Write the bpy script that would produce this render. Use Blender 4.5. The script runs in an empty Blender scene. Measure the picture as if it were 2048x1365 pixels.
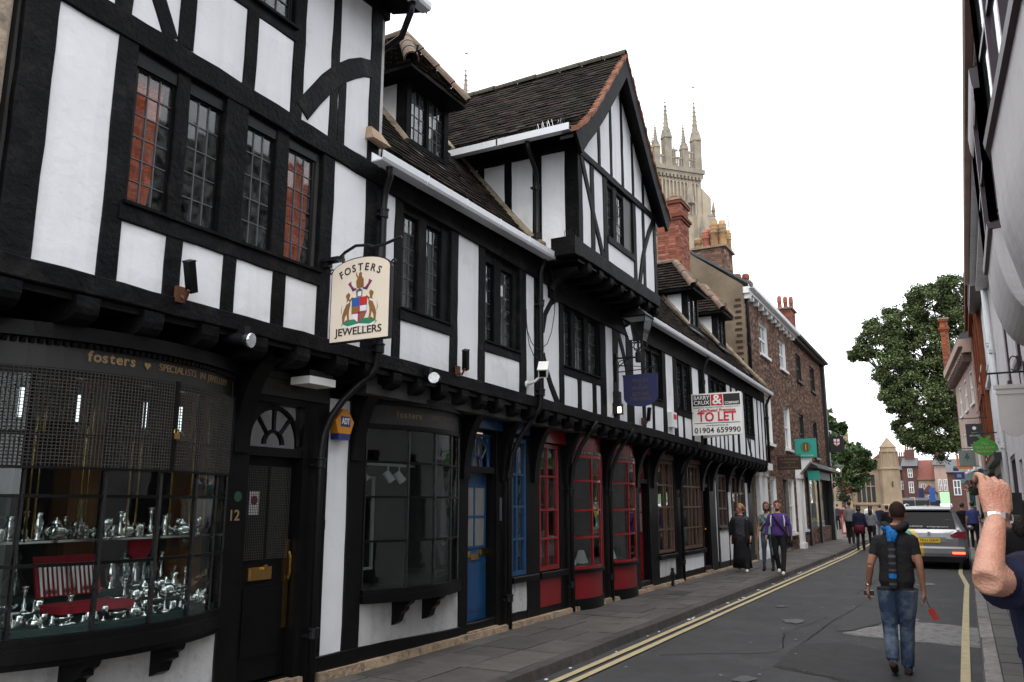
import bpy, bmesh, math, random
from mathutils import Vector, Matrix, noise as mnoise
R = math.radians
random.seed(7)
rnd = random.uniform
scene = bpy.context.scene
COL = scene.collection

# ------------------------------------------------------------------ camera
CAM_H, PITCH, YAW = 1.72, math.atan(325.5 / 1640.0), R(28.45)
cam = bpy.data.cameras.new("camera")
cam.sensor_width = 36.0
cam.lens = 36.0 * 1640.0 / 2048.0
cam.clip_start, cam.clip_end = 0.05, 3000.0
cam_o = bpy.data.objects.new("camera", cam)
COL.objects.link(cam_o)
cam_o.location = (0, 0, CAM_H)
cam_o.rotation_euler = (R(90) + PITCH, 0, YAW)
scene.camera = cam_o

# ------------------------------------------------------------------ sky and sun (bright overcast)
SUN_EL, SUN_AZ = R(62), R(168)          # azimuth measured from +Y (up the street) clockwise
world = bpy.data.worlds.new("World")
scene.world = world
world.use_nodes = True
wn, wl = world.node_tree.nodes, world.node_tree.links
wn.clear()
w_out = wn.new("ShaderNodeOutputWorld")
w_bg = wn.new("ShaderNodeBackground")
w_bg.inputs["Strength"].default_value = 0.1
w_sky = wn.new("ShaderNodeTexSky")
w_sky.sky_type = 'NISHITA'
w_sky.sun_disc = False
w_sky.sun_elevation = SUN_EL
w_sky.sun_rotation = SUN_AZ
w_sky.dust_density = 4.0
w_sky.air_density = 1.3
w_tc = wn.new("ShaderNodeTexCoord")
w_map = wn.new("ShaderNodeMapping")
w_map.inputs["Scale"].default_value = (1.0, 1.0, 2.2)
w_noise = wn.new("ShaderNodeTexNoise")
w_noise.inputs["Scale"].default_value = 1.6
w_noise.inputs["Detail"].default_value = 6
w_noise.inputs["Roughness"].default_value = 0.55
w_ramp = wn.new("ShaderNodeValToRGB")
w_ramp.color_ramp.elements[0].position = 0.22
w_ramp.color_ramp.elements[0].color = (0.62, 0.62, 0.62, 1)
w_ramp.color_ramp.elements[1].position = 0.62
w_ramp.color_ramp.elements[1].color = (1, 1, 1, 1)
w_mix = wn.new("ShaderNodeMixRGB")
w_mix.inputs["Color2"].default_value = (9.7, 9.95, 10.4, 1)
wl.new(w_tc.outputs["Generated"], w_map.inputs["Vector"])
wl.new(w_map.outputs["Vector"], w_noise.inputs["Vector"])
wl.new(w_noise.outputs["Fac"], w_ramp.inputs["Fac"])
wl.new(w_ramp.outputs["Color"], w_mix.inputs["Fac"])
wl.new(w_sky.outputs["Color"], w_mix.inputs["Color1"])
wl.new(w_mix.outputs["Color"], w_bg.inputs["Color"])
wl.new(w_bg.outputs["Background"], w_out.inputs["Surface"])

sun = bpy.data.lights.new("sun", 'SUN')
sun.energy = 0.7
sun.angle = R(25)
sun.color = (1.0, 0.97, 0.92)
sun_o = bpy.data.objects.new("sun", sun)
COL.objects.link(sun_o)
sd = Vector((math.sin(SUN_AZ) * math.cos(SUN_EL), math.cos(SUN_AZ) * math.cos(SUN_EL), math.sin(SUN_EL)))
sun_o.rotation_euler = (-sd).to_track_quat('-Z', 'Y').to_euler()
sun_o.location = sd * 60

scene.view_settings.view_transform = 'Standard'
scene.view_settings.look = 'None'
scene.view_settings.gamma = 1.0
scene.view_settings.use_curve_mapping = False
scene.view_settings.exposure = 1.27
scene.render.engine = 'CYCLES'

# ------------------------------------------------------------------ materials
MATS = {}
def _nodes(name):
    m = bpy.data.materials.new(name)
    m.use_nodes = True
    nt = m.node_tree
    b = nt.nodes["Principled BSDF"]
    MATS[name] = m
    return m, nt, nt.nodes, nt.links, b

def mat(name, col, rough=0.6, var=0.15, scale=6.0, bump=0.0, bscale=40.0, metal=0.0, spec=0.5,
        objvar=0.0, attr=0.0, col2=None, c2scale=1.5, c2amt=0.5, stretch=None, coat=0.0, facevar=None, streak=0.0, speckle=0.0):
    """Principled surface whose colour wanders with a world-space noise; objvar = tone change per object,
    attr = tone change per face attribute 'rnd', col2 = patches of a second colour."""
    m, nt, N, L, b = _nodes(name)
    geo = N.new("ShaderNodeNewGeometry")
    mp = N.new("ShaderNodeMapping")
    L.new(geo.outputs["Position"], mp.inputs["Vector"])
    if stretch: mp.inputs["Scale"].default_value = stretch
    nz = N.new("ShaderNodeTexNoise")
    nz.inputs["Scale"].default_value = scale
    nz.inputs["Detail"].default_value = 5
    nz.inputs["Roughness"].default_value = 0.6
    L.new(mp.outputs["Vector"], nz.inputs["Vector"])
    mr = N.new("ShaderNodeMapRange")
    mr.inputs["From Min"].default_value = 0.25
    mr.inputs["From Max"].default_value = 0.75
    mr.inputs["To Min"].default_value = 1 - var
    mr.inputs["To Max"].default_value = 1 + var
    L.new(nz.outputs["Fac"], mr.inputs["Value"])
    val = mr.outputs["Result"]
    if objvar:
        oi = N.new("ShaderNodeObjectInfo")
        m2 = N.new("ShaderNodeMapRange")
        m2.inputs["To Min"].default_value = 1 - objvar
        m2.inputs["To Max"].default_value = 1 + objvar
        L.new(oi.outputs["Random"], m2.inputs["Value"])
        mu = N.new("ShaderNodeMath"); mu.operation = 'MULTIPLY'
        L.new(val, mu.inputs[0]); L.new(m2.outputs["Result"], mu.inputs[1])
        val = mu.outputs[0]
    if attr:
        at = N.new("ShaderNodeAttribute"); at.attribute_name = "rnd"
        m2 = N.new("ShaderNodeMapRange")
        m2.inputs["To Min"].default_value = 1 - attr
        m2.inputs["To Max"].default_value = 1 + attr
        L.new(at.outputs["Fac"], m2.inputs["Value"])
        mu = N.new("ShaderNodeMath"); mu.operation = 'MULTIPLY'
        L.new(val, mu.inputs[0]); L.new(m2.outputs["Result"], mu.inputs[1])
        val = mu.outputs[0]
    base = None
    if col2:
        n2 = N.new("ShaderNodeTexNoise")
        n2.inputs["Scale"].default_value = c2scale
        n2.inputs["Detail"].default_value = 6
        n2.inputs["Roughness"].default_value = 0.7
        L.new(mp.outputs["Vector"], n2.inputs["Vector"])
        rp = N.new("ShaderNodeMapRange")
        rp.inputs["From Min"].default_value = 0.62 - 0.35 * c2amt
        rp.inputs["From Max"].default_value = 0.78 - 0.35 * c2amt
        L.new(n2.outputs["Fac"], rp.inputs["Value"])
        mx = N.new("ShaderNodeMixRGB")
        mx.inputs["Color1"].default_value = (*col, 1)
        mx.inputs["Color2"].default_value = (*col2, 1)
        L.new(rp.outputs["Result"], mx.inputs["Fac"])
        base = mx.outputs["Color"]
    if facevar:                                   # second colour picked per face (bricks, tiles)
        at = N.new("ShaderNodeAttribute"); at.attribute_name = "rnd2"
        mx = N.new("ShaderNodeMixRGB")
        if base: L.new(base, mx.inputs["Color1"])
        else: mx.inputs["Color1"].default_value = (*col, 1)
        mx.inputs["Color2"].default_value = (*facevar, 1)
        L.new(at.outputs["Fac"], mx.inputs["Fac"])
        base = mx.outputs["Color"]
    for amt, scl, lo, hi in ((streak, (9.0, 9.0, 0.45), 0.50, 0.72), (speckle, (170.0, 170.0, 170.0), 0.30, 0.70)):
        if not amt: continue                      # rain streaks running down, or grit in the surface
        ms_ = N.new("ShaderNodeMapping"); ms_.inputs["Scale"].default_value = scl
        L.new(geo.outputs["Position"], ms_.inputs["Vector"])
        ns = N.new("ShaderNodeTexNoise"); ns.inputs["Scale"].default_value = 1.0; ns.inputs["Detail"].default_value = 4
        L.new(ms_.outputs["Vector"], ns.inputs["Vector"])
        r2 = N.new("ShaderNodeMapRange"); r2.inputs["From Min"].default_value = lo; r2.inputs["From Max"].default_value = hi
        r2.inputs["To Min"].default_value = 1.0 if amt is streak else 1 + amt; r2.inputs["To Max"].default_value = 1 - amt
        L.new(ns.outputs["Fac"], r2.inputs["Value"])
        mu = N.new("ShaderNodeMath"); mu.operation = 'MULTIPLY'
        L.new(val, mu.inputs[0]); L.new(r2.outputs["Result"], mu.inputs[1]); val = mu.outputs[0]
    vm = N.new("ShaderNodeVectorMath"); vm.operation = 'SCALE'
    if base: L.new(base, vm.inputs[0])
    else: vm.inputs[0].default_value = col
    L.new(val, vm.inputs["Scale"])
    L.new(vm.outputs["Vector"], b.inputs["Base Color"])
    b.inputs["Roughness"].default_value = rough
    b.inputs["Metallic"].default_value = metal
    b.inputs["Specular IOR Level"].default_value = spec
    if coat:
        b.inputs["Coat Weight"].default_value = coat
        b.inputs["Coat Roughness"].default_value = 0.08
    if bump:
        nb = N.new("ShaderNodeTexNoise")
        nb.inputs["Scale"].default_value = bscale
        nb.inputs["Detail"].default_value = 6
        L.new(mp.outputs["Vector"], nb.inputs["Vector"])
        bp = N.new("ShaderNodeBump")
        bp.inputs["Strength"].default_value = bump
        bp.inputs["Distance"].default_value = 0.02
        L.new(nb.outputs["Fac"], bp.inputs["Height"])
        L.new(bp.outputs["Normal"], b.inputs["Normal"])
    return m

def glass(name, tint=(0.86, 0.9, 0.9), refl=1.0, rough=0.02, wobble=0.0, dirt=0.0):
    m, nt, N, L, b = _nodes(name)
    N.remove(b)
    out = [n for n in N if n.type == 'OUTPUT_MATERIAL'][0]
    tr = N.new("ShaderNodeBsdfTransparent"); tr.inputs["Color"].default_value = (*tint, 1)
    gl = N.new("ShaderNodeBsdfGlossy"); gl.inputs["Roughness"].default_value = rough
    fr = N.new("ShaderNodeLayerWeight"); fr.inputs["Blend"].default_value = 0.5
    pw = N.new("ShaderNodeMath"); pw.operation = "POWER"; pw.inputs[1].default_value = 4.0
    ad = N.new("ShaderNodeMath"); ad.operation = "MULTIPLY_ADD"; ad.inputs[1].default_value = 0.92; ad.inputs[2].default_value = 0.05
    L.new(fr.outputs["Facing"], pw.inputs[0]); L.new(pw.outputs[0], ad.inputs[0])
    mu = N.new("ShaderNodeMath"); mu.operation = 'MULTIPLY'; mu.use_clamp = True
    mu.inputs[1].default_value = refl
    mx = N.new("ShaderNodeMixShader")
    L.new(ad.outputs[0], mu.inputs[0]); L.new(mu.outputs[0], mx.inputs[0])
    L.new(tr.outputs[0], mx.inputs[1]); L.new(gl.outputs[0], mx.inputs[2])
    last = mx
    if dirt:
        df = N.new("ShaderNodeBsdfDiffuse"); df.inputs["Color"].default_value = (0.45, 0.47, 0.46, 1)
        m3 = N.new("ShaderNodeMixShader")
        geo = N.new("ShaderNodeNewGeometry")
        nz = N.new("ShaderNodeTexNoise"); nz.inputs["Scale"].default_value = 14; nz.inputs["Detail"].default_value = 6
        L.new(geo.outputs["Position"], nz.inputs["Vector"])
        mr = N.new("ShaderNodeMapRange"); mr.inputs["From Min"].default_value = 0.35; mr.inputs["From Max"].default_value = 0.8
        mr.inputs["To Max"].default_value = dirt
        L.new(nz.outputs["Fac"], mr.inputs["Value"]); L.new(mr.outputs[0], m3.inputs[0])
        L.new(mx.outputs[0], m3.inputs[1]); L.new(df.outputs[0], m3.inputs[2])
        last = m3
    if wobble:
        geo = N.new("ShaderNodeNewGeometry")
        nz = N.new("ShaderNodeTexNoise"); nz.inputs["Scale"].default_value = 5.0
        L.new(geo.outputs["Position"], nz.inputs["Vector"])
        bp = N.new("ShaderNodeBump"); bp.inputs["Strength"].default_value = wobble; bp.inputs["Distance"].default_value = 0.01
        L.new(nz.outputs["Fac"], bp.inputs["Height"]); L.new(bp.outputs["Normal"], gl.inputs["Normal"])
    L.new(last.outputs[0], out.inputs["Surface"])
    return m

def emit(name, col, strength):
    m, nt, N, L, b = _nodes(name)
    b.inputs["Base Color"].default_value = (*col, 1)
    b.inputs["Emission Color"].default_value = (*col, 1)
    b.inputs["Emission Strength"].default_value = strength
    return m

TIMBER = mat("black_timber", (0.0066, 0.0068, 0.0074), 0.6, 0.5, 5, 0.5, 26, spec=0.07, objvar=0.35, col2=(0.016, 0.0155, 0.015), c2scale=4, c2amt=0.3)
TIMBER_D = mat("black_gloss_paint", (0.005, 0.005, 0.0054), 0.36, 0.3, 5, 0.12, 60, spec=0.16, objvar=0.15)
PLASTER = mat("white_limewash_plaster", (0.79, 0.79, 0.805), 0.9, 0.04, 2.5, 0.22, 13, spec=0.2, objvar=0.025, col2=(0.66, 0.655, 0.645), c2scale=1.4, c2amt=0.16, streak=0.07)
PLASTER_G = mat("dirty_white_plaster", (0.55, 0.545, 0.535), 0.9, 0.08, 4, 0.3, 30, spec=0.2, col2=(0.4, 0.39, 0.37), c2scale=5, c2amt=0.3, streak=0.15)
LEAD = mat("lead_came", (0.075, 0.077, 0.082), 0.6, 0.2, 20)
GLASS = glass("window_glass", (0.86, 0.89, 0.89), 0.9, 0.03, 0.05, 0.10)
GLASS_S = glass("shop_glass", (0.86, 0.9, 0.89), 0.75, 0.01, 0.06, 0.0)
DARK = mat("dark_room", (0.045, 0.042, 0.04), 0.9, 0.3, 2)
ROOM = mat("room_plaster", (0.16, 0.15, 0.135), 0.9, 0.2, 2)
WOODB = mat("polished_brown_wood", (0.16, 0.065, 0.022), 0.4, 0.3, 4, stretch=(6, 6, 0.6))
UPVC = mat("white_gutter_plastic", (0.72, 0.735, 0.76), 0.35, 0.05, 3, col2=(0.5, 0.5, 0.48), c2scale=3, c2amt=0.1)
IRON = mat("black_iron", (0.010, 0.010, 0.0115), 0.42, 0.25, 14, 0.2, 60, spec=0.3)
TILE = mat("old_clay_tile", (0.0165, 0.0135, 0.0115), 0.9, 0.3, 3, 0.5, 60, attr=0.5, col2=(0.016, 0.018, 0.0095), c2scale=1.6, c2amt=0.4, facevar=(0.032, 0.0215, 0.0175), spec=0.1)
RIDGE = mat("ridge_tile_clay", (0.17, 0.105, 0.075), 0.9, 0.3, 6, 0.5, 40, objvar=0.25, col2=(0.10, 0.085, 0.06), c2scale=5, c2amt=0.5)
EDGETILE = mat("orange_edge_tile", (0.27, 0.10, 0.055), 0.9, 0.3, 8, attr=0.35, facevar=(0.16, 0.08, 0.05))
MORTAR = mat("mortar_fillet", (0.25, 0.20, 0.14), 0.95, 0.25, 6, 0.8, 30, col2=(0.1, 0.09, 0.06), c2scale=5, c2amt=0.35)
STONE_Y = mat("yellow_plinth_stone", (0.36, 0.26, 0.17), 0.9, 0.25, 7, 0.8, 30, objvar=0.2, col2=(0.16, 0.12, 0.09), c2scale=8, c2amt=0.4)
ORANGE = mat("orange_curtain", (0.80, 0.20, 0.055), 0.9, 0.35, 5, stretch=(1, 1, 9), col2=(0.62, 0.08, 0.045), c2scale=7, c2amt=0.6)
NET = mat("net_curtain", (0.42, 0.41, 0.38), 0.95, 0.15, 4, stretch=(8, 8, 0.6))
SILVER = mat("polished_silver", (0.92, 0.91, 0.89), 0.10, 0.05, 9, metal=1.0)
CRYSTAL = glass("cut_crystal", (0.8, 0.84, 0.84), 2.4, 0.03, 0.8)
BRASS = mat("brass", (0.62, 0.40, 0.13), 0.25, 0.15, 10, metal=1.0)
GOLDP = mat("gold_lettering", (0.22, 0.145, 0.065), 0.55, 0.1, 10)
RED = mat("red_gloss_paint", (0.23, 0.006, 0.010), 0.25, 0.12, 4, coat=0.3)
REDW = mat("red_panel_paint", (0.20, 0.007, 0.010), 0.45, 0.12, 4)
REDD = mat("dark_red_door_paint", (0.10, 0.006, 0.008), 0.35, 0.15, 4)
BLUE = mat("blue_gloss_paint", (0.011, 0.062, 0.165), 0.35, 0.14, 4, coat=0.2, streak=0.15)
BROWNW = mat("brown_window_paint", (0.12, 0.066, 0.045), 0.4, 0.2, 8)
WHITE = mat("white_paint", (0.78, 0.78, 0.77), 0.5, 0.05, 5)
CREAM = mat("cream_sign_paint", (0.80, 0.70, 0.57), 0.5, 0.03, 3)
GREENFELT = mat("green_felt", (0.012, 0.04, 0.035), 0.95, 0.2, 20)
REDVEL = mat("red_velvet", (0.30, 0.008, 0.02), 0.9, 0.2, 20)

# ------------------------------------------------------------------ mesh builder and objects
class MB:
    def __init__(s): s.v = []; s.f = []; s.r = None; s.mi = []
    def q(s, *idx): s.f.append(tuple(idx))
    def add(s, vs, fs):
        o = len(s.v); s.v += [tuple(p) for p in vs]; s.f += [tuple(i + o for i in f) for f in fs]; return s
    def box(s, x0, x1, y0, y1, z0, z1):
        if x0 > x1: x0, x1 = x1, x0
        if y0 > y1: y0, y1 = y1, y0
        if z0 > z1: z0, z1 = z1, z0
        return s.add([(x0, y0, z0), (x1, y0, z0), (x1, y1, z0), (x0, y1, z0), (x0, y0, z1), (x1, y0, z1), (x1, y1, z1), (x0, y1, z1)],
                     [(0, 3, 2, 1), (4, 5, 6, 7), (0, 1, 5, 4), (1, 2, 6, 5), (2, 3, 7, 6), (3, 0, 4, 7)])
    def hexa(s, p):     # 8 points, bottom 4 then top 4
        return s.add(p, [(0, 3, 2, 1), (4, 5, 6, 7), (0, 1, 5, 4), (1, 2, 6, 5), (2, 3, 7, 6), (3, 0, 4, 7)])
    def prism(s, poly, d):      # polygon (3d points) extruded by vector d
        n = len(poly); d = Vector(d)
        a = [Vector(p) for p in poly]; b = [p + d for p in a]
        return s.add(a + b, [tuple(range(n))[::-1], tuple(range(n, 2 * n))] + [(i, (i + 1) % n, n + (i + 1) % n, n + i) for i in range(n)])
    def tube(s, path, r, n=8, cap=True, sx=1.0):
        path = [Vector(p) for p in path]; rings = []
        up = None
        for i, p in enumerate(path):
            t = (path[min(i + 1, len(path) - 1)] - path[max(i - 1, 0)]).normalized()
            if up is None:
                up = Vector((0, 0, 1)) if abs(t.z) < 0.9 else Vector((1, 0, 0))
            a = t.cross(up).normalized(); up = a.cross(t).normalized()
            rr = r[i] if isinstance(r, (list, tuple)) else r
            rings.append([p + (a * math.cos(2 * math.pi * k / n) * sx + up * math.sin(2 * math.pi * k / n)) * rr for k in range(n)])
        return s.loft(rings, cap)
    def loft(s, rings, cap=True, closed=True):
        o = len(s.v); n = len(rings[0])
        for r in rings: s.v += [tuple(p) for p in r]
        for i in range(len(rings) - 1):
            for k in range(n if closed else n - 1):
                k2 = (k + 1) % n
                s.f.append((o + i * n + k, o + i * n + k2, o + (i + 1) * n + k2, o + (i + 1) * n + k))
        if cap and closed:
            s.f.append(tuple(o + k for k in range(n))[::-1])
            s.f.append(tuple(o + (len(rings) - 1) * n + k for k in range(n)))
        return s
    def lathe(s, prof, n=16, c=(0, 0, 0), axis='z'):
        rings = []
        for r, h in prof:
            ring = []
            for k in range(n):
                a = 2 * math.pi * k / n
                x, y = r * math.cos(a), r * math.sin(a)
                p = (x, y, h) if axis == 'z' else ((h, x, y) if axis == 'x' else (y, h, x))
                ring.append((c[0] + p[0], c[1] + p[1], c[2] + p[2]))
            rings.append(ring)
        return s.loft(rings)
    def ball(s, c, r, n=10, m=6):
        rx, ry, rz = r if isinstance(r, (tuple, list)) else (r, r, r)
        rings = []
        for j in range(m + 1):
            t = math.pi * (j + 0.02) / (m + 0.04) - math.pi / 2
            rings.append([(c[0] + rx * math.cos(t) * math.cos(2 * math.pi * k / n), c[1] + ry * math.cos(t) * math.sin(2 * math.pi * k / n), c[2] + rz * math.sin(t)) for k in range(n)])
        return s.loft(rings)

def mk(name, mb, m, smooth=False):
    me = bpy.data.meshes.new(name)
    me.from_pydata(mb.v, [], mb.f)
    for mm in (m if isinstance(m, (list, tuple)) else [m]): me.materials.append(mm)
    if mb.mi and len(mb.mi) == len(mb.f): me.polygons.foreach_set("material_index", mb.mi)
    if smooth: me.polygons.foreach_set("use_smooth", [True] * len(me.polygons))
    if mb.r:
        a = me.attributes.new("rnd", 'FLOAT', 'FACE'); a.data.foreach_set("value", mb.r)
        a2 = me.attributes.new("rnd2", 'FLOAT', 'FACE')
        a2.data.foreach_set("value", [((x * 7.31) % 1.0) ** 2 for x in mb.r])
    me.update()
    return me

WM = {}      # world matrices of roots
def thing(name, label, cat, loc=(0, 0, 0), rz=0.0, group=None):
    o = bpy.data.objects.new(name, None)
    COL.objects.link(o)
    o.empty_display_size = 0.2
    o.location = loc; o.rotation_euler = (0, 0, rz)
    o["label"] = label; o["category"] = cat
    if group: o["group"] = group
    WM[o.name] = Matrix.Translation(loc) @ Matrix.Rotation(rz, 4, 'Z')
    return o

def part(name, mb, m, parent, smooth=False, kind=None, label=None, local=False):
    """a part of a thing; vertices in world coordinates unless local"""
    me = mb if isinstance(mb, bpy.types.Mesh) else mk(name, mb, m, smooth)
    o = bpy.data.objects.new(name, me)
    COL.objects.link(o)
    o.parent = parent
    if parent.name in WM and not local: o.matrix_parent_inverse = WM[parent.name].inverted()
    if kind: o["kind"] = kind
    if label: o["label"] = label
    return o

def solo(name, mb, m, label=None, cat=None, group=None, kind=None, smooth=False):
    """a thing (or piece of the setting) that is one mesh; origin moved to its base"""
    me = mk(name, mb, m, smooth)
    o = bpy.data.objects.new(name, me); COL.objects.link(o)
    if kind != "structure" and mb.v:
        n = len(mb.v)
        c = Vector((sum(p[0] for p in mb.v) / n, sum(p[1] for p in mb.v) / n, min(p[2] for p in mb.v)))
        me.transform(Matrix.Translation(-c)); o.location = c
    if label: o["label"] = label
    if cat: o["category"] = cat
    if group: o["group"] = group
    if kind: o["kind"] = kind
    return o

def copy_tree(o, loc=None, rz=None, label=None, parent=None):
    c = o.copy(); COL.objects.link(c); c.parent = parent
    if loc is not None: c.location = loc
    if rz is not None: c.rotation_euler = (0, 0, rz)
    if label: c["label"] = label
    for ch in o.children: copy_tree(ch, parent=c)
    return c

def text_mesh(txt, size, width=None, extrude=0.002, bold=0.0, spacing=1.0):
    """lettering as a mesh in the x-z plane, centred, facing -y"""
    cu = bpy.data.curves.new("lettering", 'FONT')
    cu.body = txt; cu.size = size; cu.align_x = 'CENTER'; cu.align_y = 'CENTER'
    cu.extrude = extrude; cu.offset = bold; cu.resolution_u = 3; cu.space_character = spacing
    ob = bpy.data.objects.new("lettering_tmp", cu)
    COL.objects.link(ob)
    dg = bpy.context.evaluated_depsgraph_get()
    me = bpy.data.meshes.new_from_object(ob.evaluated_get(dg))
    bpy.data.objects.remove(ob); bpy.data.curves.remove(cu)
    xs = [v.co.x for v in me.vertices]
    if width and xs:
        k = width / (max(xs) - min(xs))
        me.transform(Matrix.Diagonal((k, 1, 1, 1)))
    me.transform(Matrix.Rotation(R(90), 4, 'X'))
    return me

def lettering(txt, size, m, parent, M, width=None, bold=0.0, spacing=1.0, name="lettering", extrude=0.002):
    me = text_mesh(txt, size, width, extrude, bold, spacing)
    me.transform(M)
    me.materials.clear(); me.materials.append(m)
    return part(name, me, m, parent)

def face_street(X, y, z, rz=90):      # text frame on a wall facing +X (left side of the street)
    return Matrix.Translation((X, y, z)) @ Matrix.Rotation(R(rz), 4, 'Z')
# ------------------------------------------------------------------ ground, road, pavements
ASPHALT = mat("asphalt", (0.038, 0.0378, 0.039), 0.85, 0.2, 3, 0.7, 160, col2=(0.048, 0.048, 0.049), c2scale=0.9, c2amt=0.45, spec=0.35, speckle=0.28)
ASPH_D = mat("asphalt_dark_patch", (0.028, 0.028, 0.0285), 0.85, 0.2, 5, 0.7, 160, spec=0.35, speckle=0.25)
ASPH_L = mat("asphalt_light_patch", (0.165, 0.158, 0.155), 0.9, 0.35, 9, 0.7, 120, speckle=0.3, col2=(0.06, 0.06, 0.06), c2scale=7, c2amt=0.35)
ASPH_M = mat("asphalt_grey_patch", (0.043, 0.043, 0.044), 0.85, 0.2, 6, 0.7, 160, spec=0.35, speckle=0.25)
FLAG = mat("york_flagstone", (0.066, 0.060, 0.054), 0.8, 0.25, 5, 0.35, 45, objvar=0.2, col2=(0.046, 0.041, 0.037), c2scale=2.2, c2amt=0.35)
JOINT = mat("pavement_joint", (0.035, 0.032, 0.03), 0.95, 0.3, 12)
KERB = mat("kerb_stone", (0.048, 0.041, 0.036), 0.8, 0.3, 7, 0.5, 40, objvar=0.25, col2=(0.03, 0.027, 0.025), c2scale=4, c2amt=0.45)
KERB_R = mat("pale_kerb_stone", (0.17, 0.155, 0.145), 0.85, 0.3, 8, 0.6, 40, objvar=0.25, col2=(0.10, 0.09, 0.085), c2scale=5, c2amt=0.4)
YLINE = mat("yellow_line_paint", (0.36, 0.295, 0.165), 0.8, 0.15, 10, 0.3, 90, col2=(0.22, 0.19, 0.125), c2scale=9, c2amt=0.3)
GROUND = mat("far_ground", (0.07, 0.068, 0.065), 0.95, 0.2, 0.5)

solo("ground", MB().add([(-600, -300, -0.06), (600, -300, -0.06), (600, 1200, -0.06), (-600, 1200, -0.06)], [(0, 1, 2, 3)]), GROUND, kind="structure")

def bend(y):            # the carriageway drifts a little left past the brick house
    return 0.0 if y < 30 else -0.012 * (y - 30) ** 1.35

def strip(x0, x1, y0, y1, z, n=60, wob=0.0):
    mb = MB(); row = []
    for i in range(n + 1):
        y = y0 + (y1 - y0) * i / n
        a = bend(y)
        w0 = wob * mnoise.noise((y * 2.3, x0, 0)); w1 = wob * mnoise.noise((y * 2.3, x1, 5))
        mb.v += [(x0 + a + w0, y, z), (x1 + a + w1, y, z)]
    mb.f = [(2 * i, 2 * i + 1, 2 * i + 3, 2 * i + 2) for i in range(n)]
    return mb
solo("road", strip(-4.0, 0.05, -12, 130, 0.0, 142), ASPHALT, kind="structure")
solo("square", MB().add([(-40, 41.6, 0.004), (-3.0, 41.6, 0.004), (-3.0, 140, 0.004), (-40, 140, 0.004)], [(0, 1, 2, 3)]), FLAG, kind="structure")

# patches in the tarmac: irregular outlines lying on the road
def patch(name, pts, m, z=0.004, jag=0.03):
    out = []
    for i, p in enumerate(pts):
        q = pts[(i + 1) % len(pts)]
        n = max(2, int(math.dist(p, q) / 0.12))
        for k in range(n):
            t = k / n
            j = jag if 0 < k else 0
            out.append((p[0] + (q[0] - p[0]) * t + rnd(-j, j), p[1] + (q[1] - p[1]) * t + rnd(-j, j), z))
    o = solo(name, MB().add(out, [tuple(range(len(out)))]), m, kind="structure")
    return o
patch("road_patch_light", [(-1.62, 12.35), (-0.95, 12.1), (0.02, 11.95), (0.02, 13.75), (-0.35, 13.95), (-0.75, 14.0), (-0.92, 15.2), (-1.2, 14.1), (-1.3, 13.2), (-1.5, 12.65)], ASPH_L, 0.004, 0.05)
patch("road_patch_dark", [(-1.98, 9.55), (-1.0, 9.0), (-0.62, 9.35), (-0.72, 11.0), (-1.5, 11.55), (-2.0, 11.2)], ASPH_D, 0.004)
patch("road_patch_grey", [(-1.72, 12.5), (-1.5, 12.7), (-1.25, 13.6), (-1.0, 15.4), (-1.75, 15.6), (-1.8, 13.6)], ASPH_M, 0.008, 0.03)
patch("road_patch_trench", [(-3.3, 9.6), (-2.15, 10.4), (-2.1, 10.75), (-2.8, 10.9), (-3.35, 10.2)], ASPH_M, 0.004)
GUM = mat("chewing_gum", (0.20, 0.20, 0.19), 0.8, 0.1)
gm = MB()
for k in range(70):
    gx, gy, gr = rnd(-3.5, -0.3), rnd(7, 24), rnd(0.008, 0.022)
    gm.add([(gx + gr * math.cos(a * math.pi / 3), gy + gr * math.sin(a * math.pi / 3), 0.0125) for a in range(6)], [(0, 1, 2, 3, 4, 5)])
solo("chewing_gum_spots", gm, GUM, kind="stuff", label="pale flattened chewing gum spots on the tarmac", cat="litter")
lm = MB()
for k in range(46):
    gx, gy, gr = -3.87 + abs(rnd(-0.1, 0.16)), rnd(7, 30), rnd(0.008, 0.022)
    lm.box(gx - gr, gx + gr, gy - gr * 1.4, gy + gr * 1.4, 0.002, 0.008)
solo("gutter_litter", lm, WHITE, kind="stuff", label="small pale scraps of litter along the left gutter", cat="litter")

# seams and cracks in the tarmac
def seam(pts, w=0.012):
    out = MB(); prev = None
    dense = []
    for p, q in zip(pts[:-1], pts[1:]):
        n = max(2, int(math.dist(p, q) / 0.1))
        dense += [(p[0] + (q[0] - p[0]) * k / n + rnd(-.012, .012), p[1] + (q[1] - p[1]) * k / n + rnd(-.012, .012)) for k in range(n)]
    for i, (x, y) in enumerate(dense):
        ww = w * rnd(.5, 1.3); out.v += [(x - ww / 2, y, 0.0145), (x + ww / 2, y + ww * .6, 0.0145)]
    out.f = [(2 * i, 2 * i + 1, 2 * i + 3, 2 * i + 2) for i in range(len(dense) - 1)]
    return solo("road_seam", out, SEAM, kind="structure")
SEAM = mat("bitumen_seam", (0.018, 0.018, 0.0185), 0.95, 0.3, spec=0.1)
for sp_ in ([(-3.35, 9.7), (-2.7, 10.1), (-2.1, 10.75)], [(-2.1, 10.75), (-2.3, 11.9), (-2.0, 14.0)], [(-1.95, 11.2), (-1.9, 13.4), (-1.75, 15.6), (-1.0, 15.5)], [(-3.3, 16.0), (-2.2, 16.6), (-1.2, 16.3)], [(-2.0, 17.5), (-1.9, 22.0), (-2.1, 28.0)], [(-3.0, 20.5), (-1.5, 21.2)], [(-1.95, 9.6), (-1.0, 9.0), (-.6, 9.35)]):
    seam(sp_)
STAIN = mat("oil_stain", (0.024, 0.024, 0.025), 0.5, 0.3, 8)
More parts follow.
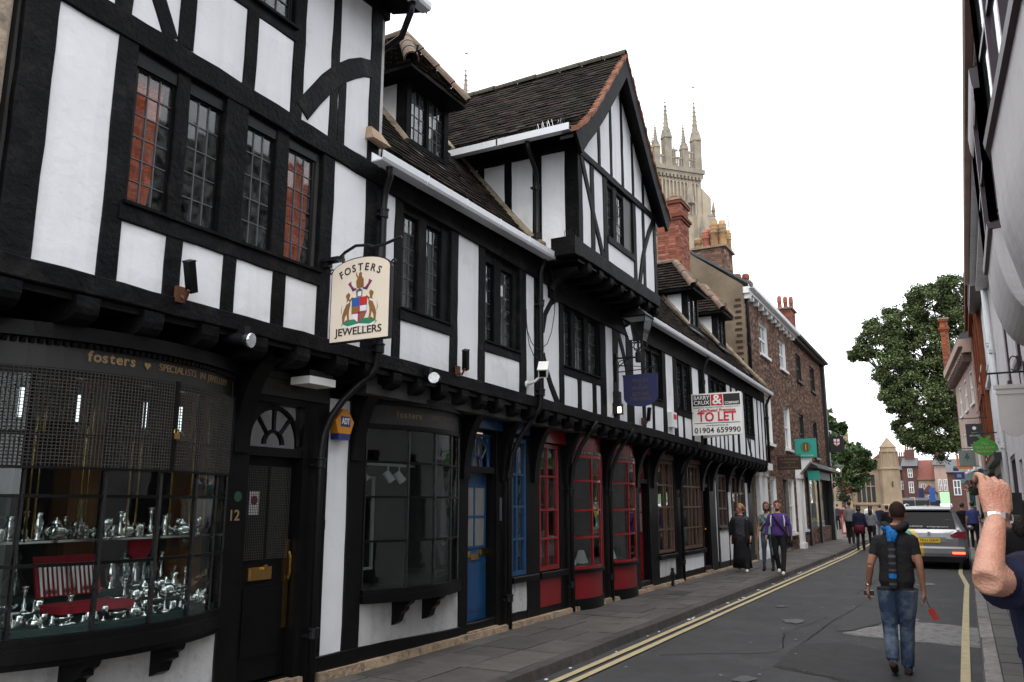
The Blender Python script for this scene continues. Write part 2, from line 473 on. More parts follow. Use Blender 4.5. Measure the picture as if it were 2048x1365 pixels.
for sx_, sy_, sr_ in ((-2.4, 13.2, .16), (-1.3, 17.8, .22), (-2.9, 15.0, .1), (-0.9, 20.5, .2), (-2.1, 8.7, .12)):
    patch("oil_stain", [(sx_ + sr_ * math.cos(a) * rnd(.6, 1.2), sy_ + 1.6 * sr_ * math.sin(a) * rnd(.6, 1.2)) for a in [2 * math.pi * k / 12 for k in range(12)]], STAIN, 0.0115, 0.01)
# painted lines
def line(name, x0, x1, y0, y1):
    o = solo(name, strip(x0, x1, y0, y1, 0.0165, 120, 0.012), YLINE, kind="structure")
line("yellow_line_left_outer", -3.74, -3.66, -6, 95)
line("yellow_line_left_inner", -3.58, -3.50, -6, 95)
ry = MB()
ypts = [(-0.155, -4), (-0.155, 12), (-0.145, 16), (-0.13, 19.6), (-0.12, 20.6), (-0.17, 21.8), (-0.26, 24), (-0.26, 60)]
for i, (x, y) in enumerate(ypts): ry.v += [(x - 0.045, y, 0.0165), (x + 0.045, y, 0.0165)]
ry.f = [(2 * i, 2 * i + 1, 2 * i + 3, 2 * i + 2) for i in range(len(ypts) - 1)]
solo("yellow_line_right", ry, YLINE, kind="structure")

# left pavement: flagstones in courses across the footway, each a slab of its own
pav = solo("pavement_left", MB().box(-5.62, -4.05, -6, 140, -0.04, 0.078), JOINT, kind="structure")
slabs = 0
y = 3.0
def slab(x0, x1, y0, y1, m, parent, z1=0.1, name="flagstone"):
    g = 0.006
    dz = rnd(-0.003, 0.003); t = rnd(-0.002, 0.002)
    mb = MB().hexa([(x0 + g, y0 + g, 0.03), (x1 - g, y0 + g, 0.03), (x1 - g, y1 - g, 0.03), (x0 + g, y1 - g, 0.03),
                    (x0 + g, y0 + g, z1 + dz), (x1 - g, y0 + g, z1 + dz + t), (x1 - g, y1 - g, z1 + dz - t), (x0 + g, y1 - g, z1 + dz)])
    part(name, mb, m, parent)
while y < 44:
    d = rnd(0.55, 0.85)
    cuts = [-5.60, -5.60 + rnd(0.42, 0.85)]
    cuts.append(min(cuts[-1] + rnd(0.4, 0.7), -4.3))
    cuts.append(-4.06)
    for a, b in zip(cuts[:-1], cuts[1:]):
        if b - a > 0.1: slab(a, b, y, y + d, FLAG, pav)
    y += d
kerb = solo("kerb_left", MB().box(-4.055, -3.905, -6, 140, -0.05, 0.05), JOINT, kind="structure")
y = 5.0
while y < 60:
    d = rnd(0.75, 1.25)
    a = bend(y)
    wob = rnd(-0.008, 0.008)
    mb = MB().hexa([(-4.05 + a, y + .004, -0.02), (-3.885 + wob + a, y + .004, -0.02), (-3.885 + wob + a, y + d - .004, -0.02), (-4.05 + a, y + d - .004, -0.02),
                    (-4.05 + a, y + .004, 0.104), (-3.91 + wob + a, y + .004, 0.1), (-3.91 + wob + a, y + d - .004, 0.1), (-4.05 + a, y + d - .004, 0.104)])
    part("kerb_stone", mb, KERB, kerb)
    y += d
# iron cover set in the left pavement
ic = MB().box(-4.95, -4.62, 15.0, 15.6, 0.06, 0.1065)
solo("cellar_cover", ic, mat("cover_iron", (0.03, 0.028, 0.027), 0.7, 0.3, 30, 0.8, 80), "dark iron cellar cover set in the left pavement", "cover")

# right pavement
pavr = solo("pavement_right", MB().box(0.16, 1.3, -6, 140, -0.04, 0.078), JOINT, kind="structure")
y = 4.0
while y < 34:
    d = rnd(0.5, 0.8)
    for a, b in ((0.165, 0.42), (0.42, 0.75 + rnd(-.05, .05)), (0.80, 1.2)):
        slab(a, b, y, y + d, FLAG, pavr)
        y += 0.0
    y += d
kerbr = solo("kerb_right", MB().box(0.02, 0.155, -6, 140, -0.05, 0.05), JOINT, kind="structure")
y = 4.0
while y < 60:
    d = rnd(0.7, 1.2); wob = rnd(-0.01, 0.01)
    part("kerb_stone", MB().hexa([(0.0 + wob, y + .004, -0.02), (0.16, y + .004, -0.02), (0.16, y + d - .004, -0.02), (0.0 + wob, y + d - .004, -0.02),
                                  (0.02 + wob, y + .004, 0.1), (0.16, y + .004, 0.104), (0.16, y + d - .004, 0.104), (0.02 + wob, y + d - .004, 0.1)]), KERB_R, kerbr)
    y += d
# ------------------------------------------------------------------ timber-frame helpers (facades face +X; points are (y, z))
def tim(name, pts, w, X, parent, m=None, d=0.10, proud=0.014, jit=0.006, axis='x'):
    """a hewn timber along the polyline pts with width w, front face at X + proud; axis 'y': facade facing -Y, points (x, z)"""
    dense = [Vector(pts[0])]
    for p, q in zip(pts[:-1], pts[1:]):
        p, q = Vector(p), Vector(q)
        n = max(1, int((q - p).length / 0.22))
        for k in range(1, n + 1): dense.append(p.lerp(q, k / n))
    mb = MB(); N = len(dense)
    ch = 0.008
    fx = X + proud + rnd(-0.003, 0.003)
    rows = []
    for i, p in enumerate(dense):
        t = (dense[min(i + 1, N - 1)] - dense[max(i - 1, 0)]).normalized()
        nn = Vector((-t.y, t.x))
        ww = w if not isinstance(w, (list, tuple)) else w[0] + (w[1] - w[0]) * i / max(1, N - 1)
        e = 0 if i in (0, N - 1) else 1
        a = p + nn * (ww / 2 + rnd(-jit, jit) * e); b = p - nn * (ww / 2 + rnd(-jit, jit) * e)
        jx = rnd(-0.003, 0.003)
        a2 = a - nn * ch; b2 = b + nn * ch
        pr = [(fx - d, a), (fx - ch + jx, a), (fx + jx, a2), (fx + jx, b2), (fx - ch + jx, b), (fx - d, b)]
        rows.append([(x, q.x, q.y) if axis == 'x' else (q.x, -x, q.y) for x, q in pr])
    mb.loft(rows, cap=True, closed=True)
    return part(name, mb, m or TIMBER, parent)

def post(y0, y1, z0, z1, X, parent, name="post", **k):
    return tim(name, [((y0 + y1) / 2, z0), ((y0 + y1) / 2, z1)], y1 - y0, X, parent, **k)

def beam(y0, y1, z0, z1, X, parent, name="beam", z0b=None, z1b=None, **k):
    z0b = z0 if z0b is None else z0b; z1b = z1 if z1b is None else z1b
    return tim(name, [(y0, (z0 + z1) / 2), (y1, (z0b + z1b) / 2)], [z1 - z0, z1b - z0b], X, parent, **k)

def panel(y0, y1, z0, z1, X, parent, m=None, name="plaster_panel", t=0.05):
    """infill of plaster between timbers, very slightly cushioned"""
    mb = MB(); n = 6
    ny = max(2, min(8, int((y1 - y0) / 0.12))); nz = max(2, min(10, int((z1 - z0) / 0.12)))
    for i in range(nz + 1):
        for k in range(ny + 1):
            y = y0 + (y1 - y0) * k / ny; z = z0 + (z1 - z0) * i / nz
            edge = min(k, ny - k, i, nz - i)
            bul = (0.004 if edge > 0 else 0) + 0.004 * mnoise.noise((y * 3, z * 3, X))
            mb.v.append((X + bul, y, z))
    for i in range(nz):
        for k in range(ny):
            a = i * (ny + 1) + k
            mb.f.append((a, a + 1, a + ny + 2, a + ny + 1))
    o = len(mb.v)
    mb.v += [(X - t, y0, z0), (X - t, y1, z0), (X - t, y1, z1), (X - t, y0, z1)]
    mb.f.append((o + 3, o + 2, o + 1, o))
    bot = list(range(ny + 1)); top = [nz * (ny + 1) + k for k in range(ny + 1)]
    lef = [i * (ny + 1) for i in range(nz + 1)]; rig = [i * (ny + 1) + ny for i in range(nz + 1)]
    mb.f += [tuple([o, o + 1] + bot[::-1]), tuple([o + 3] + top + [o + 2]), tuple([o] + lef + [o + 3]), tuple([o + 1, o + 2] + rig[::-1])]
    return part(name, mb, m or PLASTER, parent, smooth=False)

def wall_core(y0, y1, z0, z1, holes, xb, xf, parent, m=None, name="wall_core"):
    """wall body with real openings, cut into boxes round the holes (y0,y1,z0,z1)"""
    ys = sorted({y0, y1, *[min(max(v, y0), y1) for h in holes for v in h[:2]]})
    mb = MB()
    for a, b in zip(ys[:-1], ys[1:]):
        if b - a < 1e-4: continue
        c = (a + b) / 2
        cuts = sorted([(max(h[2], z0), min(h[3], z1)) for h in holes if h[0] < c < h[1]])
        z = z0
        for h0, h1 in cuts:
            if h0 > z + 1e-4: mb.box(xb, xf, a, b, z, h0)
            z = max(z, h1)
        if z < z1 - 1e-4: mb.box(xb, xf, a, b, z, z1)
    return part(name, mb, m or DARK, parent)

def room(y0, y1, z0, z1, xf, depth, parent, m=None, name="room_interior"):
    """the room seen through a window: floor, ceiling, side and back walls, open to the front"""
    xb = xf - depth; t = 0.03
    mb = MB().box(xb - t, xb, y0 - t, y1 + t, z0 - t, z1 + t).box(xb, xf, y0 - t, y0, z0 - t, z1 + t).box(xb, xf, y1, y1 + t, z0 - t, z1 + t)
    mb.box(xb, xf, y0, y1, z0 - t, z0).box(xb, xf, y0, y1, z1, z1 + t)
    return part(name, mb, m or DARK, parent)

_pane_cache = {}
def pane_mesh(w, h, gm):
    k = (round(w, 3), round(h, 3), gm.name)
    if k not in _pane_cache:
        _pane_cache[k] = mk("pane", MB().box(-0.0015, 0.0015, -w / 2, w / 2, -h / 2, h / 2), gm)
    return _pane_cache[k]

def put_pane(y, z, w, h, X, parent, gm, tilt=0.02):
    o = bpy.data.objects.new("pane", pane_mesh(w, h, gm)); COL.objects.link(o)
    o.parent = parent; o.location = (X, y, z)
    o.rotation_euler = (0, rnd(-tilt, tilt), rnd(-tilt, tilt))
    return o

def casement(y0, y1, z0, z1, nc, nr, X, parent, m=None, gm=None, fw=0.028, tilt=0.02, curtain=None, cur=(0, 1), lead=0.009, barm=None, name="window", recess=0.05):
    """one leaded light: frame > panes, lead lattice, curtain behind"""
    m = m or TIMBER_D; gm = gm or GLASS
    xf = X - recess
    mb = MB().box(xf - 0.035, xf + 0.012, y0, y0 + fw, z0, z1).box(xf - 0.035, xf + 0.012, y1 - fw, y1, z0, z1)
    mb.box(xf - 0.034, xf + 0.011, y0 + fw, y1 - fw, z0, z0 + fw).box(xf - 0.034, xf + 0.011, y0 + fw, y1 - fw, z1 - fw, z1)
    f = part(name, mb, m, parent)
    a0, a1, b0, b1 = y0 + fw, y1 - fw, z0 + fw, z1 - fw
    pw, ph = (a1 - a0) / nc, (b1 - b0) / nr
    lb = MB()
    for i in range(1, nc): lb.box(xf - 0.016, xf + 0.003, a0 + i * pw - lead / 2, a0 + i * pw + lead / 2, b0, b1)
    for j in range(1, nr): lb.box(xf - 0.015, xf + 0.002, a0, a1, b0 + j * ph - lead / 2, b0 + j * ph + lead / 2)
    if lb.f: part("lead_lattice" if barm is None else "glazing_bars", lb, barm or LEAD, f)
    for i in range(nc):
        for j in range(nr):
            put_pane(a0 + (i + .5) * pw, b0 + (j + .5) * ph, pw - 0.002, ph - 0.002, xf - 0.007, f, gm, tilt)
    if curtain:
        cm = MB(); n = 26
        c0 = a0 + (a1 - a0) * cur[0]; c1 = a0 + (a1 - a0) * cur[1]
        rows = []
        for zz in (b0 - 0.02, (b0 * 0.7 + b1 * 0.3), (b0 + b1) / 2, b1 + 0.02):
            s = 1.0 if zz > (b0 + b1) / 2 else (0.86 if zz > b0 else 0.68)
            if curtain is NET: s = 1.0
            rows.append([(xf - 0.065 + 0.016 * math.sin(k * 1.9) + 0.008 * math.sin(k * 0.7 + zz), c0 + (c1 - c0) * s * k / n, zz) for k in range(n + 1)])
        cm.loft(rows, cap=False, closed=False)
        part("curtain", cm, curtain, f, smooth=True)
    return f

def tiles_on(p00, p10, p01, p11, cols, rows, parent, m, name="roof_tiles", lift=0.022, skip=None, th=0.016):
    """plain tiles laid in courses on the quad p00 (eave start) p10 (eave end) p01/p11 (top); each tile its own thin slab in one joined mesh"""
    p00, p10, p01, p11 = map(Vector, (p00, p10, p01, p11))
    nrm = (p10 - p00).cross(p01 - p00).normalized()
    if nrm.z < 0: nrm = -nrm
    mb = MB(); mb.r = []
    def P(u, v): return (p00.lerp(p10, u)).lerp(p01.lerp(p11, u), v)
    for j in range(rows):
        off = 0.5 if j % 2 else 0.0
        for i in range(-1, cols):
            u0 = max(0, (i + off + 0.02) / cols); u1 = min(1, (i + off + 0.98) / cols)
            if u1 - u0 < 0.2 / cols: continue
            if skip and skip((u0 + u1) / 2, (j + .5) / rows): continue
            v0 = j / rows + rnd(-0.12, 0.12) / rows; v1 = min(1.0, (j + 1.25) / rows)
            a, b, c, d = P(u0, v0), P(u1, v0), P(u1, v1), P(u0, v1)
            l = lift + rnd(-0.004, 0.006); l2 = l + rnd(-0.003, 0.003)
            o = len(mb.v)
            mb.v += [tuple(a + nrm * l), tuple(b + nrm * l2), tuple(c + nrm * 0.004), tuple(d + nrm * 0.004),
                     tuple(a + nrm * (l - th)), tuple(b + nrm * (l2 - th))]
            mb.f += [(o, o + 1, o + 2, o + 3), (o + 4, o + 5, o + 1, o), (o, o + 3, o + 4), (o + 1, o + 5, o + 2)]
            q = rnd(0, 1); mb.r += [q] * 4
    return part(name, mb, m, parent, kind="stuff")

def half_round(path, r, parent, m, name="ridge_tile", seg=0.4):
    """row of half-round ridge or hip tiles, each its own piece"""
    path = [Vector(p) for p in path]
    for p, q in zip(path[:-1], path[1:]):
        L = (q - p).length; n = max(1, round(L / seg)); t = (q - p).normalized()
        side = t.cross(Vector((0, 0, 1))).normalized(); up = side.cross(t).normalized()
        for k in range(n):
            a = p + t * (L * k / n); b = p + t * (L * (k + 1) / n - 0.012)
            rr = r * rnd(0.95, 1.05); rings = []
            for c, kk in ((a, 1.06), (b, 0.97)):
                ring = [c + (side * math.cos(w) + up * math.sin(w)) * rr * kk for w in [math.pi * i / 8 - 0.25 + 0.0625 * i for i in range(9)]]
                ring += [c + (side * math.cos(w) + up * math.sin(w)) * (rr * kk - 0.02) for w in [math.pi * i / 8 - 0.25 + 0.0625 * i for i in range(8, -1, -1)]]
                rings.append(ring)
            part(name, MB().loft(rings), m, parent)

def gutter(path, parent, m, name="gutter", w=0.125, h=0.085, clips=0.0):
    """square-section plastic gutter along path (3d points along Y or X); joined lengths with bracket straps"""
    path = [Vector(p) for p in path]
    for p, q in zip(path[:-1], path[1:]):
        t = (q - p).normalized(); s = Vector((t.y, -t.x, 0)).normalized(); u = Vector((0, 0, 1))
        sec = [(-w / 2, h), (-w / 2, 0), (w / 2 - 0.02, 0), (w / 2 - 0.004, 0.03), (w / 2, h), (w / 2 - 0.012, h), (w / 2 - 0.016, 0.034), (w / 2 - 0.026, 0.012), (-w / 2 + 0.01, 0.012), (-w / 2 + 0.01, h)]
        g = part(name, MB().loft([[c + s * a + u * b for a, b in sec] for c in (p, q)]), m, parent)
        if clips:
            n = int((q - p).length / clips)
            for k in range(1, n + 1):
                c = p.lerp(q, k / (n + 1)); e = 0.005
                sec2 = [(-w / 2, -e), (w / 2 - 0.018, -e), (w / 2 + e, 0.03), (w / 2 + e, h + e), (w / 2 - 0.02, h + e), (w / 2 - 0.02, h + 0.001), (-w / 2, h + 0.001)]
                part("gutter_clip", MB().loft([[c + t * dd + s * a + u * b for a, b in sec2] for dd in (-0.012, 0.012)]), m, g)

def downpipe(path, parent, r=0.035, collars=(), name="downpipe", m=None):
    p = part(name, MB().tube(path, r, 10), m or IRON, parent, smooth=True)
    for c in collars:
        part("pipe_collar", MB().lathe([(r * 1.0, -0.045), (r * 1.35, -0.04), (r * 1.35, 0.03), (r * 1.55, 0.035), (r * 1.55, 0.05), (r, 0.055)], 12, c), m or IRON, p, smooth=False)
        part("pipe_bracket", MB().box(c[0] - 0.07, c[0] - 0.01, c[1] - 0.075, c[1] + 0.075, c[2] - 0.03, c[2] - 0.005), m or IRON, p)
    return p

def arc_bracket(y, w, X0, X1, z0, z1, parent, name="jetty_bracket", m=None):
    """curved timber bracket in the x-z plane from the post face (X0, z0) up to the jetty (X1, z1)"""
    mb = MB(); n = 9; low = []; 
    for k in range(n + 1):
        a = math.pi / 2 * k / n
        low.append((X0 + 0.055 + (X1 - X0 - 0.055) * (1 - math.cos(a)), z0 + (z1 - 0.06 - z0) * math.sin(a)))
    poly = [(X0, y - w / 2, z0)] + [(x, y - w / 2, z) for x, z in low] + [(X1, y - w / 2, z1), (X0, y - w / 2, z1)]
    # triangulated as a fan strip so the concave outline is kept
    o = 0; V = []; F = []
    for k, (x, z) in enumerate(low):
        for yy in (y - w / 2, y + w / 2):
            V += [(x, yy, z), (X0 + (X1 - X0) * (k / n) ** 1.0 * 0.999, yy, z1 if k else z0 + 0.0)]
    V[1] = (X0, y - w / 2, z0); V[3] = (X0, y + w / 2, z0)
    for k in range(1, n + 1):
        V[4 * k + 1] = (X0 + (X1 - X0) * max(0, (k - 4)) / (n - 4), y - w / 2, z0 + (z1 - z0) * min(1, k / 4))
        V[4 * k + 3] = (X0 + (X1 - X0) * max(0, (k - 4)) / (n - 4), y + w / 2, z0 + (z1 - z0) * min(1, k / 4))
    for k in range(n):
        a, b = 4 * k, 4 * k + 4
        F += [(a, b, b + 1, a + 1), (a + 2, a + 3, b + 3, b + 2), (a, a + 2, b + 2, b), (a + 1, b + 1, b + 3, a + 3)]
    mb.add(V, F)
    return part(name, mb, m or TIMBER_D, parent)

def joist(y, w, z0, z1, X0, X1, parent, name="joist_end"):
    """jetty joist with a rounded nose"""
    h = z1 - z0; poly = [(X0, z1), (X0, z0), (X1 - h * 0.7, z0), (X1 - h * 0.3, z0 + h * 0.10), (X1 - h * 0.08, z0 + h * 0.3), (X1, z0 + h * 0.55), (X1, z1)]
    return part(name, MB().prism([(x, y - w / 2, z) for x, z in poly], (0, w, 0)), TIMBER, parent)

def bow(yc, half, sag, Xb, y):
    """x of a shallow bow front at y"""
    Rr = (half * half + sag * sag) / (2 * sag)
    return Xb - (Rr - sag) + math.sqrt(max(0, Rr * Rr - (y - yc) ** 2))

def bow_sheet(yc, half, sag, Xb, z0, z1, d0, d1, n=20, y0=None, y1=None):
    """curved solid following the bow between offsets d0 (inner) and d1 (outer)"""
    y0 = yc - half if y0 is None else y0; y1 = yc + half if y1 is None else y1
    rows = []
    for k in range(n + 1):
        y = y0 + (y1 - y0) * k / n; x = bow(yc, half, sag, Xb, y)
        rows.append([(x + d0, y, z0), (x + d1, y, z0), (x + d1, y, z1), (x + d0, y, z1)])
    return MB().loft(rows)

BARG = mat("wet_black_gloss", (0.007, 0.007, 0.0075), 0.16, 0.3, 30, 0.5, 70, spec=0.6, coat=0.5)
def bow_window(yc, half, sag, Xb, z0, z1, bars, hz, parent, m, gm=None, sill=True, bw=0.022, tilt=0.012, sill_m=None, name="bow_window"):
    """bowed shop window: curved head and sill, glazing bars, flat panes between them"""
    gm = gm or GLASS_S
    mb = bow_sheet(yc, half, sag, Xb, z1, z1 + 0.05, -0.06, 0.03)
    f = part(name, mb, m, parent)
    if sill: part("window_sill", bow_sheet(yc, half, sag, Xb, z0 - 0.05, z0, -0.05, 0.03), m, f)
    ys = [yc - half + 2 * half * b for b in bars]
    for y in ys:
        x = bow(yc, half, sag, Xb, y)
        part("glazing_bar", MB().box(x - 0.02, x + 0.016, y - bw / 2, y + bw / 2, z0, z1), BARG if m is TIMBER_D else m, f)
    for zz in hz:
        part("glazing_bar", bow_sheet(yc, half, sag, Xb, zz - bw / 2, zz + bw / 2, -0.019, 0.015, 16, ys[0], ys[-1]), m, f)
    zs = [z0] + list(hz) + [z1]
    for a, b in zip(ys[:-1], ys[1:]):
        xa, xb_ = bow(yc, half, sag, Xb, a), bow(yc, half, sag, Xb, b)
        w = math.hypot(b - a, xb_ - xa)
        for c, d in zip(zs[:-1], zs[1:]):
            o = put_pane((a + b) / 2, (c + d) / 2, w - 0.004, d - c - 0.004, (xa + xb_) / 2, f, gm, 0.0)
            o.rotation_euler = (0, rnd(-tilt, tilt), math.atan2(-(xb_ - xa), b - a) + rnd(-tilt, tilt))
    return f
# ------------------------------------------------------------------ jeweller's house (three storeys, jettied)
XA, XG = -5.0, -5.45
A = thing("timber_framed_house", "tall black and white timber-framed house with bowed jeweller's window and orange curtains", "house", (-5.5, 4.5, 0))
# first floor
aw = [(3.53, 3.87), (3.99, 4.33), (4.57, 4.92), (5.08, 5.43)]
post(2.68, 2.90, 3.1, 6.9, XA, A, "corner_post", d=0.25)
post(3.34, 3.50, 3.2, 5.0, XA, A)
post(5.50, 5.665, 3.2, 4.97, XA, A)
post(6.14, 6.32, 3.1, 6.9, XA, A, "corner_post", d=0.25)
post(6.20, 6.43, 3.1, 4.95, XA, A, proud=0.004)
beam(2.66, 6.46, 3.085, 3.225, XA, A, "bressumer", 3.06, 3.195, d=0.2, proud=0.03)
beam(3.46, 5.53, 3.66, 3.785, XA, A, "sill_beam", proud=0.02)
part("window_sill", MB().box(XA - 0.03, XA + 0.045, 3.48, 5.52, 3.785, 3.81), TIMBER, A)
for a, b in ((3.87, 4.02), (4.41, 4.545), (4.95, 5.105)): post(a, b, 3.2, 3.68, XA, A, "stud")
beam(2.66, 6.42, 5.02, 5.225, XA, A, "beam", 4.92, 5.115, d=0.2, proud=0.03)
for a, b in ((2.88, 3.36), (5.64, 6.22)): panel(a, b, 3.2, 5.04, XA, A)
for a, b in ((3.48, 3.89), (4.0, 4.43), (4.53, 4.97), (5.09, 5.52)): panel(a, b, 3.2, 3.68, XA, A)
# window of four lights, mullions between
post(3.87, 3.99, 3.8, 4.98, XA, A, "mullion", m=TIMBER, proud=-0.005)
post(4.335, 4.565, 3.8, 4.97, XA, A, "mullion", m=TIMBER)
post(4.925, 5.075, 3.8, 4.96, XA, A, "mullion", m=TIMBER, proud=-0.005)
for i, (a, b) in enumerate(aw):
    casement(a, b, 3.81, 4.87 - 0.006 * i, 3, 6 if i in (0, 3) else 5, XA, A, curtain=ORANGE if i in (0, 3) else None, cur=(0, 0.98) if i == 0 else (0, 1.25), fw=0.02)
    part("window_head", MB().box(XA - 0.1, XA - 0.02, a - 0.01, b + 0.01, 4.865 - 0.006 * i, 4.99), TIMBER_D, A)
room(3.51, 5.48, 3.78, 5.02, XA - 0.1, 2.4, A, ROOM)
wall_core(2.66, 6.42, 3.1, 6.95, [(3.52, 5.46, 3.8, 4.98), (4.06, 5.03, 6.02, 6.75)], XA - 0.3, XA - 0.045, A)
# second floor
post(3.28, 3.42, 5.2, 6.9, XA, A, "stud"); post(3.82, 3.97, 5.2, 6.9, XA, A); post(4.48, 4.615, 5.17, 5.88, XA, A, "stud")
tim("brace", [(3.47, 5.70), (3.60, 5.52), (3.76, 5.2)], 0.14, XA, A)
post(5.04, 5.19, 5.15, 6.9, XA, A); post(5.55, 5.675, 5.13, 6.9, XA, A, "stud", proud=0.008)
post(5.67, 5.79, 5.13, 5.8, XA, A, "stud", proud=0.006)
tim("curved_brace", [(5.19, 5.24), (5.35, 5.46), (5.5, 5.66), (5.67, 5.845), (5.85, 5.99), (6.02, 6.09), (6.17, 6.145)], 0.19, XA, A, proud=0.02)
beam(3.95, 5.06, 5.86, 5.975, XA, A, "sill_beam")
beam(2.66, 6.42, 6.84, 7.02, XA, A, "wall_plate", d=0.2, proud=0.03)
for a, b in ((2.88, 3.3), (3.4, 3.84), (5.17, 5.57), (5.65, 6.16)): panel(a, b, 5.15, 6.86, XA, A)
for a, b in ((3.95, 4.5), (4.6, 5.06)): panel(a, b, 5.15, 5.88, XA, A)
for a, b in ((4.08, 4.55), (4.55, 5.02)): casement(a, b, 6.0, 6.78, 3, 4, XA, A, fw=0.03)
room(4.0, 5.04, 5.95, 6.85, XA - 0.1, 2.0, A, ROOM)
part("window_sill", MB().box(XA - 0.03, XA + 0.05, 4.0, 5.06, 5.975, 6.0), TIMBER, A)
# eaves, soffit, gutter and roof
part("soffit", MB().prism([(-5.02, 2.4, 6.98), (-4.62, 2.4, 6.88), (-4.62, 2.4, 7.0), (-5.02, 2.4, 7.2)], (0, 4.12, 0)), TIMBER, A)
part("verge_board", MB().prism([(-4.58, 6.5, 6.86), (-4.6, 6.5, 7.05), (-9.2, 6.5, 12.4), (-9.2, 6.5, 12.1)], (0, 0.05, 0)), TIMBER, A)
part("roof_deck", MB().hexa([(-4.6, 2.3, 6.99), (-4.6, 6.5, 6.99), (-9.2, 6.5, 12.3), (-9.2, 2.3, 12.3), (-4.6, 2.3, 7.03), (-4.6, 6.5, 7.03), (-9.2, 6.5, 12.34), (-9.2, 2.3, 12.34)]), TIMBER, A)
tiles_on((-4.57, 2.3, 7.03), (-4.57, 6.52, 7.03), (-9.2, 2.3, 12.34), (-9.2, 6.52, 12.34), 25, 60, A, TILE)
gutter([(-4.53, 2.3, 6.83), (-4.53, 6.47, 6.83)], A, UPVC, clips=0.9)
downpipe([(-4.56, 6.25, 6.84), (-4.58, 6.25, 6.72), (-4.82, 6.42, 6.60), (-5.10, 6.47, 6.55), (-5.14, 6.47, 6.4), (-5.14, 6.47, 5.7)], A)
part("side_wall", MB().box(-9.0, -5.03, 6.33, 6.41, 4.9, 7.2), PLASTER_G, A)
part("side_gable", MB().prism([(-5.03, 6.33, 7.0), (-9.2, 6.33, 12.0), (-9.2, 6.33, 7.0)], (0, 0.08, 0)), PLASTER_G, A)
part("rear_wall", MB().box(-9.3, -9.2, 2.66, 6.4, 0, 12), DARK, A)
# jetty: joists and soffit boards
part("jetty_boards", MB().box(-5.5, -5.02, 2.6, 6.46, 3.03, 3.075), TIMBER_D, A)
for y in (2.78, 3.31, 3.82, 4.33, 4.85, 5.36, 5.88, 6.3): joist(y, 0.17, 2.90, 3.07, -5.6, -4.985, A)
# ground floor: frame, bow window, door
wall_core(2.66, 6.6, 0.1, 3.05, [(2.92, 5.02, 0.85, 2.72), (5.22, 5.95, 0.2, 2.64)], XG - 0.2, XG - 0.06, A, TIMBER_D)
post(2.60, 2.93, 0.1, 3.0, XG, A, m=TIMBER_D, d=0.2)
post(5.0, 5.23, 0.1, 2.95, XG, A, m=TIMBER_D, d=0.2)
post(5.95, 6.28, 0.1, 2.95, XG, A, m=TIMBER_D, proud=0.0)
panel(6.27, 6.58, 0.3, 2.75, XG, A)
post(6.57, 6.83, 0.1, 2.95, XG, A, m=TIMBER_D, d=0.2)
beam(6.2, 6.84, 0.17, 0.32, XG, A, "sill_beam", m=TIMBER_D, proud=0.02)
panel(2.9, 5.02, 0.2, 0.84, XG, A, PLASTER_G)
beam(2.9, 5.02, 0.1, 0.32, XG, A, "sill_beam", m=TIMBER_D, proud=0.02)
for y in (5.11, 6.68): arc_bracket(y, 0.17, XG, -5.02, 2.15, 3.0, A)
YC, HF, SG = 3.975, 1.03, 0.30
BW = bow_window(YC, HF, SG, XG, 0.89, 2.56, [0.0, 0.125, 0.36, 0.57, 0.755, 0.90, 1.0], [1.33, 1.77, 2.17], A, TIMBER_D, sill=True)
part("bow_sill", bow_sheet(YC, HF + 0.02, SG, XG, 0.745, 0.84, -0.35, 0.06), TIMBER_D, A)
part("bow_sill_moulding", bow_sheet(YC, HF + 0.02, SG, XG, 0.70, 0.745, -0.35, 0.015), TIMBER_D, A)
part("fascia", bow_sheet(YC, HF + 0.01, SG, XG, 2.61, 2.80, -0.3, 0.0), mat("fascia_black", (0.016, 0.015, 0.013), 0.5, 0.2), A)
part("cornice", bow_sheet(YC, HF + 0.03, SG, XG, 2.80, 2.90, -0.4, 0.07), TIMBER_D, A)
for k in range(44):
    y = YC - HF + 2 * HF * (k + .5) / 44; x = bow(YC, HF, SG, XG, y)
    part("dentil", MB().box(x, x + 0.035, y - 0.014, y + 0.014, 2.765, 2.795), TIMBER_D, A)
for yb in (3.72, 4.44):        # scrolled brackets under the bow sill
    x1 = bow(YC, HF, SG, XG, yb) + 0.02
    prof = [(XG, 0.70), (x1, 0.70), (x1 - 0.02, 0.66), (x1 - 0.07, 0.63), (x1 - 0.07, 0.60), (x1 - 0.13, 0.57), (x1 - 0.16, 0.50), (x1 - 0.22, 0.47), (XG, 0.46)]
    prof = [(max(XG, x), z) for x, z in prof]
    part("sill_bracket", MB().prism([(x, yb - 0.05, z) for x, z in prof], (0, 0.10, 0)), TIMBER_D, A)
# wire mesh guard over the upper lights
wm = MB()
ya, yb = YC - HF + 0.03, YC + HF - 0.02
n = 84
for k in range(n + 1):
    y = ya + (yb - ya) * k / n; x = bow(YC, HF, SG, XG, y) + 0.045
    wm.box(x - 0.0025, x + 0.0025, y - 0.0025, y + 0.0025, 1.96, 2.60)
for k in range(29):
    z = 1.96 + 0.64 * k / 28
    b_ = bow_sheet(YC, HF, SG, XG, z - 0.0025, z + 0.0025, 0.0405, 0.0455, 18, ya, yb); wm.add(b_.v, b_.f)
WIRE = mat("galvanised_wire", (0.06, 0.056, 0.05), 0.6, 0.2, 20, metal=0.4)
part("wire_guard", wm, WIRE, BW, kind="stuff")
for y in (ya, YC + 0.20, yb):
    x = bow(YC, HF, SG, XG, y) + 0.045
    part("guard_frame", MB().box(x - 0.008, x + 0.008, y - 0.016, y + 0.016, 1.95, 2.62), TIMBER_D, BW)
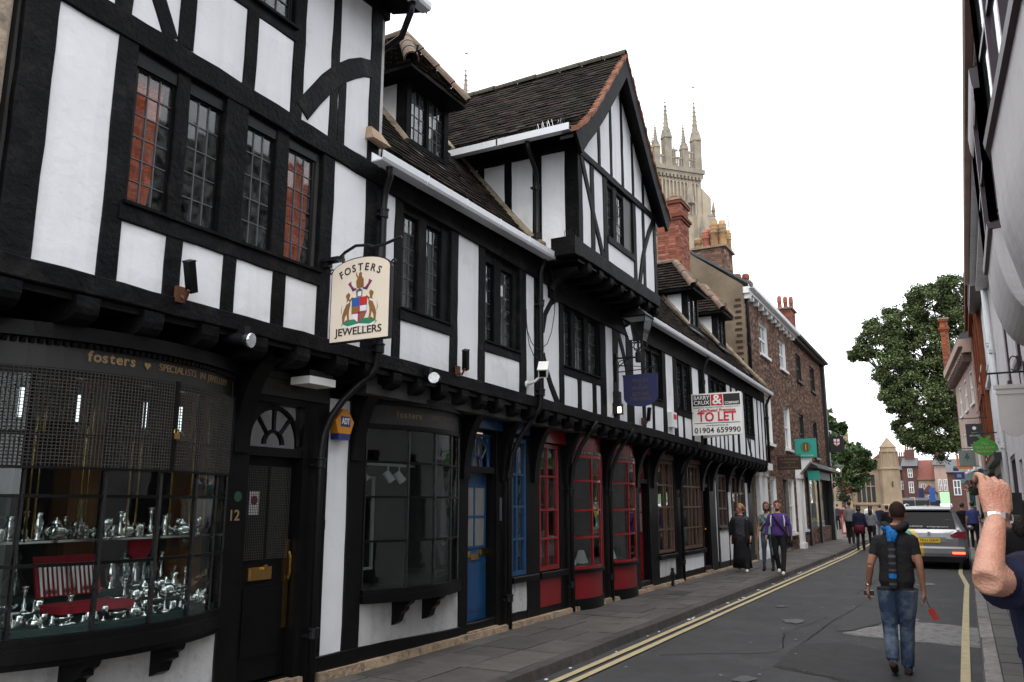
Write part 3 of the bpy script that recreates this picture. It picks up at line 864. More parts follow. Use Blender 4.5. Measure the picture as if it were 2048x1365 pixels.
part("guard_frame", bow_sheet(YC, HF, SG, XG, 1.945, 1.962, 0.036, 0.052, 18, ya, yb), TIMBER_D, BW)
part("padlock", MB().box(-5.118, -5.09, 4.16, 4.205, 2.19, 2.235).tube([(-5.104, 4.168, 2.235), (-5.104, 4.168, 2.262), (-5.104, 4.197, 2.262), (-5.104, 4.197, 2.235)], 0.005, 6), BRASS, BW)
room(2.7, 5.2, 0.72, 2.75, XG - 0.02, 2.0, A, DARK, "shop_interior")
# lettering on the fascia follows the bow letter by letter
def bow_text(txt, size, yc, half, sag, Xb, ys, ye, z, m, parent, off=0.004, bold=0.0):
    n = len(txt); adv = (ye - ys) / n
    for i, ch in enumerate(txt):
        if ch == ' ': continue
        y = ys + adv * (i + .5); x = bow(yc, half, sag, Xb, y) + off
        dx = bow(yc, half, sag, Xb, y + 0.01) - bow(yc, half, sag, Xb, y - 0.01)
        ang = 90 + math.degrees(math.atan2(-dx, 0.02))
        lettering(ch, size, m, parent, face_street(x, y, z, ang), bold=bold, name="letter")
bow_text("fosters", 0.105, YC, HF, SG, XG, 3.48, 3.83, 2.715, GOLDP, A, bold=0.0025)
hy = 3.92; hx = bow(YC, HF, SG, XG, hy) + 0.004
part("heart_emblem", MB().prism([(hx, hy, 2.675), (hx, hy + 0.028, 2.71), (hx, hy + 0.02, 2.727), (hx, hy + 0.008, 2.727), (hx, hy, 2.718), (hx, hy - 0.008, 2.727), (hx, hy - 0.02, 2.727), (hx, hy - 0.028, 2.71)], (0.003, 0, 0)), GOLDP, A)
bow_text("SPECIALISTS IN JEWELLERY", 0.075, YC, HF, SG, XG, 4.02, 4.86, 2.71, GOLDP, A, bold=0.0)
# number 12 door in its recess, with fanlight
D1 = part("door", MB().box(-5.60, -5.555, 5.24, 5.93, 0.22, 2.14), TIMBER_D, A)
part("door_panel", MB().box(-5.556, -5.540, 5.36, 5.82, 0.42, 1.0).box(-5.556, -5.548, 5.33, 5.85, 0.39, 1.03), TIMBER_D, D1)
part("door_glass", MB().box(-5.556, -5.550, 5.30, 5.86, 1.24, 2.05), GLASS_S, D1)
dm = MB()
for k in range(27): y = 5.30 + 0.56 * k / 26; dm.box(-5.540, -5.536, y - 0.0022, y + 0.0022, 1.24, 2.05)
for k in range(37): z = 1.24 + 0.81 * k / 36; dm.box(-5.535, -5.531, 5.30, 5.86, z - 0.0022, z + 0.0022)
part("wire_guard", dm, WIRE, D1, kind="stuff")
part("door_mullion", MB().box(-5.555, -5.53, 5.565, 5.595, 1.24, 2.05), TIMBER_D, D1)
part("letter_plate", MB().box(-5.556, -5.535, 5.40, 5.68, 1.06, 1.17).box(-5.537, -5.530, 5.425, 5.655, 1.08, 1.15), BRASS, D1)
part("door_handle_plate", MB().box(-5.556, -5.54, 5.85, 5.90, 0.62, 1.40).tube([(-5.52, 5.875, 1.05), (-5.50, 5.875, 1.1), (-5.50, 5.875, 1.24), (-5.52, 5.875, 1.29)], 0.012, 8), BRASS, D1)
part("padlock", MB().box(-5.535, -5.505, 5.56, 5.60, 1.15, 1.19), BRASS, D1)
part("sticker", MB().box(-5.549, -5.547, 5.37, 5.49, 1.62, 1.83), WHITE, D1)
part("sticker_print", MB().lathe([(0.028, 0.0), (0.042, 0.0), (0.042, 0.001), (0.028, 0.001)], 18, (-5.546, 5.43, 1.75), 'x'), REDW, D1)
part("door_frame", MB().box(-5.62, -5.45, 5.22, 5.25, 0.15, 2.66).box(-5.62, -5.45, 5.92, 5.96, 0.15, 2.66).box(-5.62, -5.46, 5.25, 5.92, 2.14, 2.22).box(-5.62, -5.43, 5.25, 5.92, 2.62, 2.68), TIMBER_D, A)
FL = part("fanlight", MB().tube([(-5.5, 5.58 + 0.32 * math.cos(a), 2.25 + 0.34 * math.sin(a)) for a in [math.pi * k / 14 for k in range(15)]], 0.022, 6).tube([(-5.5, 5.58 + 0.115 * math.cos(a), 2.25 + 0.12 * math.sin(a)) for a in [math.pi * k / 10 for k in range(11)]], 0.018, 6), TIMBER_D, A)
for a in (0.85, math.pi / 2, math.pi - 0.85):
    part("fanlight_bar", MB().tube([(-5.5, 5.58 + 0.11 * math.cos(a), 2.25 + 0.115 * math.sin(a)), (-5.5, 5.58 + 0.33 * math.cos(a), 2.25 + 0.35 * math.sin(a))], 0.014, 6), TIMBER_D, FL)
part("fanlight_pane", MB().box(-5.512, -5.509, 5.25, 5.92, 2.22, 2.62), glass("fanlight_glass", (0.5, 0.55, 0.56), 4.0, 0.02, 0.0), FL)
part("spandrel", MB().prism([(-5.49, 5.25, 2.62)] + [(-5.49, 5.58 + 0.335 * math.cos(a), 2.25 + 0.36 * math.sin(a)) for a in [math.pi - math.pi / 2 * k / 6 for k in range(7)]] + [(-5.49, 5.58, 2.62)], (0.02, 0, 0)), TIMBER_D, FL)
room(5.2, 6.0, 0.2, 2.66, -5.62, 2.5, A, DARK, "passage_interior")
part("door_fascia", MB().box(-5.5, -5.40, 5.2, 6.2, 2.68, 2.84).box(-5.5, -5.36, 5.2, 6.2, 2.84, 2.90), MATS["fascia_black"], A)
lettering("ENTRANCE", 0.07, mat("worn_gold", (0.05, 0.035, 0.018), 0.7), A, face_street(-5.397, 5.6, 2.76), width=0.42)
lettering("12", 0.125, GOLDP, A, face_street(XG + 0.02, 5.10, 1.62), bold=0.002, name="house_number")
part("green_disc", MB().lathe([(0.0, 0), (0.042, 0.0), (0.042, 0.006), (0.0, 0.007)], 16, (XG + 0.016, 5.13, 1.78), 'x'), mat("dull_green_disc", (0.01, 0.055, 0.025), 0.5), A)
part("doorstep", MB().box(-5.7, -5.40, 5.2, 6.0, 0.05, 0.19), STONE_Y, A)
# neighbour of worn stone at the left edge of the view
ST = mat("weathered_limestone", (0.26, 0.205, 0.15), 0.9, 0.3, 4, 0.7, 25, objvar=0.15, col2=(0.10, 0.085, 0.065), c2scale=3, c2amt=0.45)
N0 = thing("stone_house", "brown weathered stone house front beside the corner post of the jeweller's house", "house", (-5.2, 1.5, 0))
y = 0
for c in range(22):
    z = 0.1 + c * 0.36; off = 0.3 if c % 2 else 0.0
    for k in range(4):
        y0 = 0.3 + k * 0.62 + off; y1 = min(y0 + 0.612, 2.585)
        if y1 - y0 > 0.12: part("stone_block", MB().box(-5.4, -5.06 + rnd(-0.008, 0.008), y0, y1, z + .005, z + 0.355), ST, N0)
part("wall_core", MB().box(-9, -5.1, 0.2, 2.57, 0.05, 8), DARK, N0)
part("carved_corbel", MB().tube([(-5.1, 2.48, 3.6), (-5.02, 2.5, 3.9), (-4.99, 2.5, 4.2), (-5.02, 2.49, 4.5), (-5.1, 2.48, 4.62)], [0.02, 0.06, 0.09, 0.06, 0.03], 10), ST, N0, smooth=True)
part("quoin_shaft", MB().tube([(-5.02, 2.56, 0.1), (-5.02, 2.56, 8)], 0.05, 10), ST, N0, smooth=True)
# ------------------------------------------------------------------ long jettied range with the cross gable
B = thing("timber_framed_row", "long black and white timber-framed row with a projecting gable, dormers and coloured shopfronts", "house", (-5.5, 15.0, 0))
def zb(y): return 3.19 - 0.0131 * (y - 6.7)          # top of the bressumer sags along the street
def bpost(a, b, z1=4.70, name="post", **k): post(a, b, zb(a) - 0.02, z1, XA, B, name, **k)
def bpanel(a, b, z1=4.93): panel(a - 0.02, b + 0.02, zb(b) - 0.02, z1, XA, B)
beam(6.40, 15.5, zb(6.4) - 0.15, zb(6.4), XA, B, "bressumer", zb(15.5) - 0.15, zb(15.5), d=0.2, proud=0.03)
beam(15.5, 24.95, zb(15.5) - 0.15, zb(15.5), XA, B, "bressumer", zb(24.95) - 0.15, zb(24.95), d=0.2, proud=0.03)
for s in ((6.40, 4.90, 10.3, 4.80), (10.3, 4.63, 14.0, 4.63), (14.0, 4.67, 24.95, 4.66)):
    beam(s[0], s[2], s[1], s[1] + 0.42, XA, B, "wall_plate", s[3], s[3] + 0.42, d=0.2, proud=0.035)
holes = []
GREYC = mat("grey_curtain", (0.19, 0.195, 0.19), 0.95, 0.3, 4, stretch=(8, 8, 0.6))
def light(a, b, z0, z1, nc=3, nr=6, **k):
    casement(a, b, z0, z1, nc, nr, XA, B, fw=0.02, **k)
def win(lights, z0, z1, nc=3, nr=6, frame=(0, 0), sill=0.12, studs=(), cur=None):
    """leaded window of several lights with frame, sill beam, panels and studs below"""
    a, b = frame
    holes.append((a, b, z0, z1))
    for i, (p, q) in enumerate(lights):
        light(p, q, z0, z1, nc, nr, curtain=cur, recess=0.07, gm=GLASS)
    xs = [a] + [v for l in lights for v in l] + [b]
    for p, q in zip(xs[0::2], xs[1::2]):
        if q - p > 0.01: post(p, q, z0 - 0.02, z1 + 0.3, XA, B, "mullion", proud=-0.02, jit=0.002)
    part("window_head", MB().box(XA - 0.12, XA - 0.03, a, b, z1 - 0.004, z1 + 0.34), TIMBER, B)
    beam(a - 0.02, b + 0.02, z0 - 0.02 - sill, z0 - 0.02, XA, B, "sill_beam", proud=0.02)
    part("window_sill", MB().box(XA - 0.03, XA + 0.04, a, b, z0 - 0.02, z0 - 0.002), TIMBER, B)
    panel(a - 0.02, b + 0.02, zb(b) - 0.02, z0 - 0.1, XA, B)
    for p, q in studs: post(p, q, zb(p) - 0.02, z0 - 0.1, XA, B, "stud")
    room(a + 0.01, b - 0.01, z0 - 0.1, z1 + 0.1, XA - 0.12, 1.6, B, ROOM)
bpanel(6.42, 6.65); bpost(6.635, 6.775, 4.95)
win([(6.79, 7.11), (7.27, 7.565)], 3.74, 4.80, 3, 6, (6.77, 7.735), cur=GREYC)
bpost(7.725, 7.885, 4.95); bpanel(7.88, 8.36); bpost(8.355, 8.515, 4.9)
win([(8.52, 8.79), (8.97, 9.30)], 3.69, 4.72, 2, 6, (8.51, 9.43), cur=GREYC)
bpost(9.42, 9.605, 4.85, proud=0.02); bpanel(9.6, 9.88, 4.85); bpost(9.86, 10.10, 4.85)
bpanel(10.10, 10.68); bpost(10.66, 10.82, 4.7)
tim("brace", [(10.12, 4.1), (10.22, 4.38), (10.4, 4.58), (10.66, 4.72)], 0.11, XA, B)
tim("brace", [(10.12, 3.78), (10.2, 3.6), (10.36, 3.38), (10.62, 3.1)], 0.13, XA, B)
win([(10.83, 11.15), (11.30, 11.66), (11.82, 12.20)], 3.72, 4.60, 2, 5, (10.82, 12.24), studs=((11.30, 11.46), (11.88, 12.04)))
bpost(12.22, 12.47); bpanel(12.45, 12.8); bpost(12.79, 13.03, name="stud"); bpanel(13.03, 13.43)
tim("brace", [(13.03, 4.66), (13.25, 4.35), (13.42, 4.05), (13.5, 3.6)], 0.14, XA, B)
bpost(13.42, 13.76); bpanel(13.76, 14.22); bpost(14.2, 14.38)
win([(14.42, 14.86), (14.92, 15.36)], 3.69, 4.58, 2, 5, (14.37, 15.42), studs=((14.75, 14.88),), cur=NET)
bpost(15.4, 15.63); bpanel(15.62, 16.12); bpost(16.1, 16.34)
win([(16.40, 16.83), (16.9, 17.28)], 3.64, 4.62, 2, 6, (16.34, 17.32), studs=((16.67, 16.79),))
bpost(17.3, 17.47); bpanel(17.46, 17.99); bpost(17.98, 18.37); bpanel(18.37, 18.82); bpost(18.8, 18.92, name="stud")
win([(18.95, 19.4), (19.47, 19.9), (19.97, 20.36)], 3.62, 4.60, 2, 5, (18.9, 20.42), studs=((19.2, 19.3), (19.6, 19.7), (20.0, 20.1)))
bpost(20.38, 20.48, name="stud"); bpanel(20.46, 20.88)
bpost(20.86, 21.03, name="stud"); bpanel(21.02, 21.46); bpost(21.45, 21.67, name="stud"); bpanel(21.66, 22.3)
tim("brace", [(20.9, 3.0), (20.95, 3.4), (21.05, 3.6)], 0.12, XA, B)
bpost(22.28, 22.42)
win([(22.44, 22.88), (22.93, 23.38)], 3.60, 4.58, 2, 5, (22.4, 23.42), studs=((22.8, 22.92),))
tim("brace", [(22.55, 3.5), (22.75, 3.2), (22.95, 2.98)], 0.12, XA, B)
for a, b in ((23.42, 23.95), (24.01, 24.47), (24.53, 24.86)): bpanel(a, b)
for a, b in ((23.38, 23.5), (23.93, 24.03), (24.45, 24.55)): bpost(a, b, name="stud")
bpost(24.84, 25.02, 5.0, "corner_post", d=0.25)
wall_core(6.42, 25.0, 2.8, 5.2, [(h[0] + 0.005, h[1] - 0.005, h[2], h[3]) for h in holes], XA - 0.3, XA - 0.125, B)
# jetty joists (closer and smaller to the far end) and boards
part("jetty_boards", MB().hexa([(-5.5, 6.4, zb(6.4) - 0.2), (-5.02, 6.4, zb(6.4) - 0.2), (-5.02, 25, zb(25) - 0.2), (-5.5, 25, zb(25) - 0.2), (-5.5, 6.4, zb(6.4) - 0.155), (-5.02, 6.4, zb(6.4) - 0.155), (-5.02, 25, zb(25) - 0.155), (-5.5, 25, zb(25) - 0.155)]), TIMBER_D, B)
y = 6.75
while y < 24.9:
    joist(y, 0.15, zb(y) - 0.32, zb(y) - 0.155, -5.6, -4.985, B)
    y += 0.43 + rnd(-0.03, 0.03)
# main roof: bellcast at the eaves, ridge hidden behind the dormers
EV, KN, RD = (-4.84, 5.17), (-5.28, 5.58), (-8.25, 9.28)
def roof_strip(y0, y1, dz0, dz1, nm):
    for (p, q, rows, k) in ((EV, KN, 6, 'eave'), (KN, RD, 42, 'slope')):
        a, b = (p[0], y0, p[1] + dz0), (p[0], y1, p[1] + dz1); c, d = (q[0], y0, q[1] + dz0), (q[0], y1, q[1] + dz1)
        part("roof_deck", MB().hexa([Vector(a) - Vector((0, 0, .05)), Vector(b) - Vector((0, 0, .05)), Vector(d) - Vector((0, 0, .05)), Vector(c) - Vector((0, 0, .05)), a, b, d, c]), TIMBER, B)
        tiles_on(a, b, c, d, int((y1 - y0) / 0.17), rows, B, TILE)
roof_strip(6.42, 10.2, 0.0, 0.0, 'l')
roof_strip(13.62, 25.05, -0.03, -0.17, 'r')
half_round([(RD[0], 6.42, RD[1] + 0.02), (RD[0], 25.0, RD[1] - 0.12)], 0.12, B, RIDGE)
part("rear_roof", MB().hexa([(-8.25, 6.42, 9.2), (-8.25, 25, 9.1), (-12, 25, 5), (-12, 6.42, 5), (-8.25, 6.42, 9.26), (-8.25, 25, 9.14), (-12, 25, 5.06), (-12, 6.42, 5.06)]), TILE, B)
gutter([(-4.80, 6.06, 5.055), (-4.80, 10.02, 5.085)], B, UPVC, clips=0.92, w=0.15, h=0.10)
gutter([(-4.80, 14.05, 5.02), (-4.80, 19.5, 4.98), (-4.80, 25.15, 4.88)], B, UPVC, clips=0.95, w=0.14, h=0.09)
# mortar fillets where the roof meets walls
def fillet(y, pts, w=0.13):
    part("mortar_fillet", MB().tube([(x, y + rnd(-.01, .01), z) for x, z in pts], [w * 0.5 * rnd(0.8, 1.1) for _ in pts], 7), MORTAR, B, smooth=True)
fillet(10.14, [(-4.98, 5.36), (-5.15, 5.47), (-5.35, 5.7), (-5.6, 6.0), (-5.9, 6.36), (-6.2, 6.72), (-6.5, 7.1), (-6.9, 7.6)])
fillet(24.98, [(-4.9, 5.15), (-5.2, 5.5), (-5.5, 5.85), (-6.0, 6.45), (-6.6, 7.2), (-7.4, 8.2)], 0.16)
fillet(13.66, [(-4.98, 5.36), (-5.2, 5.55), (-5.6, 6.0), (-6.2, 6.75)])
part("eaves_stone", MB().hexa([(-5.05, 6.10, 5.36), (-4.87, 6.08, 5.33), (-4.84, 6.33, 5.31), (-5.05, 6.36, 5.34), (-5.04, 6.12, 5.50), (-4.93, 6.11, 5.47), (-4.90, 6.24, 5.43), (-5.04, 6.30, 5.47)]), mat("pale_broken_stone", (0.42, 0.30, 0.2), 0.9, 0.2, 9, 0.6, 30), B)
# ---------------- cross gable
XGB, GY0, GY1, GYC = -4.45, 10.2, 13.58, 11.82
ga = []
post(10.18, 10.34, 5.3, 6.85, XGB, B, "corner_post", d=0.2); post(13.48, 13.62, 5.3, 6.85, XGB, B, "corner_post", d=0.2)
beam(9.98, 13.66, 5.13, 5.36, XGB, B, "gable_bressumer", 5.12, 5.34, d=0.2, proud=0.035)
part("beam_end", MB().box(-4.78, -4.41, 9.97, 10.17, 5.12, 5.38), TIMBER, B)
beam(10.2, 13.6, 6.68, 6.79, XGB, B, "tie_beam", 6.70, 6.81, d=0.15, proud=0.03)
post(10.635, 10.78, 5.3, 6.72, XGB, B, "stud"); post(11.13, 11.30, 5.3, 6.72, XGB, B); post(12.44, 12.59, 5.3, 6.74, XGB, B); post(12.90, 13.03, 5.3, 6.74, XGB, B, "stud")
tim("brace", [(10.29, 6.72), (10.62, 6.1), (11.08, 5.36)], 0.125, XGB, B, proud=0.024)
tim("brace", [(13.5, 6.68), (13.2, 6.36), (13.0, 6.05), (12.83, 5.75), (12.68, 5.34)], 0.12, XGB, B, proud=0.024)
for a, b in ((10.32, 10.65), (10.76, 11.15), (12.57, 12.92), (13.01, 13.5)): panel(a, b, 5.3, 6.72, XGB, B)
panel(11.28, 12.46, 5.3, 5.7, XGB, B)
beam(11.28, 12.46, 5.65, 5.765, XGB, B, "sill_beam", proud=0.025)
for a, b in ((11.31, 11.58), (11.74, 12.06)): casement(a, b, 5.79, 6.62, 2, 5, XGB, B, curtain=NET, fw=0.025, gm=GLASS)
post(11.58, 11.74, 5.77, 6.7, XGB, B, "mullion", proud=-0.01); post(12.06, 12.45, 5.77, 6.7, XGB, B, "shutter", m=TIMBER_D, proud=-0.015)
part("window_head", MB().box(XGB - 0.1, XGB - 0.02, 11.29, 12.45, 6.61, 6.74), TIMBER, B)
room(11.3, 12.45, 5.7, 6.75, XGB - 0.12, 1.6, B, ROOM)
APZ = 8.62       # underside of the gable peak on the wall plane
def gz(y): return 6.79 + (APZ - 6.79) * (1 - abs(y - GYC) / 1.68)
for y in (11.01, 11.52, 12.02, 12.5, 13.0):
    tim("gable_stud", [(y, 6.75), (y, gz(y))], 0.10, XGB, B)
gpan = [(XGB, 10.2, 6.76), (XGB, 13.5, 6.78), (XGB, GYC, APZ + 0.02)]
part("gable_plaster", MB().prism(gpan, (-0.05, 0, 0)), PLASTER, B)
wall_core(10.22, 13.56, 5.1, 6.8, [(11.3, 12.46, 5.77, 6.64)], XGB - 0.25, XGB - 0.055, B)
part("gable_core", MB().prism([(XGB - 0.06, 10.2, 6.8), (XGB - 0.06, 13.56, 6.8), (XGB - 0.06, GYC, APZ)], (-0.1, 0, 0)), DARK, B)
for k in range(8): joist(10.56 + k * 0.435, 0.15, 4.96, 5.13, -5.0, -4.44, B)
part("gable_soffit", MB().box(-5.02, -4.47, 10.2, 13.6, 5.08, 5.125), TIMBER_D, B)
for y in (10.35, 13.45): arc_bracket(y, 0.16, -4.99, -4.5, 4.75, 5.02, B)
# side wall of the gable (faces down the street): studs and plaster
def side(a, b, z0, z1, m, nm, d): part(nm, MB().box(a, b, GY0 - d, GY0 + 0.05, z0, z1), m, B)
for a, b in ((-4.66, -5.06), (-5.06, -5.54), (-5.62, -6.02), (-6.1, -6.9)):
    part("plaster_panel", MB().box(a + 0.03, b - 0.03, GY0, GY0 + 0.05, 5.2, 6.9), PLASTER, B)
for a, b in ((-4.66, -4.45), (-5.18, -5.04), (-5.65, -5.53), (-6.13, -6.01)):
    tim("stud", [((a + b) / 2, 5.25), ((a + b) / 2, 6.9)], b - a, -GY0, B, axis='y', d=0.07)
tim("side_plate", [(-4.42, 6.84), (-7.2, 6.84)], 0.16, -GY0, B, axis='y', d=0.1, proud=0.03)
tim("side_sill", [(-4.45, 5.24), (-5.06, 5.24)], 0.14, -GY0, B, axis='y', d=0.1, proud=0.02)
part("gable_side_core", MB().box(-8.2, -4.5, GY0 + 0.05, GY0 + 0.15, 5.15, 6.9).box(-8.2, -4.5, GY1 - 0.1, GY1 - 0.02, 5.15, 6.9), PLASTER, B)
# gable roof with bellcast feet
RX0, RX1, APY, APX = -4.27, -9.6, 11.75, 8.98
def gslope(sgn):
    e, k, r = (APY - sgn * 2.02, 6.86), (APY - sgn * 1.45, 7.30), (APY, APX)
    for (p, q, rows) in ((e, k, 7), (k, r, 21)):
        a, b = (RX0, p[0], p[1]), (RX1, p[0], p[1]); c, d = (RX0, q[0], q[1]), (RX1, q[0], q[1])
        dn = Vector((0, 0, .05))
        part("roof_deck", MB().hexa([Vector(a) - dn, Vector(b) - dn, Vector(d) - dn, Vector(c) - dn, a, b, d, c]), TIMBER, B)
        tiles_on(a, b, c, d, 31, rows, B, TILE)
    # bargeboard follows the curve of the roof edge
    out = [(APY - sgn * u, z) for u, z in ((2.10, 6.74), (1.80, 6.96), (1.50, 7.22), (1.1, 7.66), (0.5, 8.35), (0.0, 8.92))]
    inn = [(APY - sgn * u, z) for u, z in ((1.90, 6.5), (1.66, 6.76), (1.38, 7.02), (1.0, 7.42), (0.42, 8.08), (0.0, 8.58))]
    mb = MB().loft([[(RX0 + 0.0, o[0], o[1]), (RX0 + 0.045, o[0], o[1]), (RX0 + 0.045, i[0], i[1]), (RX0, i[0], i[1])] for o, i in zip(out, inn)])
    part("bargeboard", mb, TIMBER, B)
    part("verge_soffit", MB().loft([[(RX0, o[0], o[1] - .03), (XGB - 0.02, o[0], o[1] - .03), (XGB - 0.02, o[0], o[1] - 0.07), (RX0, o[0], o[1] - 0.07)] for o in out]), TIMBER_D, B)
    em = MB(); em.r = []
    for p, q in zip(out[:-1], out[1:]):
        n = max(2, int(math.dist(p, q) / 0.085))
        for j in range(n):
            c0 = Vector(p).lerp(Vector(q), j / n); c1 = Vector(p).lerp(Vector(q), (j + 0.94) / n)
            l = 0.045 + rnd(0, 0.02)
            x1 = RX0 + 0.055 + rnd(0, 0.02); xb0 = RX0 - 0.03; nf = len(em.f)
            em.hexa([(xb0, c0.x, c0.y + .02), (x1, c0.x, c0.y + .02), (x1, c1.x, c1.y + .02), (xb0, c1.x, c1.y + .02),
                     (xb0, c0.x, c0.y + l + .035), (x1, c0.x, c0.y + l + .035), (x1, c1.x, c1.y + l + 0.01), (xb0, c1.x, c1.y + l + 0.01)])
            em.r += [rnd(0, 1)] * (len(em.f) - nf)
    part("verge_tiles", em, EDGETILE, B, kind="stuff")
gslope(1); gslope(-1)
half_round([(RX0 + 0.05, APY, APX + 0.0), (RX1, APY, APX - 0.02)], 0.085, B, mat("mossy_ridge_tile", (0.06, 0.055, 0.035), 0.95, 0.4, 9, 0.6, 40, objvar=0.3))
gutter([(-6.62, 9.70, 6.80), (-4.33, 9.70, 6.80)][::-1], B, UPVC, clips=1.9, w=0.13, h=0.10)
sp = MB()
for k in range(12):
    x = -4.42 - k * 0.045
    sp.tube([(x, 9.72, 6.9), (x + rnd(-.04, .04), 9.70 + rnd(-.03, .03), 7.02 + rnd(0, 0.03))], 0.003, 4)
part("bird_spikes", sp, SILVER, B, kind="stuff")
sp2 = MB()
for k in range(10): x = -4.43 - k * 0.022; sp2.tube([(x, 10.07, 5.38), (x + rnd(-.04, .04), 10.07 + rnd(-.05, .05), 5.48 + rnd(0, 0.05))], 0.002, 4)
part("bird_spikes", sp2, IRON, B, kind="stuff")
downpipe([(-5.02, 9.72, 6.82), (-5.02, 9.74, 6.7), (-5.06, 10.05, 6.50), (-5.07, 10.12, 6.40), (-5.07, 10.12, 5.40), (-5.0, 10.06, 5.30)], B, 0.034, [(-5.07, 10.12, 6.25), (-5.07, 10.12, 5.5)])
downpipe([(-4.86, 9.93, 5.08), (-4.93, 9.94, 4.9), (-4.93, 9.94, 3.2), (-4.95, 9.94, 3.0), (-5.05, 9.92, 2.86), (-5.22, 9.88, 2.62), (-5.34, 9.86, 2.36), (-5.38, 9.86, 2.1), (-5.38, 9.86, 0.12)], B, 0.036, [(-4.93, 9.94, 4.45), (-4.93, 9.94, 3.2), (-5.38, 9.86, 2.1), (-5.38, 9.86, 0.5)])
downpipe([(-4.80, 6.25, 5.08), (-4.82, 6.30, 4.98), (-4.93, 6.37, 4.86), (-4.94, 6.37, 4.7), (-4.94, 6.37, 3.25), (-4.97, 6.36, 3.02), (-5.03, 6.32, 2.94), (-5.12, 6.26, 2.84), (-5.22, 6.19, 2.71), (-5.31, 6.13, 2.54), (-5.36, 6.10, 2.38), (-5.38, 6.09, 2.2), (-5.38, 6.09, 0.12)], B, 0.036, [(-4.94, 6.37, 4.62), (-4.94, 6.37, 3.22), (-5.38, 6.09, 2.1), (-5.38, 6.09, 0.55)])
for py, pz in ((11.88, 0), (13.5, 0), (17.62, 0)):
    downpipe([(-4.95, py + 0.06, 3.0), (-5.05, py + 0.04, 2.84), (-5.22, py + 0.02, 2.6), (-5.34, py, 2.3), (-5.38, py, 2.0), (-5.38, py, 0.12)], B, 0.033, [(-5.38, py, 1.9), (-5.38, py, 0.5)])
downpipe([(-4.8, 18.2, 4.98), (-4.9, 18.2, 4.8), (-4.94, 18.18, 4.6), (-4.94, 18.18, 3.0)], B, 0.035, [(-4.94, 18.18, 4.4)])
downpipe([(-4.8, 25.05, 4.88), (-4.86, 25.02, 4.78), (-4.93, 24.98, 4.6), (-4.93, 24.98, 2.9)], B, 0.04, [(-4.93, 24.98, 4.2)])
for cp in ([(-4.965, 9.56, 4.82), (-4.955, 9.54, 4.55), (-4.955, 9.53, 4.25), (-4.95, 9.57, 4.0), (-4.94, 9.66, 3.86), (-4.93, 9.78, 3.79), (-4.92, 9.9, 3.78)],
           [(-4.965, 9.57, 4.3), (-4.955, 9.56, 4.05), (-4.95, 9.62, 3.82), (-4.94, 9.74, 3.68), (-4.92, 9.9, 3.64)],
           [(-4.86, 10.0, 5.1), (-4.86, 10.16, 4.95), (-4.88, 10.30, 4.68), (-4.91, 10.34, 4.4), (-4.93, 10.28, 4.12), (-4.93, 10.14, 3.92), (-4.92, 9.98, 3.84)]):
    part("loose_cable", MB().tube(cp, 0.006, 5), IRON, B, smooth=True)
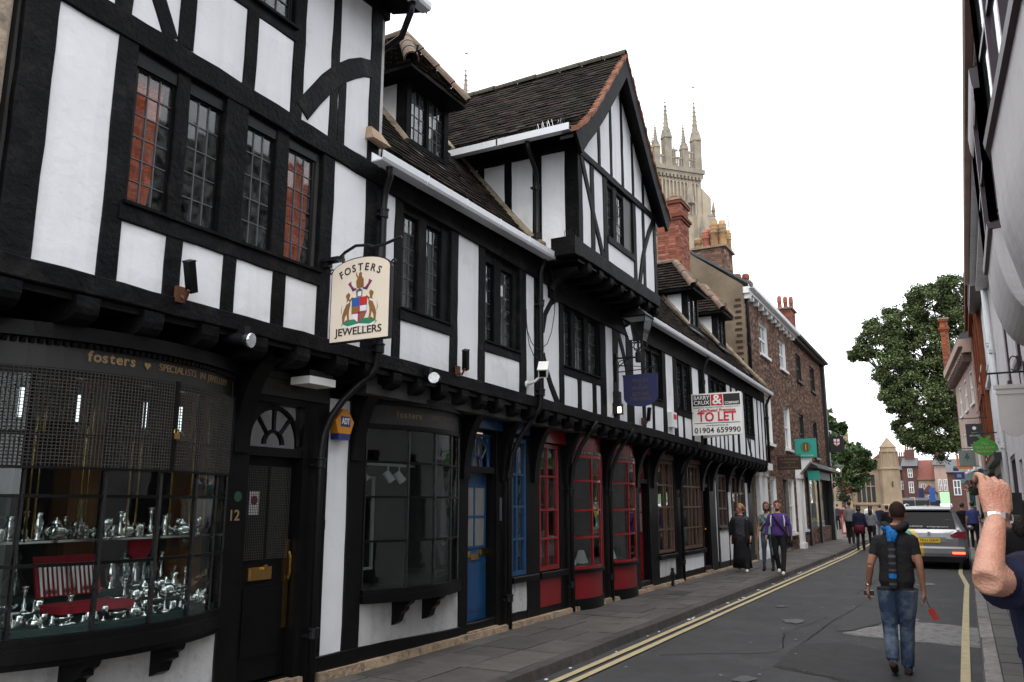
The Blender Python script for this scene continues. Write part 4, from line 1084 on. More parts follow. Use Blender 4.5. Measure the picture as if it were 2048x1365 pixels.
# ---------------- dormers
def dormer(y0, y1, nm):
    xf, z0, z1, xe = -5.80, 6.24, 7.04, -5.55
    ym = (y0 + y1) / 2
    def rz(x): return KN[1] + (x - KN[0]) / (RD[0] - KN[0]) * (RD[1] - KN[1])
    xb = xf - (z1 + 0.1 - rz(xf)) / ((RD[1] - KN[1]) / (KN[0] - RD[0])) - 0.15
    d = part(nm, MB().box(xf - 0.12, xf + 0.02, y0, y0 + 0.10, z0 - 0.05, z1 + 0.1).box(xf - 0.12, xf + 0.02, y1 - 0.10, y1, z0 - 0.05, z1 + 0.1).box(xf - 0.12, xf + 0.019, y0 + 0.1, y1 - 0.1, z0 - 0.1, z0 + 0.05).box(xf - 0.12, xf + 0.019, y0 + 0.1, y1 - 0.1, z1 - 0.02, z1 + 0.1).box(xf - 0.1, xf + 0.01, ym - 0.03, ym + 0.03, z0 + 0.05, z1 - 0.02), TIMBER, B)
    for a, b in ((y0 + 0.1, ym - 0.03), (ym + 0.03, y1 - 0.1)):
        f = casement(a, b, z0 + 0.05, z1 - 0.02, 3, 4, xf, d, fw=0.018, recess=0.02, curtain=NET, cur=(0, 0.7))
    for yy, s in ((y0, 0.0), (y1 - 0.05, 0.0)):
        part("dormer_cheek", MB().prism([(xf - 0.1, yy, rz(xf - 0.1) - 0.05), (xf - 0.1, yy, z1 + 0.08), (xb, yy, z1 + 0.08)], (0, 0.05, 0)), PLASTER, d)
        part("cheek_post", MB().box(xf - 0.6, xf - 0.52, yy - 0.012, yy + 0.062, rz(xf - 0.55) - 0.02, z1 + 0.08).box(xf - 0.14, xf - 0.02, yy - 0.012, yy + 0.062, rz(xf) - 0.1, z1 + 0.08).box(xb, xf, yy - 0.013, yy + 0.063, z1 + 0.0, z1 + 0.09), TIMBER, d)
    part("mortar_fillet", MB().tube([(x, y0 - 0.03, rz(x) + 0.03) for x in (xf + 0.05, xf - 0.2, xf - 0.5, xb)], [0.05, 0.06, 0.05, 0.05], 6), MORTAR, d)
    # hipped roof
    ye0, ye1, ze, zr, xh = y0 - 0.24, y1 + 0.08, z1 + 0.08, 8.02, -6.22
    xr = RD[0] + 0.7
    A1, A2 = (xe, ye0, ze), (xe, ye1, ze); Hh = (xh, ym, zr); Rr = (xr, ym, zr); B1, B2 = (xr - 0.0, ye0, ze), (xr, ye1, ze)
    part("dormer_soffit", MB().add([A1, A2, Hh, B1, B2, Rr, (xe, ye0, ze - .05), (xe, ye1, ze - .05), (xr, ye0, ze - .05), (xr, ye1, ze - .05)], [(0, 1, 2), (0, 2, 5, 3), (1, 4, 5, 2), (6, 8, 9, 7), (0, 6, 7, 1), (0, 3, 8, 6), (1, 7, 9, 4), (3, 5, 4, 9, 8)]), TIMBER, d)
    tiles_on(A1, A2, Hh, Hh, 8, 9, d, TILE, lift=0.03)
    tiles_on(B1, A1, Rr, Hh, 10, 10, d, TILE, lift=0.045, th=0.04)
    tiles_on(A2, B2, Hh, Rr, 10, 10, d, TILE, lift=0.03)
    up = Vector((0, 0, 0.04))
    half_round([Vector(A1) + up, Vector(Hh) + up], 0.09, d, RIDGE, "hip_tile", 0.3)
    half_round([Vector(A2) + up, Vector(Hh) + up], 0.09, d, RIDGE, "hip_tile", 0.3)
    half_round([Vector(Hh) + up, Vector(Rr) + up], 0.09, d, RIDGE, "ridge_tile", 0.35)
    part("hip_iron", MB().tube([(xe + 0.02, ye0, ze + .1), (xe + 0.1, ye0 - .04, ze + .1), (xe + 0.13, ye0 - .05, ze + .16), (xe + 0.08, ye0 - .03, ze + .19)], 0.012, 6), IRON, d)
    room(y0 + 0.1, y1 - 0.1, z0, z1, xf - 0.12, 0.9, d, DARK)
    part("lead_apron", MB().hexa([(xf + 0.02, y0, z0 - 0.1), (xf + 0.16, y0, z0 - 0.22), (xf + 0.16, y1, z0 - 0.22), (xf + 0.02, y1, z0 - 0.1), (xf + 0.02, y0, z0 - 0.05), (xf + 0.17, y0, z0 - 0.19), (xf + 0.17, y1, z0 - 0.19), (xf + 0.02, y1, z0 - 0.05)]), LEAD, d)
dormer(7.86, 8.83, "dormer_window"); dormer(20.13, 21.10, "dormer_window"); dormer(23.05, 23.98, "dormer_window")
# ------------------------------------------------------------------ ground floor of the row: shopfronts, doors, posts
gh = [(6.84, 8.70, 0.80, 2.62), (8.9, 9.6, 0.15, 2.66), (10.03, 10.48, 0.74, 2.62), (10.9, 11.56, 0.74, 2.64), (12.0, 13.24, 0.7, 2.64), (13.69, 14.88, 0.7, 2.64),
      (15.12, 15.68, 0.15, 2.56), (16.2, 17.27, 0.72, 2.62), (17.85, 19.42, 0.7, 2.62), (19.47, 20.06, 0.15, 2.6), (20.95, 21.8, 1.1, 2.5), (22.4, 23.8, 1.0, 2.5)]
wall_core(6.6, 25.0, 0.1, 3.0, gh, XG - 0.2, XG - 0.06, B, TIMBER_D)
for a, b in ((8.69, 8.895), (9.60, 10.03), (10.48, 10.885), (11.57, 11.985), (13.25, 13.68), (14.89, 15.12), (15.68, 16.19), (17.28, 17.83), (19.42, 19.47), (20.06, 20.63), (20.76, 20.93), (21.84, 21.92), (22.27, 22.4), (23.8, 23.88), (24.2, 24.75)):
    post(a, b, 0.1, 2.9, XG, B, m=TIMBER_D, d=0.2)
for y in (8.79, 9.78, 10.72, 11.8, 13.42, 15.0, 15.95, 17.62, 19.45, 20.35, 21.88, 23.0, 24.4):
    arc_bracket(y, 0.15, XG, -5.02, 2.02, zb(y) - 0.2, B)
beam(8.68, 25.0, 0.1, 0.29, XG, B, "sill_beam", 0.1, 0.29, m=TIMBER_D, proud=0.004)
beam(6.8, 8.72, 0.17, 0.32, XG, B, "sill_beam", 0.14, 0.28, m=TIMBER_D, proud=0.02)
# plinth stones
y = 6.2
while y < 24.8:
    d = rnd(0.5, 0.95)
    if not any(a < y + d / 2 < b for a, b in ()):
        part("plinth_stone", MB().hexa([(-5.6, y, 0.05), (-5.36 + rnd(-.015, .015), y, 0.05), (-5.36 + rnd(-.015, .015), y + d - .012, 0.05), (-5.6, y + d - .012, 0.05), (-5.6, y, 0.185), (-5.375, y, 0.185 - 0.003 * (y - 6)), (-5.375, y + d - .012, 0.18 - 0.003 * (y - 6)), (-5.6, y + d - .012, 0.185)]), STONE_Y, B)
    y += d
# second jeweller's bow window
YC2, HF2, SG2 = 7.76, 0.91, 0.29
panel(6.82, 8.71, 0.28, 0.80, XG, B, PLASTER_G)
bow_window(YC2, HF2, SG2, XG, 0.86, 2.50, [0.0, 0.25, 0.48, 0.69, 0.87, 1.0], [1.34, 1.79, 2.15], B, TIMBER_D)
part("bow_sill", bow_sheet(YC2, HF2 + 0.02, SG2, XG, 0.73, 0.81, -0.33, 0.05), TIMBER_D, B)
part("fascia", bow_sheet(YC2, HF2 + 0.01, SG2, XG, 2.55, 2.76, -0.3, 0.0), MATS["fascia_black"], B)
part("cornice", bow_sheet(YC2, HF2 + 0.02, SG2, XG, 2.76, 2.85, -0.4, 0.06), TIMBER_D, B)
bow_text("fosters", 0.095, YC2, HF2, SG2, XG, 7.13, 7.48, 2.66, mat("dim_gold", (0.12, 0.085, 0.045), 0.6), B, bold=0.002)
bow_text("SPECIALISTS IN", 0.075, YC2, HF2, SG2, XG, 7.62, 8.32, 2.66, MATS["dim_gold"], B)
for yb in (7.42, 7.98):
    x1 = bow(YC2, HF2, SG2, XG, yb)
    prof = [(XG, 0.73), (x1, 0.73), (x1 - 0.03, 0.69), (x1 - 0.08, 0.66), (x1 - 0.09, 0.62), (x1 - 0.14, 0.58), (x1 - 0.17, 0.50), (x1 - 0.22, 0.47), (XG, 0.46)]
    part("sill_bracket", MB().prism([(max(XG, x), yb - 0.045, z) for x, z in prof], (0, 0.09, 0)), TIMBER_D, B)
room(6.85, 8.68, 0.72, 2.7, XG - 0.02, 2.6, B, mat("shop_wall_greygreen", (0.035, 0.042, 0.04), 0.9, 0.2), "shop_interior")
FR = mat("pale_frame_paint", (0.50, 0.56, 0.54), 0.6)
for y0, y1, x in ((6.92, 7.3, -6.15), (7.42, 8.15, -6.35)):
    part("display_frame", MB().box(x, x + 0.03, y0, y0 + 0.03, 0.95, 2.05).box(x, x + 0.03, y1 - 0.03, y1, 0.95, 2.05).box(x, x + 0.029, y0 + .03, y1 - .03, 0.95, 0.98).box(x, x + 0.029, y0 + .03, y1 - .03, 2.02, 2.05), FR, B)
part("light_track", MB().box(-6.02, -5.98, 6.95, 8.5, 2.16, 2.19), FR, B)
for y in (7.15, 7.5, 7.98, 8.2):
    part("track_spotlight", MB().tube([(-6.0, y, 2.17), (-6.0, y, 2.08)], 0.008, 6).tube([(-6.02, y - .03, 2.09), (-5.96, y + 0.03, 1.98)], [0.045, 0.05], 10), WHITE, B)
# blue door with fanlight
NETD = mat("curtained_pane", (0.20, 0.20, 0.19), 0.25, 0.2, 5, stretch=(8, 8, 0.6))
def shop_door(y0, y1, m, lights, fan=True, zt=2.10, kp=True, pane_m=None, panels=2):
    d = part("door", MB().box(-5.62, -5.575, y0 + 0.02, y1 - 0.02, 0.2, zt), m, B)
    c, r = lights
    gw = (y1 - y0 - 0.16); gy = y0 + 0.08
    for i in range(c):
        for j in range(r):
            a = gy + gw * i / c + 0.012; b = gy + gw * (i + 1) / c - 0.012
            z0 = 1.18 + (zt - 0.16 - 1.18) * j / r + 0.012; z1 = 1.18 + (zt - 0.16 - 1.18) * (j + 1) / r - 0.012
            part("pane", MB().box(-5.573, -5.57, a, b, z0, z1), pane_m or NETD, d)
    part("glazing_frame", MB().box(-5.576, -5.56, gy - 0.01, gy + 0.012, 1.17, zt - 0.15).box(-5.576, -5.56, gy + gw - 0.012, gy + gw + 0.01, 1.17, zt - 0.15).box(-5.576, -5.561, gy, gy + gw, 1.16, 1.192).box(-5.576, -5.561, gy, gy + gw, zt - 0.172, zt - 0.15).box(-5.576, -5.559, gy, gy + gw, (1.18 + zt - 0.16) / 2 - 0.012, (1.18 + zt - 0.16) / 2 + 0.012).box(-5.576, -5.558, gy + gw / c - 0.012, gy + gw / c + 0.012, 1.18, zt - 0.16), m, d)
    part("door_panel", MB().box(-5.576, -5.563, y0 + 0.12, y1 - 0.12, 0.42, 0.95).box(-5.576, -5.568, y0 + 0.09, y1 - 0.09, 0.39, 0.98), m, d)
    part("door_frame", MB().box(-5.64, -5.46, y0, y0 + 0.03, 0.15, 2.64).box(-5.64, -5.46, y1 - 0.03, y1, 0.15, 2.64).box(-5.64, -5.45, y0 + 0.03, y1 - 0.03, zt + 0.01, zt + 0.09), TIMBER_D, B)
    part("doorstep", MB().box(-5.66, -5.40, y0, y1, 0.06, 0.195), STONE_Y, B)
    if fan:
        yc = (y0 + y1) / 2; w = (y1 - y0) / 2 - 0.06
        part("fanlight", MB().box(-5.56, -5.52, y0 + 0.03, y0 + 0.07, zt + 0.09, 2.62).box(-5.56, -5.52, y1 - 0.07, y1 - 0.03, zt + 0.09, 2.62).box(-5.56, -5.521, y0 + .07, y1 - .07, 2.58, 2.62)
             .tube([(-5.53, yc + w * math.cos(a), zt + 0.1 + 0.38 * math.sin(a)) for a in [math.pi * k / 12 for k in range(13)]], 0.018, 6)
             .tube([(-5.53, yc + w * .4 * math.cos(a), zt + 0.1 + 0.15 * math.sin(a)) for a in [math.pi * k / 8 for k in range(9)]], 0.014, 6)
             .tube([(-5.53, yc, zt + 0.25), (-5.53, yc, zt + 0.48)], 0.012, 5).tube([(-5.53, yc + .12, zt + 0.2), (-5.53, yc + .24, zt + 0.36)], 0.012, 5).tube([(-5.53, yc - .12, zt + 0.2), (-5.53, yc - .24, zt + 0.36)], 0.012, 5), m, B)
        part("fanlight_pane", MB().box(-5.556, -5.553, y0 + 0.03, y1 - 0.03, zt + 0.09, 2.6), GLASS_S, B)
        part("fanlight_blind", MB().box(-5.70, -5.69, y0 + 0.03, y1 - 0.03, zt + 0.09, 2.6), ROOM, B)
    return d
D2 = shop_door(8.90, 9.60, BLUE, (2, 2))
for k, (ya, za) in enumerate(((8.96, 1.06), (9.16, 1.02), (9.38, 1.07))):
    part("letter_plate", MB().box(-5.576, -5.555, ya, ya + 0.19, za, za + 0.075), BRASS, D2)
part("door_plaque", MB().lathe([(0.0, 0), (0.035, 0.0), (0.035, 0.008), (0.0, 0.009)], 12, (-5.574, 9.50, 0.92), 'x'), MATS["dull_green_disc"], D2)
part("bell_push", MB().box(XG + 0.01, XG + 0.03, 9.68, 9.72, 1.5, 1.8), LEAD, B)
part("blue_fascia", MB().box(-5.52, -5.40, 8.9, 10.5, 2.68, 2.88).box(-5.52, -5.36, 8.9, 10.5, 2.88, 2.93), BLUE, B)
# flat and bowed shop windows
def flat_window(y0, y1, z0, z1, bars, hz, m, bw=0.03, depth=0.08):
    X = XG - 0.02
    f = part("shop_window", MB().box(X - 0.06, X + 0.02, y0, y0 + 0.05, z0, z1).box(X - 0.06, X + 0.02, y1 - 0.05, y1, z0, z1).box(X - 0.06, X + 0.019, y0 + .05, y1 - .05, z0, z0 + 0.06).box(X - 0.06, X + 0.019, y0 + .05, y1 - .05, z1 - 0.06, z1), m, B)
    ys = [y0 + 0.05] + [y0 + 0.05 + (y1 - y0 - 0.1) * b for b in bars] + [y1 - 0.05]; zs = [z0 + 0.06] + list(hz) + [z1 - 0.06]
    for y in ys[1:-1]: part("glazing_bar", MB().box(X - 0.03, X + 0.018, y - bw / 2, y + bw / 2, z0 + 0.06, z1 - 0.06), m, f)
    for z in zs[1:-1]: part("glazing_bar", MB().box(X - 0.029, X + 0.016, y0 + .05, y1 - .05, z - bw / 2, z + bw / 2), m, f)
    for a, b in zip(ys[:-1], ys[1:]):
        for c, d in zip(zs[:-1], zs[1:]): put_pane((a + b) / 2, (c + d) / 2, b - a, d - c, X - 0.012, f, GLASS_S, 0.008)
    return f
flat_window(10.03, 10.48, 0.76, 2.62, [0.36], [1.24, 1.68, 2.12], BLUE)
part("window_blind", MB().box(-5.64, -5.63, 10.03, 10.48, 0.7, 2.62), NET, B)
panel(10.02, 10.69, 0.27, 0.68, XG, B, PLASTER_G); beam(10.0, 10.78, 0.67, 0.75, XG, B, "window_ledge", m=TIMBER_D, proud=0.06)
flat_window(10.9, 11.56, 0.77, 2.60, [0.42], [1.22, 1.63, 2.12], RED)
part("red_panel", MB().box(XG - 0.03, XG + 0.012, 10.89, 11.8, 0.27, 0.655), REDW, B); beam(10.88, 11.82, 0.66, 0.75, XG, B, "window_ledge", m=TIMBER_D, proud=0.05)
part("red_fascia", MB().box(-5.52, -5.40, 10.9, 11.75, 2.62, 2.86).box(-5.52, -5.36, 10.9, 11.75, 2.80, 2.88), RED, B)
SPR = mat("white_sign_letters", (0.55, 0.54, 0.5), 0.6)
for (y0, y1, sg) in ((12.0, 13.24, 0.15), (13.69, 14.88, 0.15)):
    yc, hf = (y0 + y1) / 2, (y1 - y0) / 2
    bow_window(yc, hf, sg, XG, 0.76, 2.44, [0.0, 0.4, 0.72, 0.93, 1.0], [1.2, 1.62, 2.08], B, RED, bw=0.035)
    part("window_ledge", bow_sheet(yc, hf + 0.01, sg, XG, 0.66, 0.715, -0.25, 0.05), TIMBER_D, B)
    part("red_panel", bow_sheet(yc, hf, sg, XG, 0.27, 0.66, -0.2, 0.0), REDW, B)
    part("plinth_course", bow_sheet(yc, hf + 0.02, sg, XG, 0.08, 0.27, -0.2, 0.015), TIMBER_D, B)
    part("red_fascia", bow_sheet(yc, hf, sg, XG, 2.56, 2.80, -0.2, 0.0), RED, B)
    part("sign_band", bow_sheet(yc, hf, sg, XG, 2.49, 2.56, -0.2, 0.008), MATS["fascia_black"], B)
    part("red_cornice", bow_sheet(yc, hf + 0.03, sg, XG, 2.80, 2.88, -0.3, 0.06), RED, B)
    bow_text("BESPOKE TAILORING", 0.06, yc, hf, sg, XG, y0 + 0.15, y1 - 0.1, 2.525, SPR, B, off=0.011)
room(10.9, 14.9, 0.72, 2.66, XG - 0.06, 3.2, B, mat("tailor_shop_wall", (0.10, 0.095, 0.085), 0.9, 0.3), "shop_interior")
lampm = emit("warm_lamp", (1.0, 0.82, 0.55), 2.2)
part("shop_lamp", MB().ball((-5.75, 12.62, 2.3), 0.04, 10, 8), lampm, B)
part("shop_lamp", MB().ball((-6.3, 12.95, 1.42), 0.035, 10, 8), lampm, B)
for y in (12.2, 12.5, 13.0, 13.9, 14.3, 14.6):
    part("display_cloth", MB().hexa([(-5.85, y, 0.74), (-5.68, y, 0.74), (-5.68, y + 0.2, 0.74), (-5.85, y + 0.2, 0.74), (-5.80, y + .05, 0.95), (-5.74, y + .05, 0.95), (-5.74, y + .15, 0.95), (-5.80, y + .15, 0.95)]), random.choice([ROOM, WHITE, DARK, GREENFELT]), B)
tie = MB().hexa([(-5.72, 12.42, 1.15), (-5.70, 12.42, 1.15), (-5.70, 12.47, 1.15), (-5.72, 12.47, 1.15), (-5.72, 12.36, 1.58), (-5.70, 12.36, 1.58), (-5.70, 12.40, 1.58), (-5.72, 12.40, 1.58)])
part("display_tie", tie, mat("mustard_silk", (0.28, 0.17, 0.06), 0.6), B)
D3 = shop_door(15.12, 15.68, RED, (2, 2))
part("red_fascia", MB().box(-5.52, -5.40, 15.0, 15.75, 2.66, 2.86), RED, B)
part("foot_rail_post", MB().box(-5.33, -5.28, 16.55, 16.6, 0.1, 0.45).box(-5.34, -5.27, 16.53, 16.62, 0.3, 0.37), IRON, B)
for (y0, y1, bars, hz) in ((16.2, 17.27, [0.4, 0.55, 0.85], [1.2, 1.65, 2.1]), (17.85, 19.42, [0.33, 0.5, 0.72, 0.9], [1.2, 1.65, 2.1])):
    flat_window(y0, y1, 0.74, 2.6, bars, hz, BROWNW, 0.035)
    panel(y0, y1 + (0.22 if y0 < 17 else 0.0), 0.28, 0.62, XG, B, PLASTER_G if y0 < 17 else PLASTER)
    beam(y0 - 0.03, y1 + 0.05, 0.62, 0.71, XG, B, "window_ledge", m=TIMBER_D, proud=0.06)
    part("brown_fascia", MB().box(-5.52, -5.42, y0, y1, 2.62, 2.84), BROWNW, B)
    part("window_blind", MB().box(-5.80, -5.79, y0 + 0.1, y1 - 0.1, 0.74, 1.18), NET, B)
room(16.2, 19.42, 0.7, 2.66, XG - 0.06, 2.8, B, mat("empty_shop_wall", (0.12, 0.12, 0.115), 0.9, 0.3), "shop_interior")
D4 = shop_door(19.47, 20.06, REDD, (2, 2), fan=False, pane_m=DARK, zt=2.1)
part("door_knob", MB().ball((-5.54, 19.98, 1.12), 0.03, 8, 6), BRASS, D4)
part("lintel_panel", MB().box(-5.56, -5.5, 19.47, 20.06, 2.12, 2.85), DARK, B)
panel(20.62, 20.77, 0.32, 2.3, XG, B); panel(20.92, 21.85, 0.3, 1.08, XG, B); panel(21.91, 22.28, 0.3, 2.3, XG, B); panel(22.38, 23.82, 0.3, 0.98, XG, B); panel(23.87, 24.21, 0.3, 2.3, XG, B)
flat_window(20.95, 21.8, 1.12, 2.46, [0.5], [1.6, 2.05], BROWNW, 0.035); flat_window(22.4, 23.8, 1.02, 2.46, [0.35, 0.68], [1.5, 2.0], BROWNW, 0.035)
for a, b, z in ((20.93, 21.85, 1.08), (22.38, 23.82, 0.98)): beam(a, b, z, z + 0.06, XG, B, "window_ledge", m=TIMBER_D, proud=0.05)
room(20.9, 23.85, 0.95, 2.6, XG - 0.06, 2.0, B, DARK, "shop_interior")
# ------------------------------------------------------------------ brick house beyond the row
BRICK = mat("brown_brick", (0.125, 0.066, 0.048), 0.9, 0.25, 6, 0.4, 60, attr=0.5, facevar=(0.26, 0.17, 0.12), spec=0.2, col2=(0.075, 0.043, 0.035), c2scale=3, c2amt=0.4)
BRICKR = mat("red_brick", (0.20, 0.064, 0.042), 0.9, 0.2, 6, 0.4, 60, attr=0.35, facevar=(0.28, 0.115, 0.075), spec=0.2)
MORT = mat("brick_mortar", (0.17, 0.145, 0.12), 0.95, 0.2, 8)
RENDER = mat("brown_cement_render", (0.195, 0.155, 0.105), 0.95, 0.15, 1.3, 0.3, 25, col2=(0.15, 0.115, 0.08), c2scale=1.0, c2amt=0.5)
POT_Y = mat("buff_chimney_pot", (0.33, 0.19, 0.09), 0.85, 0.25, 5, objvar=0.2, col2=(0.1, 0.08, 0.06), c2scale=4, c2amt=0.3)
POT_R = mat("red_chimney_pot", (0.27, 0.085, 0.055), 0.85, 0.2, 5, objvar=0.15)
SLATE = mat("grey_slate", (0.10, 0.105, 0.115), 0.7, 0.25, 5, 0.3, 40, attr=0.3)
BLACKP = mat("black_paint", (0.012, 0.012, 0.013), 0.4, 0.2)

def bricks_on(o, u, n, w, h, holes, parent, m=None, bl=0.225, bh=0.075, name="bricks", off0=0.0):
    """brick skin on a wall: o corner, u along, n outward; holes in (u0,u1,z0,z1); every brick its own block in one mesh"""
    o, u, n = Vector(o), Vector(u), Vector(n); up = Vector((0, 0, 1))
    mb = MB(); mb.r = []
    rows = int(h / bh)
    for j in range(rows):
        s = (bl / 2 if j % 2 else 0.0) + off0
        k = 0; x = -s; alt = j % 2
        while x < w:
            L = bl if (k + alt) % 2 == 0 else bl / 2
            a, b = max(0, x) + 0.005, min(w, x + L) - 0.005; x += L; k += 1
            z0, z1 = j * bh + 0.005, (j + 1) * bh - 0.005
            if b - a < 0.03: continue
            if any(H[0] < (a + b) / 2 < H[1] and H[2] < (z0 + z1) / 2 < H[3] for H in holes): continue
            p = 0.009 + rnd(-0.003, 0.004)
            P = [o + u * a + up * z0, o + u * b + up * z0, o + u * b + up * z1, o + u * a + up * z1]
            i = len(mb.v)
            mb.v += [tuple(q) for q in P] + [tuple(q + n * p) for q in P]
            mb.f += [(i + 4, i + 5, i + 6, i + 7), (i, i + 1, i + 5, i + 4), (i + 1, i + 2, i + 6, i + 5), (i + 2, i + 3, i + 7, i + 6), (i + 3, i, i + 4, i + 7)]
            mb.r += [rnd(0, 1)] * 5
    return part(name, mb, m or BRICK, parent, kind="stuff")

XC, CY0, CY1, CZ = -5.5, 25.45, 41.2, 8.42
Cb = thing("brick_house", "tall brown brick house with white sash windows and a blank rendered gable end", "house", (-7, 33, 0))
tops = [(27.35, 28.75), (30.75, 32.05), (34.2, 35.45), (37.7, 39.0)]
mids = [(27.45, 28.65), (30.8, 32.05), (34.1, 35.2), (37.5, 38.7)]
chole = [(a, b, 6.62, 7.76) for a, b in tops] + [(a, b, 3.68, 5.28) for a, b in mids] + [(27.6, 28.75, 0.7, 2.6), (29.9, 30.7, 0.15, 2.55), (30.85, 32.0, 0.7, 2.6), (33.5, 34.35, 0.75, 2.65), (35.0, 41.0, 0.75, 3.05)]
wall_core(CY0, CY1, 0, CZ, chole, XC - 0.3, XC, Cb, MORT)
bricks_on((XC, CY0, 0), (0, 1, 0), (1, 0, 0), CY1 - CY0, CZ, [(a - CY0, b - CY0, c, d) for a, b, c, d in chole], Cb)
def sash(y0, y1, z0, z1, X, parent, m, cols=2, rows=2, gm=None):
    f = part("sash_window", MB().box(X - 0.16, X - 0.06, y0, y0 + 0.09, z0, z1).box(X - 0.16, X - 0.06, y1 - 0.09, y1, z0, z1).box(X - 0.16, X - 0.061, y0 + .09, y1 - .09, z0, z0 + 0.1).box(X - 0.16, X - 0.061, y0 + .09, y1 - .09, z1 - 0.1, z1).box(X - 0.15, X - 0.07, y0 + .09, y1 - .09, (z0 + z1) / 2 - 0.03, (z0 + z1) / 2 + 0.03), m, parent)
    for i in range(cols):
        for j in range(rows):
            a = y0 + 0.09 + (y1 - y0 - 0.18) * i / cols; b = y0 + 0.09 + (y1 - y0 - 0.18) * (i + 1) / cols
            c = z0 + 0.1 + (z1 - z0 - 0.2) * j / rows; d = z0 + 0.1 + (z1 - z0 - 0.2) * (j + 1) / rows
            put_pane((a + b) / 2, (c + d) / 2, b - a - 0.02, d - c - 0.02, X - 0.11, f, gm or GLASS, 0.01)
    for i in range(1, cols):
        y = y0 + 0.09 + (y1 - y0 - 0.18) * i / cols; part("glazing_bar", MB().box(X - 0.125, X - 0.085, y - 0.014, y + 0.014, z0 + 0.1, z1 - 0.1), m, f)
    part("reveal", MB().box(X - 0.16, X - 0.003, y0 - 0.0, y0 + 0.012, z0, z1).box(X - 0.16, X - 0.003, y1 - 0.012, y1, z0, z1).box(X - 0.16, X - 0.004, y0 + .012, y1 - .012, z1 - 0.012, z1), m, f)
    part("sill", MB().box(X - 0.16, X + 0.09, y0 - 0.07, y1 + 0.07, z0 - 0.09, z0), m, f)
    return f
for i, (a, b) in enumerate(tops): sash(a, b, 6.62, 7.76, XC, Cb, WHITE if i < 2 else BLACKP, 3, 2)
for i, (a, b) in enumerate(mids): sash(a, b, 3.68, 5.28, XC, Cb, WHITE if i < 2 else BLACKP, 3, 2)
sash(27.6, 28.75, 0.7, 2.6, XC, Cb, WHITE); sash(30.85, 32.0, 0.7, 2.6, XC, Cb, WHITE); sash(33.5, 34.35, 0.75, 2.65, XC, Cb, WHITE)
part("room_interior", MB().box(XC - 1.2, XC - 1.1, CY0 + 0.1, CY1, 0, CZ), ROOM, Cb)
for z in (3.2, 6.0): part("floor_edge", MB().box(XC - 1.2, XC - 0.3, CY0 + 0.1, CY1, z, z + 0.2), DARK, Cb)
part("door", MB().box(XC - 0.14, XC - 0.09, 29.9, 30.7, 0.15, 2.3).box(XC - 0.09, XC - 0.075, 30.0, 30.6, 0.4, 1.0).box(XC - 0.09, XC - 0.075, 30.0, 30.6, 1.2, 2.1), BLACKP, Cb)
# white door case next to the timbered row, and white pilasters
part("pilaster", MB().box(XC, XC + 0.12, 25.55, 25.95, 0.1, 2.75).box(XC, XC + 0.16, 25.5, 26.0, 0.1, 0.35).box(XC, XC + 0.16, 25.5, 26.0, 2.55, 2.75), WHITE, Cb)
part("pilaster", MB().box(XC, XC + 0.12, 26.35, 26.75, 0.1, 2.75).box(XC, XC + 0.16, 26.3, 26.8, 0.1, 0.35).box(XC, XC + 0.16, 26.3, 26.8, 2.55, 2.75), WHITE, Cb)
part("door_hood", MB().box(XC, XC + 0.28, 25.47, 26.9, 2.75, 2.95), WHITE, Cb)
part("white_door", MB().box(XC - 0.05, XC + 0.02, 25.95, 26.35, 0.12, 2.55), WHITE, Cb)
part("pilaster", MB().box(XC, XC + 0.14, 32.45, 32.95, 0.1, 2.75).box(XC, XC + 0.2, 32.4, 33.0, 0.1, 0.3).box(XC, XC + 0.2, 32.4, 33.0, 2.65, 2.8).prism([(XC, 32.45, 2.8), (XC + 0.14, 32.45, 2.8), (XC + 0.55, 32.45, 3.25), (XC + 0.55, 32.45, 3.4), (XC, 32.45, 3.4)], (0, 0.5, 0)), WHITE, Cb)
# dark shopfront at the corner
part("shop_fascia", MB().box(XC, XC + 0.12, 34.5, 41.2, 2.75, 3.1).prism([(XC, 34.5, 3.1), (XC + 0.55, 34.5, 3.1), (XC + 0.5, 34.5, 3.2), (XC, 34.5, 3.45)], (0, 6.8, 0)), mat("dark_shopfront", (0.02, 0.018, 0.016), 0.5), Cb)
for y in (34.9, 37.6, 41.0): part("shop_post", MB().box(XC, XC + 0.1, y - 0.12, y + 0.12, 0.1, 2.75), BLACKP, Cb)
for a, b in ((35.1, 37.4), (37.8, 40.8)):
    part("shop_pane", MB().box(XC - 0.06, XC - 0.05, a, b, 0.75, 2.7), GLASS_S, Cb)
part("corner_post", MB().box(XC - 0.1, XC + 0.16, 40.95, 41.35, 0.1, 8.3), BLACKP, Cb)
part("menu_board", MB().box(XC + 0.02, XC + 0.05, 35.6, 36.5, 1.15, 1.75), mat("slate_board", (0.05, 0.06, 0.06), 0.7), Cb)
# gable end of brown render with toothed brick quoins
gp = [(XC, CY0, 0), (XC, CY0, CZ + 0.05), (-6.7, CY0, 9.38), (-7.2, CY0, 9.75), (-9.2, CY0, 11.2), (-13, CY0, 8.2), (-13, CY0, 0)]
part("rendered_gable", MB().prism(gp, (0, -0.12, 0)), RENDER, Cb)
for k in range(15):
    part("toothed_brick", MB().box(XC - 0.26 - (0.04 if k % 2 else 0), XC - 0.08, CY0 - 0.135, CY0 - 0.10, 5.3 + k * 0.19, 5.375 + k * 0.19), BRICK, Cb)
part("roof_slope", MB().hexa([(XC + 0.25, CY0 - 0.1, CZ), (XC + 0.25, CY1 + 0.1, CZ - .05), (-9.2, CY1 + 0.1, 11.2), (-9.2, CY0 - .1, 11.25), (XC + 0.25, CY0 - .1, CZ + 0.08), (XC + 0.25, CY1 + .1, CZ + 0.03), (-9.2, CY1 + .1, 11.28), (-9.2, CY0 - .1, 11.33)]), SLATE, Cb)
